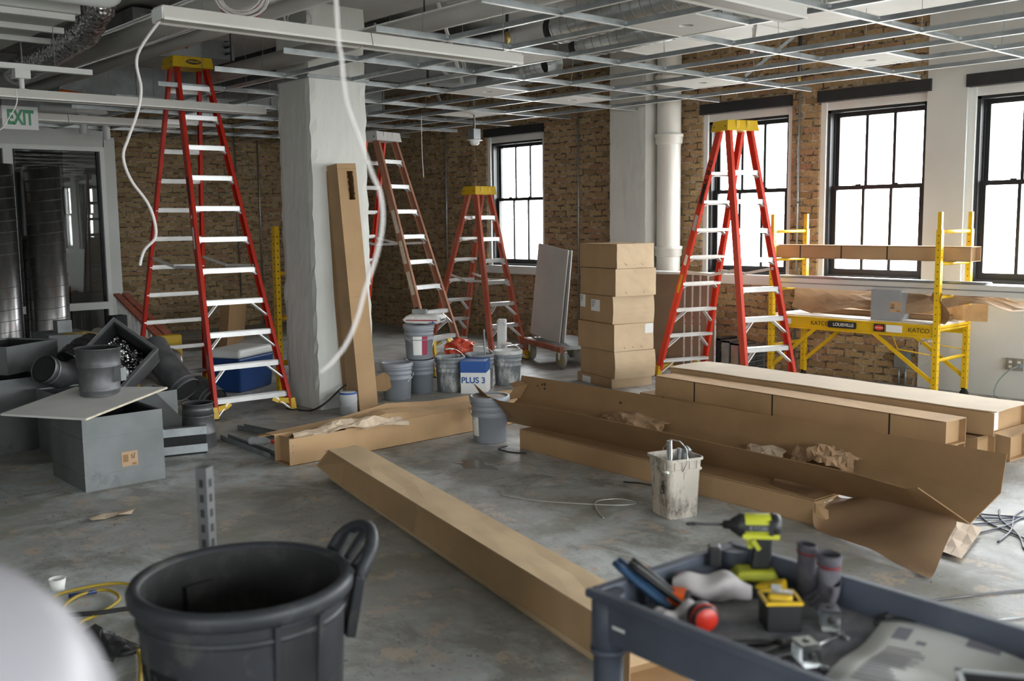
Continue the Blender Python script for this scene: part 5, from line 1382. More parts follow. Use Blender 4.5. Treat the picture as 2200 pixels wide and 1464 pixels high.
M['tee_face'] = simple('white_tee_face', (0.74, 0.74, 0.72), 0.35, 0.1)
RXS = [-3.58-1.178*k for k in range(-1, 10)]
TYS = [9.03-0.6155*j for j in range(8)]
for k, x in enumerate(RXS):
    if -8.76 < x < -8.13:
        tee('main_runner', (x, 4.05, GZ), (x, 4.87, GZ)); tee('main_runner', (x, 5.52, GZ), (x, 9.54, GZ))
    else:
        tee('main_runner', (x, 4.05 + (0.05 if k % 2 else 0), GZ), (x, 9.57, GZ))
xs = [RXS[0]+1.1] + RXS + [RXS[-1]-1.05]
for j, y in enumerate(TYS):
    for i in range(len(xs)-1):
        a, b_ = xs[i]-0.003, xs[i+1]+0.003
        if 4.86 < y < 5.52:
            if a > -8.13 > b_: b_ = -8.14
            elif a > -8.76 > b_ and a < -8.1: a = -8.75
        tee('cross_tee', (a, y, GZ+0.001), (b_, y, GZ+0.001), 0.036)
for x in (-4.18, -6.525, -7.70, -10.06):
    pass
for x, y0, y1 in ((-4.18, 5.34, 5.95), (-4.18, 7.80, 8.41), (-6.525, 7.80, 8.41), (-6.525, 5.34, 5.95), (-7.70, 7.80, 8.41), (-7.70, 6.57, 7.18), (-10.06, 7.80, 8.41)):
    tee('short_tee', (x, y0, GZ+0.001), (x, y1, GZ+0.001), 0.036)
wr = random.Random(2)
for k, x in enumerate(RXS):
    for q in range(4):
        y = 4.5+1.35*q
        if -8.8 < x < -8.1 and 4.8 < y < 5.6: continue
        m = MB(); m.tube([Vector((x, y, GZ+0.03))-GO, Vector((x+wr.uniform(-.05, .05), y+wr.uniform(-.08, .08), 3.99))-GO], 0.0022, 5)
        obj('hanger_wire', m, M['galv_dull'], grid)
# pale clips where tees meet the runners
m = MB()
for x in RXS:
    for y in TYS:
        if -8.78 < x < -8.1 and 4.8 < y < 5.6: continue
        m.obox(Vector((x+0.012, y, GZ+0.028))-GO, (0.018, 0.022, 0.016))
o = obj('tee_clip', m, M['alu'], grid); o['kind'] = 'stuff'
# edge angle round the column
m = MB()
for p in ((-8.76, -8.13, 4.855, 4.875), (-8.143, -8.125, 4.86, 5.52)): m.box(p[0], p[1], p[2], p[3], GZ, GZ+0.03)
obj('edge_angle', m.move(-GO), M['galv_dull'], grid)
# tiles with a hole cut for a lamp
TL = [(-4.475, 5.645, 'largest-looking ceiling tile with a hole, laid in the grid beside the spiral ducts'), (-6.23, 8.105, 'ceiling tile with a round hole in front of the white soil pipe'), (-7.995, 8.105, 'ceiling tile with a round hole left of the white pier'), (-9.765, 8.105, 'ceiling tile with a round hole above the farthest window'), (-4.475, 8.105, 'ceiling tile with a round hole above the third window, rightmost in the grid'), (-7.995, 6.875, 'ceiling tile with a round hole behind the conduit of the hanging sensor'), (-6.23, 5.645, 'ceiling tile half hidden by the end of the long pendant light over the column')]
for x, y, lab in TL:
    m = MB(); n = 32; s = 0.292; r = 0.05
    outer = []; inner = []
    for k in range(n):
        a = 2*math.pi*k/n; c, q = math.cos(a), math.sin(a); f = s/max(abs(c), abs(q))
        outer.append((c*f, q*f)); inner.append((c*r, q*r))
    for z, up in ((0, False), (0.014, True)):
        vs = [(p[0], p[1], z) for p in outer] + [(p[0], p[1], z) for p in inner]
        fs = [(k, (k+1) % n, n+(k+1) % n, n+k) for k in range(n)]
        m.add(vs, fs if up else [tuple(reversed(f)) for f in fs])
    for L_ in (outer, inner):
        m.add([(p[0], p[1], 0) for p in L_] + [(p[0], p[1], 0.014) for p in L_], [(k, (k+1) % n, n+(k+1) % n, n+k) for k in range(n)])
    m.move((x, y, GZ+0.0045))
    tag(obj('ceiling_tile', m, M['tile'] if 'tile' in M else M.setdefault('tile', simple('mineral_tile', (0.66, 0.65, 0.62), 0.85, 0, 0.03, 6))), lab, 'ceiling tile', 'loose tiles laid in the ceiling grid')

# linear pendant lights (switched off)
M['lens'] = simple('frosted_lens', (0.50, 0.49, 0.46), 0.5)
def pendant(label, x, y0, y1, joints, z=2.8, tops=(4.0, 4.0)):
    t = thing('linear_pendant_light', label, 'pendant light', (x, (y0+y1)/2, z), 0, 'linear pendant lights')
    c = (y0+y1)/2
    cuts = [y0] + list(joints) + [y1]
    for a, b_ in zip(cuts[:-1], cuts[1:]):
        m = MB(); w, wb = 0.075, 0.055
        m.prism([(-wb, 0.012), (wb, 0.012), (w, 0.0), (w, 0.012), (wb+0.004, 0.075), (-wb-0.004, 0.075), (-w, 0.012), (-w, 0.0)], lambda u, v, d: (u, d, v), a-c+0.003, b_-c-0.003)
        o = obj('housing', m, M['housing'], t)
        m = MB(); m.box(-wb+0.004, wb-0.004, a-c+0.02, b_-c-0.02, 0.008, 0.014); obj('lens', m, M['lens'], o)
    m = MB()
    for y in (y0, y1): m.obox((0, y-c, 0.035), (0.13, 0.006, 0.06))
    obj('end_cap', m, M['white_gloss'], t)
    m = MB()
    for y, tz in ((y0+0.25, tops[0]), (y1-0.12, tops[1])): m.tube([V(0, y-c, 0.07), V(0, y-c, tz-z)], 0.0025, 5)
    obj('suspension_cable', m, M['galv_dull'], t)
    return t
F1 = pendant('long white pendant light crossing in front of the top of the concrete column', -5.25, 2.26, 4.78, (3.55,))
F2 = pendant('long white pendant light at the upper left, passing in front of the tall red ladder', -9.1, 0.4, 4.93, (1.2, 2.44, 3.68), tops=(3.04, 4.0))
F3 = pendant('white pendant light end at the top right above the ceiling grid tiles', -3.15, 1.2, 4.91, (2.44, 3.67))
F4 = pendant('thin grey pendant light crossing the exit sign, farthest left', -10.9, 0.4, 4.87, (1.2, 2.44, 3.67), tops=(3.46, 4.0))
m = MB(); m.box(-0.05, 0.05, 0.0, 0.12, 0.165, 0.24); m.tube([V(0, 0.06, 0.20), V(0, 0.06, 0.06)], 0.022, 10); m.lathe([(0.05, 0.07), (0.05, 0.08), (0, 0.08)], 14, (0, 0.06, 0)); obj('canopy_stem', m, M['white'], F2)
F2.children[-1].location = (0, 2.62-(0.4+4.93)/2, 0)
m = MB(); m.box(-9.13, -9.07, 0.4, 3.30, 3.04, 3.085); t = tag(obj('support_rail', m, M['white']), 'white support rail above the upper-left pendant light', 'rail')
m = MB(); m.tube([V(-9.1, 3.0, 3.08), V(-9.1, 3.0, 4.0)], 0.004, 6); m.move(-t.location); obj('hanger_rod', m, M['galv_dull'], t)

# pipes running along the ceiling
def pipe(label, pts, r, mat=None, name='ceiling_pipe', cat='pipe', flange=False, smooth=14):
    m = MB(); P = []
    pts = [Vector(p) for p in pts]
    for i, p in enumerate(pts):
        if 0 < i < len(pts)-1:
            a = (pts[i-1]-p); b_ = (pts[i+1]-p); R = min(r*1.6, a.length*0.45, b_.length*0.45)
            q0, q1 = p+a.normalized()*R, p+b_.normalized()*R
            for k in range(7):
                f = k/6; P.append(q0.lerp(p, f).lerp(p.lerp(q1, f), f))
        else: P.append(p)
    m.tube(P, r, smooth)
    return tag(obj(name, m, mat or M['white']), label, cat)
M['pipe_white'] = simple('white_painted_pipe', (0.50, 0.485, 0.455), 0.45, 0, 0.06, 3)
p = pipe('thick white pipe crossing the top left in front of the air handler', [(-14.4, 3.84, 3.5), (-3.0, 3.84, 3.5)], 0.115, M['pipe_white'])
p = pipe('second white pipe just below and behind the thick one at the top left', [(-14.4, 4.14, 3.43), (-3.0, 4.14, 3.43)], 0.07, M['pipe_white'])
p = pipe('thick white pipe crossing in front of the concrete column just above the ceiling grid', [(-10.35, 4.72, 3.22), (-2.0, 4.72, 3.22)], 0.075, M['pipe_white'])
m = MB()
for x in (-9.3, -6.2, -4.0): m.tube([V(x, 4.72, 3.30), V(x, 4.72, 4.0)], 0.008, 6)
m.move(-p.location); obj('hanger_rod', m, M['dark'], p)
pipe('big glossy white pipe at the top left corner ending in an elbow', [(-8.25, 0.6, 3.52), (-8.25, 3.22, 3.52), (-8.25, 3.22, 3.95)], 0.07, M['white_gloss'])
pipe('smaller glossy white pipe beside the big elbow at the top left', [(-8.0, 1.2, 3.56), (-8.0, 3.34, 3.56), (-8.0, 3.34, 3.95)], 0.05, M['white_gloss'])
pipe('insulated white pipe turning down in the corner above the white bulkhead', [(-14.2, 5.0, 2.98), (-14.2, 5.0, 3.35), (-14.2, 4.4, 3.35)][::-1], 0.06, M['white_gloss'])
pipe('second insulated white pipe turning down beside the first above the white bulkhead', [(-14.05, 4.4, 3.28), (-14.05, 5.25, 3.28), (-14.05, 5.25, 2.9)], 0.05, M['white_gloss'])
# white soil pipe at the pier
t = thing('soil_pipe', 'white vertical soil pipe with two collars standing right of the white pier', 'pipe', (-8.02, 9.80, 0))
m = MB(); m.lathe([(0.145, 0), (0.145, 3.72)], 28); obj('pipe', m, simple('cream_pvc', (0.70, 0.69, 0.64), 0.4), t)
for z in (1.30, 2.66, 3.35):
    m = MB(); m.lathe([(0.145, z-0.02), (0.165, z), (0.165, z+0.07), (0.175, z+0.075), (0.175, z+0.11), (0.145, z+0.115)], 28); obj('collar', m, bpy.data.materials['cream_pvc'], t)
# white enclosed duct at the left with rails under it
m = MB(); m.box(-14.4, -8.65, -1.0, 3.08, 3.46, 3.98); t = tag(obj('white_duct', m, M['drywall']), 'broad white duct casing under the slab at the top left', 'duct')
for x, lab in ((-8.72, 0), (-9.35, 1), (-9.95, 2)):
    m = MB(); m.box(x-0.025, x+0.025, -0.5, 3.05+0.12*lab, 3.41, 3.458); tag(obj('white_rail', m, M['white']), ['white rail fixed under the broad duct casing, nearest the glossy pipe', 'middle white rail under the broad duct casing', 'farthest white rail under the broad duct casing'][lab], 'rail')
flex('crinkled foil flexible duct bending down at the top left behind the white casing', [(-8.95, 3.36, 3.9), (-8.98, 3.36, 3.62), (-9.35, 3.36, 3.46), (-10.2, 3.38, 3.40), (-11.6, 3.42, 3.36)], 0.13, M['foil'], 11)
# air handler and sheet-metal ducts
t = thing('air_handler', 'grey ceiling air handler with a red panel above the tall red ladder', 'air handler', (-10.9, 4.75, 3.5))
m = MB(); m.box(-0.5, 0.42, -0.50, 0.22, 0, 0.46); obj('casing', m, M['galv_dull'], t)
m = MB(); m.box(0.42, 0.44, -0.42, -0.10, 0.06, 0.40); obj('control_panel', m, simple('cream_enamel', (0.42, 0.42, 0.37), 0.5), t)
m = MB(); m.box(0.42, 0.445, -0.07, 0.07, 0.10, 0.42); obj('red_panel', m, simple('dark_red_enamel', (0.26, 0.012, 0.015), 0.5), t)
m = MB(); m.box(0.44, 0.443, -0.36, -0.31, 0.10, 0.15); m.box(0.44, 0.443, -0.26, -0.20, 0.10, 0.15); obj('blue_sticker', m, M['blue'], t)
m = MB(); m.box(-0.4, 0.40, 0.22, 0.62, 0.03, 0.42); obj('filter_box', m, M['galv_box'], t)
m = MB()
for k in range(5): m.tube([V(0.42, 0.50, 0.08+0.07*k), V(0.47, 0.53, 0.09+0.07*k), V(0.42, 0.56, 0.10+0.07*k)], 0.012, 6)
obj('coil_bends', m, M['dark'], t)
def sheet_duct(label, x0, x1, y0, y1, z0, z1, mat=None, seams='y', name='rectangular_duct'):
    t = thing(name, label, 'duct', ((x0+x1)/2, (y0+y1)/2, z0)); O = Vector(t.location)
    m = MB(); m.box(x0, x1, y0, y1, z0, z1); obj('casing', m.move(-O), mat or M['galv_dull'], t)
    m = MB(); L = (y1-y0) if seams == 'y' else (x1-x0); n = max(2, int(L/0.9))
    for k in range(n+1):
        if seams == 'y':
            y = y0 + L*k/n; m.box(x0-0.012, x1+0.012, y-0.012, y+0.012, z0-0.012, z1+0.005)
        else:
            x = x0 + L*k/n; m.box(x-0.012, x+0.012, y0-0.012, y1+0.012, z0-0.012, z1+0.005)
    obj('flange', m.move(-O), M['galv'] if mat is None else mat, t)
    return t
sheet_duct('wide grey sheet-metal duct behind the tall ladder at ceiling height', -13.6, -12.6, 4.2, 8.8, 3.30, 3.72)
sheet_duct('darker sheet-metal duct branch right of the tall ladder top', -12.5, -10.3, 6.0, 6.6, 3.38, 3.80, M['galv_dark'], 'x')
sheet_duct('sheet-metal duct above the ceiling grid between the column and the far window', -10.2, -9.0, 6.2, 8.6, 3.42, 3.80)
sheet_duct('white boxed duct at the top centre, right of the column', -6.95, -5.95, 3.2, 5.55, 3.60, 3.98, M['drywall'])
sheet_duct('white insulated duct running above the grid along the window wall', -7.6, 1.5, 8.05, 9.05, 3.58, 3.96, simple('white_duct_wrap', (0.64, 0.63, 0.60), 0.6, 0, 0.05, 3), 'x')
sheet_duct('white insulated duct crossing above the grid at the top right', -4.6, 1.5, 6.2, 7.2, 3.62, 3.97, bpy.data.materials['white_duct_wrap'], 'x')
M['spiral_bright'] = simple('bright_spiral_steel', (0.60, 0.61, 0.61), 0.28, 0.9, 0.2, 6, 0.06, 14)
def spiral_h(label, p, q, r, dark_end=True, name='spiral_duct'):
    p, q = Vector(p), Vector(q); t = thing(name, label, 'spiral duct', p)
    d = q-p; L = d.length; R = frame3(d.cross(V(0, 0, 1)), d.cross(d.cross(V(0, 0, 1)))); z = R@V(0, 0, 1)
    if z.dot(d) < 0: R = R@Matrix.Diagonal((1, -1, -1))
    m = MB(); m.lathe([(r, 0), (r, L), (r-0.006, L), (r-0.006, 0), (r, 0)], 32); obj('pipe', m.xf(R), M['spiral_bright'], t)
    m = MB(); n = int(L/0.11); m.tube([V((r+0.001)*math.cos(a*2*math.pi/20), (r+0.001)*math.sin(a*2*math.pi/20), 0.02+(L-0.04)*a/(20*n)) for a in range(20*n+1)], 0.004, 5); obj('spiral_seam', m.xf(R), M['galv_dull'], t)
    m = MB(); m.lathe([(r-0.007, 0.002), (r-0.007, L*0.8), (0, L*0.8)], 24); obj('bore', m.xf(R), M['liner'], t)
    if dark_end:
        m = MB(); m.lathe([(r-0.012, -0.09), (r-0.004, -0.09), (r-0.004, 0.0), (r-0.012, 0.0), (r-0.012, -0.09)], 28); obj('collar', m.xf(R), M['dark'], t)
    return t
spiral_h('bright spiral duct with an open dark end above the grid, left of the large tile', (-6.4, 6.35, 3.40), (-3.6, 6.05, 3.44), 0.135)
spiral_h('lower spiral duct running parallel behind the open-ended one', (-6.9, 7.15, 3.40), (-4.3, 6.95, 3.42), 0.12)
spiral_h('short spiral duct end behind the end of the column pendant light', (-9.2, 7.9, 3.36), (-7.8, 7.6, 3.38), 0.14, False)
spiral_h('spiral duct at the very top right of the large tile', (-5.2, 5.6, 3.62), (-2.6, 5.3, 3.62), 0.14)
# hanging cables
def cable(label, pts, r, mat, name='hanging_cable', cat='cable', sub=6, closed=False):
    pts = [Vector(p) for p in pts]; P = []
    for i in range(len(pts)-1):
        p0, p1, p2, p3 = pts[max(i-1, 0)], pts[i], pts[i+1], pts[min(i+2, len(pts)-1)]
        for k in range(sub):
            f = k/sub
            P.append(0.5*((2*p1)+(p2-p0)*f+(2*p0-5*p1+4*p2-p3)*f*f+(3*p1-p0-3*p2+p3)*f**3))
    P.append(pts[-1])
    m = MB(); m.tube(P, r, 8)
    return tag(obj(name, m, mat), label, cat)
M['cable_white'] = simple('white_cable_jacket', (0.66, 0.62, 0.60), 0.5)
cable('white cable dangling from the long pendant light in front of the tall red ladder', [(-5.28, 2.30, 2.83), (-5.39, 2.20, 2.64), (-5.39, 2.21, 2.47), (-5.40, 2.19, 2.35), (-5.42, 2.14, 2.21), (-5.43, 2.11, 2.11), (-5.42, 2.14, 1.99), (-5.39, 2.21, 1.87), (-5.38, 2.24, 1.77), (-5.38, 2.24, 1.68), (-5.40, 2.19, 1.62), (-5.41, 2.17, 1.57), (-5.41, 2.16, 1.53)], 0.008, M['cable_white'])
cable('blurred thin white cable hanging close to the camera in front of the column', [(-1.599, 1.002, 4.000), (-1.592, 1.012, 2.3), (-1.587, 1.020, 2.038), (-1.587, 1.023, 1.999), (-1.581, 1.026, 1.957), (-1.572, 1.041, 1.906), (-1.560, 1.059, 1.840), (-1.551, 1.071, 1.801), (-1.551, 1.074, 1.747), (-1.557, 1.062, 1.687), (-1.569, 1.044, 1.627), (-1.578, 1.032, 1.576), (-1.590, 1.014, 1.528), (-1.605, 0.993, 1.495), (-1.620, 0.975, 1.474)], 0.0032, M['cable_white'])
def coil(label, c, r, n, mat, seed, th=0.006):
    rnd = random.Random(seed); P = []
    for k in range(n*20+1):
        a = 2*math.pi*k/20; rr = r*(1+0.12*math.sin(k*0.13)+rnd.uniform(-0.02, 0.02))
        P.append(Vector(c) + V(0.668, 0.744, 0)*(rr*math.cos(a)) + V(0, 0, rr*math.sin(a)*0.85) + V(0.744, -0.668, 0)*(0.05*math.sin(k*0.21)))
    m = MB(); m.tube(P, th, 6); return tag(obj('cable_coil', m, mat), label, 'cable coil')
coil('coil of white cable hanging at the top left of the column', (-6.42, 3.36, 3.28), 0.16, 6, M['cable_white'], 1)
coil('thin red cable tangled in the white cable coil left of the column top', (-6.50, 3.40, 3.27), 0.15, 2, simple('red_cable', (0.3, 0.03, 0.06), 0.5), 2, 0.004)
coil('small coil of white cable hanging right beside the column top', (-7.55, 4.45, 3.42), 0.10, 4, M['cable_white'], 3, 0.005)
coil('small white cable coil hanging above the grid behind the column pendant light', (-8.2, 6.6, 3.30), 0.11, 4, M['cable_white'], 5, 0.005)
cable('thin white pull cord with a small bulb end hanging left of the sensor', [(-9.82, 7.40, 3.0), (-9.825, 7.402, 2.6), (-9.818, 7.412, 2.27)], 0.005, M['cable_white'])
cable('looped thin green wire hanging under the grid behind the tall ladder', [(-14.9, 7.06, 3.03), (-14.9, 6.96, 2.44), (-14.9, 7.17, 2.19), (-14.9, 7.49, 2.26), (-14.9, 7.86, 2.42), (-14.9, 7.60, 2.95)], 0.006, simple('green_wire', (0.06, 0.16, 0.13), 0.5))
cable('thin white wire drooping across the exit sign', [(-7.89, 2.32, 2.72), (-7.89, 2.32, 2.63), (-7.91, 2.27, 2.53), (-7.93, 2.21, 2.44), (-7.95, 2.1, 2.40)], 0.004, M['cable_white'])
# sensor on a conduit stem
t = thing('ceiling_sensor', 'white domed sensor hanging on a conduit stem left of the far window', 'sensor', (-9.80, 8.2, 2.68))
m = MB(); m.lathe([(0, 0), (0.035, 0.003), (0.058, 0.02), (0.062, 0.05), (0.062, 0.06)], 24); obj('dome', m, M['white_gloss'], t)
m = MB(); m.lathe([(0, 0.06), (0.098, 0.058), (0.10, 0.066), (0.06, 0.075), (0, 0.075)], 28); obj('trim_ring', m, M['white_gloss'], t)
m = MB(); m.box(-0.055, 0.055, -0.055, 0.055, 0.075, 0.20); obj('junction_box', m, M['galv'], t)
m = MB(); m.tube([V(0, 0, 0.2), V(0, 0, 1.31)], 0.012, 10); obj('conduit_stem', m, M['galv'], t)
# exit sign
t = thing('exit_sign', 'hanging clear exit sign with green letters at the left edge of the picture', 'exit sign', (-10.3, 3.05, 2.655))
m = MB(); m.box(-0.035, 0.035, -0.165, 0.165, 0.215, 0.29); obj('housing', m, M['galv_dark'], t)
m = MB(); m.box(-0.004, 0.004, -0.16, 0.16, 0.0, 0.215); obj('clear_panel', m, simple('white_edge_lit_panel', (0.50, 0.50, 0.48), 0.3), t)
text('lettering', 'EXIT', 0.185, M['green_ink'], t, V(0.0046, 0.0, 0.105), frame3((0, 1, 0), (0, 0, 1)), 0.008, 'CENTER', 0.62)
m = MB(); m.tube([V(0, 0.05, 0.29), V(0, 0.05, 1.34)], 0.008, 8); obj('stem', m, M['galv_dull'], t)
# conduits on the walls
def wall_conduit(label, x, y, z0, z1, box=None, r=0.012):
    t = thing('wall_conduit', label, 'conduit', (x, y, z0))
    m = MB(); m.tube([V(0, 0, 0), V(0, 0, z1-z0)], r, 8); obj('tube', m, M['galv'], t)
    if box:
        m = MB(); m.box(-0.03 if box == 'y' else -0.05, 0.03 if box == 'y' else 0.05, -0.05 if box == 'y' else -0.03, 0.05 if box == 'y' else 0.03, -0.10, 0.0); obj('outlet_box', m, M['galv'], t)
    m = MB()
    for k in range(3):
        z = (z1-z0)*(0.25+0.25*k); m.obox((0, 0, z), (0.05, 0.05, 0.02))
    obj('strap', m, M['galv_dull'], t)
wall_conduit('thin conduit on the dark brick ending in an outlet box behind the tall ladder', -15.97, 8.10, 0.50, 3.95, 'y')
wall_conduit('longer conduit on the dark brick between the tall ladder and the column', -15.97, 8.52, 0.02, 3.95)
wall_conduit('conduit on the brick wall between the brown ladder and the faded red ladder', -12.6, WY-0.03, 0.02, 3.8)
wall_conduit('conduit on the brick between the far window and the white pier', -9.71, WY-0.03, 0.02, 3.8)
wall_conduit('conduit on the narrow brick strip between the two windows behind the bright red ladder', -6.31, WY-0.03, 0.02, 3.8)
t = thing('electrical_box', 'grey electrical box with two conduit stubs low on the brick under the third window', 'electrical box', (-5.02, WY-0.05, 0.02))
m = MB(); m.box(-0.07, 0.07, -0.045, 0.05, 0.17, 0.33); obj('box', m, M['galv_dull'], t)
m = MB()
for x in (-0.035, 0.035): m.tube([V(x, 0, -0.01), V(x, 0, 0.17)], 0.014, 8)
obj('conduit_stub', m, M['galv_dull'], t)
t = thing('outlet_plate', 'steel outlet plate with a plugged-in grey cord on the white wall', 'outlet', (-3.90, WY-0.025, 0.27))
m = MB(); m.box(-0.085, 0.085, -0.03, 0.005, 0, 0.115); bevel(obj('plate', m, M['galv'], t), 0.004)
m = MB()
for x in (-0.04, 0.04):
    for z in (0.035, 0.08): m.box(x-0.015, x+0.015, -0.032, -0.03, z-0.012, z+0.012)
obj('socket', m, M['white'], t)
m = MB(); m.box(0.03, 0.07, -0.075, -0.03, 0.03, 0.07); obj('plug', m, M['galv_dull'], t)
cable('grey-green cord hanging from the steel outlet to the floor', [(-3.85, 9.88, 0.32), (-3.90, 9.84, 0.29), (-3.98, 9.82, 0.20), (-4.02, 9.80, 0.1), (-4.0, 9.78, 0.02), (-3.8, 9.7, 0.01)], 0.006, simple('grey_green_cord', (0.22, 0.28, 0.25), 0.5), 'power_cord', 'cord')
# sprinkler drops
for x, y, z0, z1, lab in ((-6.87, 6.15, 3.28, 4.0, 'black sprinkler drop with a brass head above the middle of the grid'), (-6.04, 9.5, 3.10, 3.82, 'black sprinkler drop in front of the brick above the two middle windows'), (-9.15, 7.0, 3.12, 4.0, 'black sprinkler drop above the grid near the hanging sensor')):
    t = thing('sprinkler_drop', lab, 'sprinkler', (x, y, z0))
    m = MB(); m.tube([V(0, 0, 0.12), V(0, 0, z1-z0)], 0.017, 10); obj('drop_pipe', m, M['black'], t)
    m = MB(); m.lathe([(0, 0.0), (0.022, 0.002), (0.022, 0.01), (0.012, 0.03), (0.026, 0.05), (0.026, 0.11), (0.016, 0.13)], 16); obj('brass_head', m, simple('brass', (0.45, 0.33, 0.12), 0.35, 0.9) if 'brass' not in bpy.data.materials else bpy.data.materials['brass'], t)
# diagonal braces above the grid
for i, (a, b_) in enumerate((((-8.05, 6.6, 3.1), (-7.3, 5.6, 3.95)), ((-10.6, 8.4, 3.1), (-9.6, 7.1, 3.95)), ((-5.1, 7.3, 3.1), (-4.4, 6.5, 3.95)), ((-5.95, 8.4, 3.1), (-5.5, 9.2, 3.8)))):
    m = MB(); m.bar(a, b_, 0.03, 0.004); m.bar(V(*a)+V(0.014, 0, 0.012), V(*b_)+V(0.014, 0, 0.012), 0.003, 0.03)
    tag(obj('diagonal_brace', m, M['galv_dull'] if i % 2 else M['alu_pale']), ['pale diagonal brace above the grid right of the column', 'diagonal brace above the grid over the far window', 'diagonal brace beside the bright spiral ducts', 'short diagonal brace above the grid against the brick'][i], 'brace')
cable('orange plastic sleeve hanging above the tall ladder, left of its yellow cap', [(-12.3, 4.10, 3.28), (-12.1, 4.35, 3.22), (-11.9, 4.65, 3.18), (-11.8, 4.88, 3.17)], 0.035, M['orange'], 'orange_sleeve', 'sleeve')

# ---------------- foreground: bin, tool cart, cords ----------------
BX, BY = -2.475, 1.222
t = thing('rubbish_bin', 'large round dark grey rubbish bin in the foreground', 'bin', (BX, BY, 0))
m = MB()
m.lathe([(0, 0), (0.225, 0), (0.235, 0.012), (0.245, 0.10), (0.272, 0.70), (0.274, 0.755)], 56)
obj('body', m, M['can'], t)
m = MB(); m.lathe([(0.272, 0.752), (0.290, 0.752), (0.298, 0.762), (0.300, 0.785), (0.292, 0.80), (0.278, 0.802), (0.266, 0.797), (0.262, 0.785)], 64); m.lathe([(0.273, 0.70), (0.279, 0.705), (0.279, 0.715), (0.273, 0.72)], 56); obj('rim', m, M['can'], t)
m = MB(); m.lathe([(0.262, 0.79), (0.258, 0.70), (0.232, 0.10), (0.20, 0.03), (0, 0.03)], 56); obj('inner_wall', m, M['can_in'], t)
def rad(a, r, z): return V(r*math.cos(math.radians(a)), r*math.sin(math.radians(a)), z)
def wedge(a0, a1, r0, r1, z0, z1, n=6, r0b=None, r1b=None):
    q = MB(); P = []
    for k in range(n+1):
        a = a0+(a1-a0)*k/n
        P.append([rad(a, r0b if r0b else r0, z0), rad(a, r1b if r1b else r1, z0), rad(a, r1, z1), rad(a, r0, z1)])
    vs = [p for r in P for p in r]
    fs = [(i*4+j, i*4+(j+1) % 4, (i+1)*4+(j+1) % 4, (i+1)*4+j) for i in range(n) for j in range(4)] + [(3, 2, 1, 0), tuple(n*4+j for j in range(4))]
    return q.add(vs, fs)
for a in (3, 183):
    q = wedge(a-11.5, a+11.5, 0.268, 0.276, 0.53, 0.735, 6, 0.262, 0.268); obj('vent_channel', q, M['black'], t)
    f = MB()
    for s in (-1, 1): w = wedge(a+s*13-1.5, a+s*13+1.5, 0.268, 0.290, 0.56, 0.75, 2, 0.262, 0.272); f.add(w.v, w.f)
    w = wedge(a-13, a+13, 0.262, 0.276, 0.515, 0.53, 6, 0.262, 0.272); f.add(w.v, w.f); obj('channel_rib', f, M['can'], t)
    q = wedge(a-11, a+11, 0.238, 0.262, 0.50, 0.715, 6, 0.232, 0.256); obj('inner_channel', q, M['can_in'], t)
# loop handle on the far right of the rim
HA = 80
P = []
h = MB(); pts = []
for k in range(13):
    f = k/12; a = HA-21+42*f; lift = math.sin(math.pi*f)**0.45
    pts.append(rad(a, 0.315+0.055*lift, 0.765+0.105*lift))
h.tube(pts, [0.020]+[0.019]*11+[0.020], 10)
for f in (0.22, 0.5, 0.78):
    a = HA-21+42*f; lift = math.sin(math.pi*f)**0.45
    h.bar(rad(a, 0.293, 0.77), rad(a, 0.315+0.055*lift, 0.765+0.105*lift), 0.032, 0.016, rad(a, 1, 0))
for s in (-1, 1):
    a = HA+s*20.5; h.bar(rad(a, 0.285, 0.60), rad(a, 0.318, 0.775), 0.040, 0.030, rad(a, 1, 0))
w = wedge(HA-20.5, HA+20.5, 0.276, 0.312, 0.60, 0.765, 8, 0.268, 0.282); h.add(w.v, w.f)
bevel(obj('loop_handle', h, M['can'], t), 0.006)
def ctext(name, s, size, mat, parent, ang, r, z):
    o = text(name, s, size, mat, None, V(0, 0, 0), frame3((1, 0, 0), (0, 1, 0)), 0.002)
    me = o.data
    for v in me.vertices:
        x, y = v.co.x, v.co.y
        a = ang + math.degrees(x/r)
        p = rad(a, r+0.0012+ (0.272-0.245)*(y)/0.6, z+y); v.co = p
    o.parent = parent; return o
ctext('lettering', 'BRUTE', 0.085, M['ink'], t, -92, 0.2682, 0.585)

# slotted strut standing behind the bin
t = thing('slotted_strut', 'grey slotted steel strut standing upright behind the rubbish bin', 'steel strut', (-3.07, 1.40, 0), 30)
m = MB(); m.box(-0.02, 0.02, -0.02, 0.02, 0, 0.965)
o = obj('channel', m, simple('dull_grey_strut', (0.15, 0.15, 0.155), 0.5, 0.5, 0.15, 6), t)
m = MB()
for k in range(18): m.box(0.0202, 0.0212, -0.007, 0.007, 0.05+0.05*k, 0.076+0.05*k); m.box(-0.007, 0.007, -0.0212, -0.0202, 0.05+0.05*k, 0.076+0.05*k)
obj('slots', m, M['ink'], o)

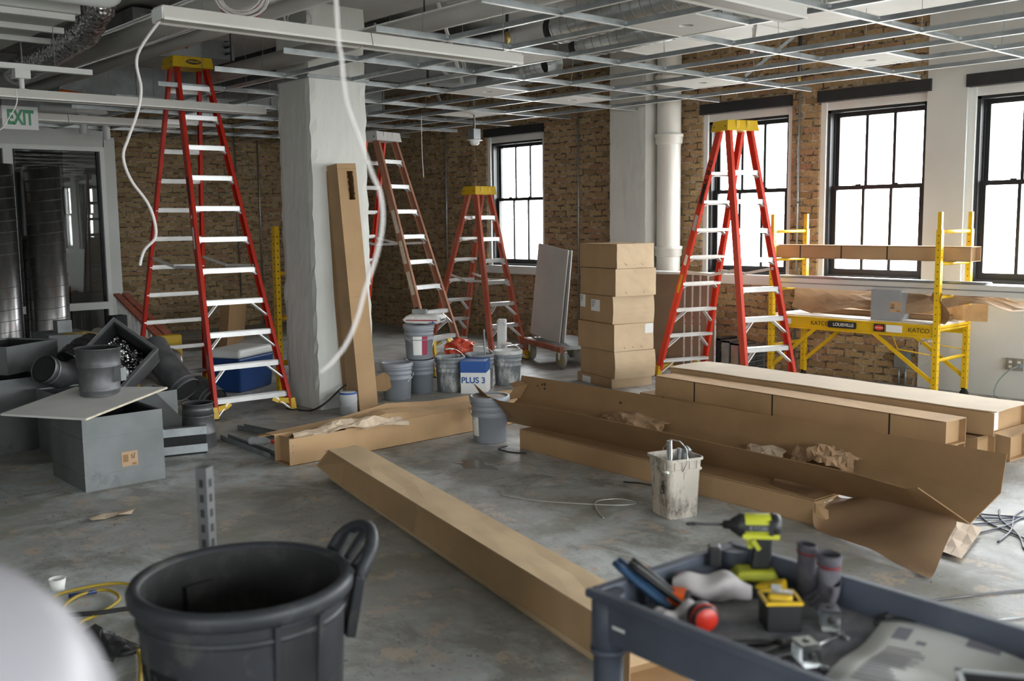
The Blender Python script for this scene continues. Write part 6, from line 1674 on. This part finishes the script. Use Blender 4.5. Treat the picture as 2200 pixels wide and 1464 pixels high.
# utility cart
CX, CY, CA = -1.665, 1.745, -2.5
cart = thing('utility_cart', 'slate grey plastic utility cart covered with tools at the lower right', 'cart', (CX, CY, 0), CA)
CL, CW, CZ, DZ = 1.02, 0.55, 0.845, 0.765
def tray(z, name):
    m = MB()
    e = 0.018
    m.box(0.02, CL-0.02, 0.02, CW-0.02, z-0.012, z)
    o = obj(name, m, M['cart_deck'], cart)
    m = MB(); top = z+(CZ-DZ)
    for p in ((0, CL, 0, e), (0, CL, CW-e, CW), (0, e, e, CW-e), (CL-e, CL, e, CW-e)): m.box(p[0], p[1], p[2], p[3], z-0.045, top)
    for p in ((-0.012, CL+0.012, -0.012, 0.012), (-0.012, CL+0.012, CW-0.012, CW+0.012), (-0.012, 0.012, 0.012, CW-0.012), (CL-0.012, CL+0.012, 0.012, CW-0.012)): m.box(p[0], p[1], p[2], p[3], top-0.022, top)
    bevel(obj('tray_wall', m, M['cart'], cart), 0.006)
tray(DZ, 'top_tray'); tray(0.22, 'lower_tray')
for x in (0.03, CL-0.03):
    for y in (0.03, CW-0.03):
        m = MB(); m.tube([V(x, y, 0.12), V(x, y, 0.70)], 0.037, 18); m.tube([V(x, y, 0.695), V(x, y, CZ-0.005)], [0.043, 0.041], 18); m.tube([V(x, y, 0.685), V(x, y, 0.70)], 0.045, 18)
        obj('corner_post', m, M['cart'], cart)
        m = MB(); m.lathe([(0, -0.016), (0.055, -0.016), (0.062, -0.008), (0.062, 0.008), (0.055, 0.016), (0, 0.016)], 20, (x, y, 0.062), Rx(90)); m.box(x-0.02, x+0.02, y-0.03, y+0.03, 0.105, 0.13); m.box(x-0.015, x+0.015, y+0.018, y+0.024, 0.05, 0.11); m.box(x-0.015, x+0.015, y-0.024, y-0.018, 0.05, 0.11); obj('caster', m, M['black'], cart)
m = MB(); m.box(0.075, 0.115, -0.0015, 0.0, DZ-0.0, DZ+0.008); m.xf(Matrix.Identity(3)); obj('white_scuff', m, M['white'], cart)

# cordless impact driver
t = thing('impact_driver', 'lime green cordless impact driver standing on its battery on the tool cart', 'power drill', (-1.52, 2.235, DZ), 222)
m = MB(); m.hexa([(-0.055, -0.038, 0.0), (0.062, -0.038, 0.0), (0.062, 0.038, 0.0), (-0.055, 0.038, 0.0), (-0.055, -0.038, 0.022), (0.068, -0.038, 0.022), (0.068, 0.038, 0.022), (-0.055, 0.038, 0.022)]); bevel(obj('battery', m, M['black'], t), 0.006)
m = MB(); m.hexa([(-0.06, -0.041, 0.022), (0.072, -0.041, 0.022), (0.072, 0.041, 0.022), (-0.06, 0.041, 0.022), (-0.045, -0.028, 0.052), (0.052, -0.036, 0.048), (0.052, 0.036, 0.048), (-0.045, 0.028, 0.052)]); bevel(obj('battery_shoe', m, M['lime'], t), 0.008, 3)
m = MB(); m.hexa([(-0.036, -0.018, 0.048), (0.018, -0.018, 0.048), (0.018, 0.018, 0.048), (-0.036, 0.018, 0.048), (-0.042, -0.017, 0.145), (0.006, -0.017, 0.145), (0.006, 0.017, 0.145), (-0.042, 0.017, 0.145)]); bevel(obj('grip', m, M['black'], t), 0.010, 3)
m = MB(); m.bar(V(0.024, 0, 0.142), V(0.016, 0, 0.105), 0.014, 0.014, (1, 0, 0)); m.bar(V(0.012, 0.0175, 0.13), V(-0.005, 0.0175, 0.105), 0.004, 0.012, (1, 0, 0)); obj('trigger', m, M['lime'], t)
m = MB(); m.lathe([(0, -0.050), (0.028, -0.048), (0.031, -0.040), (0.031, -0.02), (0.031, 0.035), (0.028, 0.045), (0, 0.045)], 24, (0, 0, 0.168), Ry(90)); m.box(-0.055, 0.04, -0.03, 0.03, 0.138, 0.150); obj('motor_housing', m, M['lime'], t)
m = MB(); m.lathe([(0.0, -0.062), (0.026, -0.060), (0.0318, -0.05), (0.0318, -0.034), (0.026, -0.034)], 24, (0, 0, 0.168), Ry(90)); m.box(-0.040, -0.028, -0.0325, 0.0325, 0.148, 0.188); obj('rear_cap', m, M['black'], t)
m = MB(); m.lathe([(0.0315, 0.034), (0.032, 0.046), (0.024, 0.058), (0.018, 0.068), (0.013, 0.072), (0.011, 0.090), (0, 0.090)], 24, (0, 0, 0.168), Ry(90)); obj('nose', m, M['black'], t)
m = MB(); m.tube([V(0.088, 0, 0.168), V(0.160, 0, 0.168), V(0.168, 0, 0.168), V(0.188, 0, 0.168)], [0.004, 0.004, 0.006, 0.003], 8); obj('driver_bit', m, M['dark'], t)
for s in (-1, 1):
    m = MB(); m.box(-0.035, 0.035, s*0.0312-0.001, s*0.0312+0.001, 0.159, 0.177); lb = obj('maker_label', m, M['ink'], t)
    text('maker_lettering', 'RYOBI', 0.017, M['galv_dull'], lb, V(0, s*0.0325, 0.1675), frame3((-s, 0, 0), (0, 0, 1)))
m = MB(); m.box(0.032, 0.066, -0.025, 0.025, 0.05, 0.105); bevel(tag(obj('spare_battery', m.xf(Rz(222), (-1.575, 2.205, DZ)), M['black']), 'black battery block behind the green impact driver grip', 'battery'), 0.006)

def on(label, name, cat, x, y, rz=0, z=DZ): return thing(name, label, cat, (x, y, z), rz)
# black open pouch with a yellow tape measure
t = on('black square tool pouch with a yellow rim on the cart tray', 'tool_pouch', 'pouch', -1.325, 2.05, 48)
m = MB(); a = 0.042
for p in ((-a, a, -a, -a+0.006), (-a, a, a-0.006, a), (-a, -a+0.006, -a, a), (a-0.006, a, -a, a), (-a, a, -a, a)): m.box(p[0], p[1], p[2], p[3], 0, 0.07 if p[1]-p[0] < 0.08 or p[3]-p[2] < 0.08 else 0.006)
bevel(obj('body', m, M['black'], t), 0.004)
m = MB()
for p in ((-a-0.002, a+0.002, -a-0.002, -a+0.004), (-a-0.002, a+0.002, a-0.004, a+0.002), (-a-0.002, -a+0.004, -a, a), (a-0.004, a+0.002, -a, a)): m.box(p[0], p[1], p[2], p[3], 0.066, 0.074)
obj('rim', m, M['yellow'], t)
t = on('yellow tape measure with a bright clip sitting in the black pouch', 'tape_measure', 'tape measure', -1.325, 2.05, 30, DZ+0.012)
m = MB(); m.box(-0.03, 0.03, -0.018, 0.018, 0, 0.068); bevel(obj('case', m, M['yellow'], t), 0.012, 3)
m = MB(); m.box(-0.02, 0.03, -0.008, 0.008, 0.068, 0.075); obj('clip', m, M['chrome'], t)
t = on('yellow and black compact tool lying between the driver and the black pouch', 'yellow_hand_tool', 'hand tool', -1.43, 2.18, 20)
m = MB(); m.hexa([(-0.05, -0.02, 0), (0.04, -0.02, 0), (0.04, 0.02, 0), (-0.05, 0.02, 0), (-0.045, -0.018, 0.035), (0.03, -0.018, 0.06), (0.03, 0.018, 0.06), (-0.045, 0.018, 0.035)]); bevel(obj('body', m, M['yellow'], t), 0.008)
m = MB(); m.box(-0.052, -0.02, -0.021, 0.021, 0.004, 0.03); m.box(0.0, 0.042, -0.0215, 0.0215, 0.01, 0.02); obj('grip', m, M['black'], t)
m = MB(); m.box(0.0, 0.025, -0.022, -0.0195, 0.032, 0.05); obj('sticker', m, M['white_print'], t)
# work glove
t = on('grey knitted work glove propped against the far wall of the cart tray', 'work_glove', 'glove', -1.30, 2.225, 60)
t.scale = (0.78, 0.78, 0.74)
gl = simple('grey_knit', (0.085, 0.08, 0.095), 0.9, 0, 0.2, 20, 0.3, 120, None, (0.16, 0.15, 0.15), 14, (0.55, 0.75))
me = bpy.data.meshes.new('work_glove')
vs = [(0, 0, 0.172), (0.0, 0.0, 0.13), (-0.002, 0.0, 0.085), (-0.006, 0.0, 0.062)]; rr = [(0.046, 0.028), (0.043, 0.026), (0.045, 0.022), (0.042, 0.02)]; ed = [(0, 1), (1, 2), (2, 3)]
for k, (y, l) in enumerate(((-0.034, 0.055), (-0.012, 0.068), (0.011, 0.064), (0.033, 0.05))):
    n = len(vs); vs += [(-0.012, y, 0.052), (-0.028-0.004*k, y*1.15, 0.052-l*0.35), (-0.052-0.004*k, y*1.25, max(0.012, 0.052-l*0.62))]; rr += [(0.0125, 0.0125), (0.0115, 0.0115), (0.0095, 0.0095)]; ed += [(3, n), (n, n+1), (n+1, n+2)]
n = len(vs); vs += [(0.0, -0.048, 0.085), (-0.02, -0.068, 0.062), (-0.038, -0.078, 0.045)]; rr += [(0.014, 0.014), (0.012, 0.012), (0.010, 0.010)]; ed += [(2, n), (n, n+1), (n+1, n+2)]
me.from_pydata(vs, ed, []); me.materials.append(gl)
go = bpy.data.objects.new('hand_shell', me); C.objects.link(go); go.parent = t
md = go.modifiers.new('skin', 'SKIN')
for v, r_ in zip(me.skin_vertices[0].data, rr): v.radius = r_
me.skin_vertices[0].data[0].use_root = True
subd(go, 2)
m = MB(); m.lathe([(0.044, 0.150), (0.047, 0.152), (0.047, 0.158), (0.044, 0.160)], 20); m.xf(Matrix.Diagonal((0.75, 1.0, 1.0))); obj('red_stripe', m, simple('maroon_thread', (0.16, 0.015, 0.02), 0.8), t)
m = MB(); m.lathe([(0.040, 0.158), (0.047, 0.163), (0.049, 0.195), (0.045, 0.197), (0.040, 0.17)], 20); m.xf(Matrix.Diagonal((0.75, 1.0, 1.0))); obj('cuff', m, gl, t)
t2 = on('folded cuff of the second grey glove behind the first one on the cart', 'work_glove', 'glove', -1.375, 2.245, 75)
t2.scale = (0.78, 0.78, 0.72)
m = MB(); m.lathe([(0.030, 0.0), (0.040, 0.06), (0.036, 0.15), (0.040, 0.205), (0.036, 0.207), (0.030, 0.16)], 20); m.xf(Matrix.Diagonal((0.6, 1.0, 1.0))); obj('cuff', m, gl, t2)
m = MB(); m.lathe([(0.0375, 0.168), (0.041, 0.170), (0.041, 0.176), (0.0375, 0.178)], 20); m.xf(Matrix.Diagonal((0.6, 1.0, 1.0))); obj('red_stripe', m, bpy.data.materials['maroon_thread'], t2)
# rags
RG = simple('white_rag', (0.50, 0.47, 0.47), 0.9, 0, 0.08, 12, 0.2, 60)
def rag(label, c, rz, sx, sy, sz, seed):
    rnd = random.Random(seed); m = MB(); P = []
    for i in range(22):
        u = i/21; row = []
        for j in range(14):
            v = 2*math.pi*j/13
            w = 0.5 + 0.5*math.sin(math.pi*u)
            r_ = 1 + 0.22*math.sin(3*v+7*u+seed) + 0.14*math.sin(9*u+2*v)
            row.append(V((u-0.5)*sx, math.cos(v)*sy*0.5*w*r_, max(0.0, sz*0.5 + math.sin(v)*sz*0.5*w*r_ + 0.01*math.sin(11*u))))
        P.append(row)
    m.grid(P, 0, True); m.xf(Rz(rz), c)
    return tag(subd(obj('rag', m, RG), 1), label, 'rag')
rag('crumpled white rag in the middle of the cart tray, below the green driver', (-1.535, 2.06, DZ), 38, 0.20, 0.085, 0.075, 2)
rag('small twisted white rag near the front wall of the cart tray', (-1.50, 1.885, DZ), 70, 0.15, 0.06, 0.045, 5)
# pliers
def pliers(label, p, rz, tilt, hm, L=0.19, spread=0.022, z=DZ):
    t = thing('pliers', label, 'pliers', (p[0], p[1], z), rz)
    R = Ry(tilt)
    for s in (-1, 1):
        m = MB(); m.tube([R@V(0.0, s*0.004, 0.012), R@V(-0.04, s*spread*0.7, 0.012), R@V(-L*0.6, s*spread, 0.012), R@V(-L*0.72, s*spread*0.9, 0.012)], [0.006, 0.009, 0.0095, 0.008], 10); obj('handle', m, hm, t)
    for s in (-1, 1):
        m = MB(); m.hexa([R@V(*q) for q in ((-0.01, s*0.001, 0.004), (0.05, s*0.0005, 0.006), (0.05, s*0.006, 0.006), (-0.01, s*0.014, 0.004), (-0.01, s*0.001, 0.02), (0.05, s*0.0005, 0.016), (0.05, s*0.006, 0.016), (-0.01, s*0.014, 0.02))]); obj('jaw', m, M['dark'], t)
    m = MB(); m.lathe([(0.011, 0), (0.011, 0.022), (0, 0.022)], 14, R@V(0, 0, 0.002), R); obj('pivot', m, M['dark'], t)
    return t
BH = simple('blue_vinyl_grip', (0.02, 0.06, 0.13), 0.4)
pliers('blue handled pliers lying over the left corner of the cart tray', (-1.545, 1.905), 18, 34, BH, 0.26, 0.014, DZ+0.004)
pliers('black handled pliers resting on the corner of the cart beside the blue pair', (-1.53, 1.945), 26, 34, M['black'], 0.25, 0.013, DZ+0.008)
pliers('black side cutters lying near the front wall of the cart tray', (-1.245, 1.93), 60, 0, M['black'], 0.17, 0.03)
pliers('yellow handled pliers half hidden by the white rag under the driver', (-1.56, 2.225), 40, 0, M['yellow'], 0.16, 0.018)
# marker, knife, tape measure, screwdriver
t = on('orange and red marker pen lying across the cart tray', 'marker_pen', 'marker', -1.69, 2.035, 12, DZ+0.045)
m = MB(); m.tube([V(-0.06, 0, 0), V(0.09, 0, 0)], 0.009, 12); obj('barrel', m, simple('peach_label', (0.5, 0.27, 0.17), 0.5, 0, 0.2, 10, 0, 40, None, (0.30, 0.02, 0.02), 14, (0.5, 0.56)), t)
m = MB(); m.tube([V(-0.085, 0, 0), V(-0.07, 0, 0), V(-0.058, 0, 0)], [0.007, 0.0095, 0.0095], 12); obj('cap', m, M['orange'], t)
t = on('stack of small black pouches under the marker pen on the cart', 'small_pouch', 'pouch', -1.685, 2.02, 15)
m = MB(); m.box(-0.07, 0.08, -0.04, 0.04, 0, 0.034); bevel(obj('body', m, M['black'], t), 0.01, 3)
t = on('orange and black utility knife holder on the cart tray left of the rag', 'utility_knife', 'utility knife', -1.565, 1.94, 30)
m = MB(); m.box(-0.04, 0.045, -0.022, 0.022, 0, 0.05); bevel(obj('body', m, M['black'], t), 0.008)
m = MB(); m.box(-0.012, 0.03, -0.0235, 0.0235, 0.004, 0.052); obj('band', m, simple('hot_orange', (0.85, 0.12, 0.01), 0.45), t)
t = on('red and black round tape measure lying in front of the small rag', 'tape_measure', 'tape measure', -1.43, 1.885, 62)
m = MB(); m.lathe([(0, -0.022), (0.03, -0.022), (0.035, -0.016), (0.035, 0.016), (0.03, 0.022), (0, 0.022)], 24, (0, 0, 0.036), Rx(90)); obj('case', m, M['black'], t)
m = MB(); m.lathe([(0.0, 0.0225), (0.028, 0.0225), (0.0365, 0.012), (0.0365, 0.004), (0.035, 0.004)], 24, (0, 0, 0.036), Rx(90)); m.lathe([(0.0362, -0.012), (0.0362, 0.008)], 24, (0, 0, 0.036), Rx(90), True, -120, -20); obj('red_band', m, M['red'], t)
m = MB(); m.box(-0.045, -0.03, -0.01, 0.01, 0.0, 0.014); obj('hook', m, M['yellow'], t)
t = on('slim screwdriver with a bright shaft lying towards the front of the cart tray', 'screwdriver', 'screwdriver', -1.205, 1.93, 72, DZ+0.008)
m = MB(); m.tube([V(0.0, 0, 0), V(0.12, 0, 0.01)], 0.004, 8); obj('shaft', m, M['chrome'], t)
m = MB(); m.tube([V(-0.095, 0, -0.0), V(-0.08, 0, 0), V(-0.01, 0, 0), V(0.004, 0, 0)], [0.009, 0.011, 0.010, 0.006], 12); obj('handle', m, M['black'], t)
# strut clamps
def clamp(label, x, y, rz):
    t = on(label, 'strut_clamp', 'metal bracket', x, y, rz)
    m = MB(); m.box(-0.035, 0.035, -0.022, 0.022, 0, 0.005); m.box(-0.035, -0.03, -0.022, 0.022, 0, 0.045); m.box(-0.035, 0.02, -0.022, 0.022, 0.042, 0.047); m.box(0.016, 0.02, -0.022, 0.022, 0.005, 0.047); obj('bracket', m, M['chrome'], t)
    m = MB(); m.lathe([(0, 0.001), (0.009, 0.0005), (0.009, 0)], 14, (0.0205, 0.0, 0.026), Ry(90)); m.lathe([(0, 0.001), (0.009, 0.0005), (0.009, 0)], 14, (-0.008, 0, 0.0475)); obj('bolt_hole', m, M['ink'], t)
    m = MB(); m.lathe([(0, 0), (0.012, 0), (0.012, 0.009), (0, 0.009)], 6, (0.045, 0.015, 0)); m.tube([V(0.045, 0.015, 0.005), V(0.075, 0.03, 0.005)], 0.005, 8); obj('bolt', m, M['galv_dull'], t)
clamp('bright zinc clamp bracket with a hole near the middle of the cart tray', -1.235, 2.125, -50)
clamp('bright zinc clamp bracket with a round hole near the front wall of the cart', -1.165, 1.915, -30)
cable('black coiled strap lying beside the printed sheets on the cart', [(-1.17, 2.23, DZ+0.01), (-1.13, 2.29, DZ+0.03), (-1.06, 2.31, DZ+0.03), (-1.0, 2.305, DZ+0.02), (-1.04, 2.27, DZ+0.012), (-1.12, 2.24, DZ+0.02), (-1.16, 2.20, DZ+0.01)], 0.007, M['black'], 'coiled_strap', 'strap')
# printed sheets
t = on('white printed paper sheets with dark text blocks at the lower right of the cart', 'printed_sheet', 'paper', -0.95, 2.07, 34)
m = MB(); P = [[V(-0.17+0.36*i/8, -0.20+0.42*j/8, 0.006+0.018*math.sin(2.6*i/8+0.4)*(1-0.5*j/8)+0.008*math.sin(j)) for j in range(9)] for i in range(9)]
m.grid(P, 0.001, True); m.xf(Rz(-24)); obj('sheet', m, M['white_print'], t)
ps = MB(); rnd = random.Random(6)
def on_sheet(u, v):
    i, j = u*8, v*8
    return V(-0.17+0.36*u, -0.20+0.42*v, 0.0075+0.018*math.sin(2.6*u+0.4)*(1-0.5*v)+0.008*math.sin(j)+0.0006)
def patch(u0, u1, v0, v1):
    n = 3; ps.grid([[on_sheet(u0+(u1-u0)*i/n, v0+(v1-v0)*j/n) for j in range(n+1)] for i in range(n+1)])
for k in range(14):
    patch(0.14, 0.14+rnd.uniform(0.16, 0.28), 0.05+0.042*k, 0.05+0.042*k+0.02)
patch(0.12, 0.22, 0.72, 0.86); patch(0.55, 0.75, 0.80, 0.88); patch(0.28, 0.34, 0.70, 0.74)
obj('print', ps.xf(Rz(-24)), simple('faded_print', (0.28, 0.27, 0.31), 0.7), t)
t = on('black open tin at the far right end of the cart tray', 'black_tin', 'tin', -0.735, 1.99, 32)
m = MB()
for p in ((-0.11, 0.11, -0.09, -0.084), (-0.11, 0.11, 0.084, 0.09), (-0.11, -0.104, -0.09, 0.09), (0.104, 0.11, -0.09, 0.09)): m.box(p[0], p[1], p[2], p[3], 0, 0.05)
m.box(-0.11, 0.11, -0.09, 0.09, 0, 0.004); obj('box', m, M['black'], t)
m = MB()
for p in ((-0.113, 0.113, -0.093, -0.081), (-0.113, 0.113, 0.081, 0.093), (-0.113, -0.101, -0.093, 0.093), (0.101, 0.113, -0.093, 0.093)): m.box(p[0], p[1], p[2], p[3], 0.05, 0.054)
obj('rolled_rim', m, M['galv_dull'], t)

# white round-topped cylinder close to the lens
M['lavender'] = simple('soft_grey_enamel', (0.34, 0.33, 0.36), 0.35)
t = thing('white_cylinder', 'blurred white round-topped cylinder very close to the camera at the lower left', 'cylinder', (-0.93, 0.155, 0))
m = MB(); m.lathe([(0, 0), (0.17, 0), (0.17, 1.28)] + [(0.17*math.cos(math.radians(a)), 1.28+0.20*math.sin(math.radians(a))) for a in range(9, 91, 9)], 40); obj('shell', m, M['lavender'], t)
m = MB(); m.lathe([(0.1705, 0.60), (0.175, 0.605), (0.175, 0.625), (0.1705, 0.63)], 40); obj('band', m, M['lavender'], t)

# pale green cabinet at the left edge
t = thing('green_cabinet', 'pale green metal cabinet corner at the left edge with a black knob', 'cabinet', (-6.55, 1.22, 0), 12)
m = MB(); m.box(-0.35, 0.35, -0.35, 0.30, 0, 0.52); bevel(obj('case', m, simple('pale_green_enamel', (0.20, 0.24, 0.20), 0.5, 0, 0.1, 4), t), 0.02)
m = MB(); m.tube([V(0.36, 0.22, 0.27), V(0.42, 0.24, 0.27), V(0.45, 0.25, 0.27)], [0.012, 0.028, 0.02], 12); obj('knob', m, M['black'], t)

# cords and litter on the floor
YC = simple('yellow_cord_jacket', (0.36, 0.25, 0.02), 0.5)
cable('yellow extension cord looping over the floor left of the rubbish bin', [(-3.2, 1.25, 0.01), (-3.9, 1.62, 0.01), (-4.4, 1.78, 0.01), (-4.82, 1.76, 0.01), (-4.90, 1.52, 0.01), (-4.86, 1.38, 0.01), (-5.0, 1.25, 0.01)], 0.008, YC, 'extension_cord', 'cord')
cable('yellow cord curled into a loop beside the black cable on the floor', [(-3.5, 1.30, 0.012), (-4.0, 1.50, 0.012), (-4.25, 1.45, 0.012), (-4.42, 1.36, 0.012), (-4.68, 1.42, 0.012), (-4.80, 1.54, 0.014), (-4.78, 1.66, 0.014), (-4.62, 1.66, 0.014), (-4.50, 1.52, 0.014), (-4.40, 1.40, 0.03), (-4.22, 1.36, 0.012), (-4.1, 1.28, 0.012)], 0.008, YC, 'extension_cord', 'cord')
cable('black cable curled on the floor left of the rubbish bin', [(-4.60, 1.33, 0.03), (-4.48, 1.50, 0.03), (-4.40, 1.66, 0.03), (-4.20, 1.70, 0.012), (-4.05, 1.60, 0.012), (-4.0, 1.45, 0.012), (-4.12, 1.36, 0.012), (-4.3, 1.33, 0.012)], 0.011, M['rubber'], 'extension_cord', 'cord')
crumple('dark_rag', 'dark crumpled cloth on the floor beside the curled black cable', 'cloth', (-4.14, 1.36, 0.004), Rz(30), 0.36, 0.20, 0.12, 14, M['black'], 14, 10)
m = MB(); m.tube([V(-4.83, 1.50, 0.012), V(-4.80, 1.62, 0.012)], 0.010, 8); tag(obj('anchor_bolt', m, M['navy']), 'small dark blue bolt on the floor inside the yellow cord loop', 'bolt')
m = MB(); m.lathe([(0, 0), (0.03, 0), (0.04, 0.06), (0.036, 0.06), (0.027, 0.006)], 18, (-4.98, 1.50, 0)); tag(obj('paper_cup', m, M['white_print']), 'small white paper cup on the floor at the left', 'cup')
m = MB(); m.grid([[V(-6.08+0.04*i, 2.02+0.10*j-0.01*i*j, 0.004+0.014*abs(math.sin(j*1.4+i))) for j in range(4)] for i in range(3)], 0.001); tag(obj('paper_scrap', m, M['kraft_light']), 'curled paper scrap on the floor in front of the large duct box', 'paper')
WD = simple('dark_blue_wire', (0.015, 0.02, 0.05), 0.4)
rnd = random.Random(77)
for i in range(7):
    x, y = -2.45+0.06*i, 5.88-0.05*i
    a = 0.3+0.35*i
    cable(['dark wire offcut on the floor beyond the right end of the trough', 'second dark wire offcut beyond the trough end', 'dark wire offcut crossing others by the trough end', 'bent dark wire offcut by the carton pile end', 'thin dark wire offcut near the right edge', 'dark wire offcut nearest the carton ends', 'curved dark wire at the far right of the floor'][i], [(x-0.25*math.cos(a), y-0.25*math.sin(a), 0.006), (x, y, 0.008), (x+0.3*math.cos(a+0.2), y+0.3*math.sin(a+0.2), 0.006), (x+0.5*math.cos(a+0.1), y+0.45*math.sin(a-0.1), 0.006)], 0.005, WD, 'wire_offcut', 'wire')
cable('long grey wire lying across the floor behind the cart at the right', [(-2.3, 4.05, 0.006), (-2.05, 4.35, 0.006), (-1.85, 4.72, 0.006), (-1.6, 5.1, 0.006)], 0.005, M['galv_dark'], 'long_wire', 'wire')
cable('pale wire lying across the floor in front of the long grey wire', [(-2.0, 3.95, 0.006), (-1.8, 4.25, 0.006), (-1.6, 4.6, 0.006)], 0.004, M['galv'], 'long_wire', 'wire')
cable('thin bright wire curled on the floor in front of the dirty square pail', [(-4.75, 4.15, 0.005), (-4.5, 4.22, 0.005), (-4.28, 4.35, 0.005), (-4.08, 4.50, 0.005), (-4.02, 4.62, 0.005), (-4.15, 4.62, 0.006), (-4.22, 4.48, 0.006), (-4.1, 4.35, 0.005), (-3.95, 4.25, 0.005)], 0.003, M['alu'], 'thin_wire', 'wire')
cable('black flat strap end on the floor at the left end of the floor carton', [(-5.78, 5.12, 0.004), (-5.74, 5.0, 0.006), (-5.6, 5.0, 0.004), (-5.5, 5.06, 0.004)], 0.005, M['rubber'], 'strap_offcut', 'strap')
cable('black strap scrap on the floor left of the dirty square pail', [(-4.42, 4.95, 0.004), (-4.3, 4.98, 0.012), (-4.2, 5.02, 0.004)], 0.005, M['rubber'], 'strap_offcut', 'strap')
cable('dark cord running along the floor from the ladder foot to behind the paint cans', [(-8.28, 4.72, 0.012), (-8.16, 4.80, 0.012), (-8.0, 4.86, 0.10), (-8.02, 5.1, 0.24), (-8.06, 5.4, 0.30)], 0.009, M['rubber'], 'floor_cord', 'cord')
m = MB(); m.add([V(-5.5, 4.55, 0.002)] + [V(-5.5+0.17*math.cos(a*math.pi/16)*(1+0.3*math.sin(3*a*math.pi/16+1)+0.15*math.sin(7*a*math.pi/16)), 4.55+0.10*math.sin(a*math.pi/16)*(1+0.3*math.sin(4*a*math.pi/16)), 0.0012) for a in range(32)], [(0, 1+a, 1+(a+1) % 32) for a in range(32)])
tag(obj('water_puddle', m, simple('wet_floor', (0.22, 0.205, 0.17), 0.15)), 'small wet puddle on the floor in front of the grey pail', 'puddle')
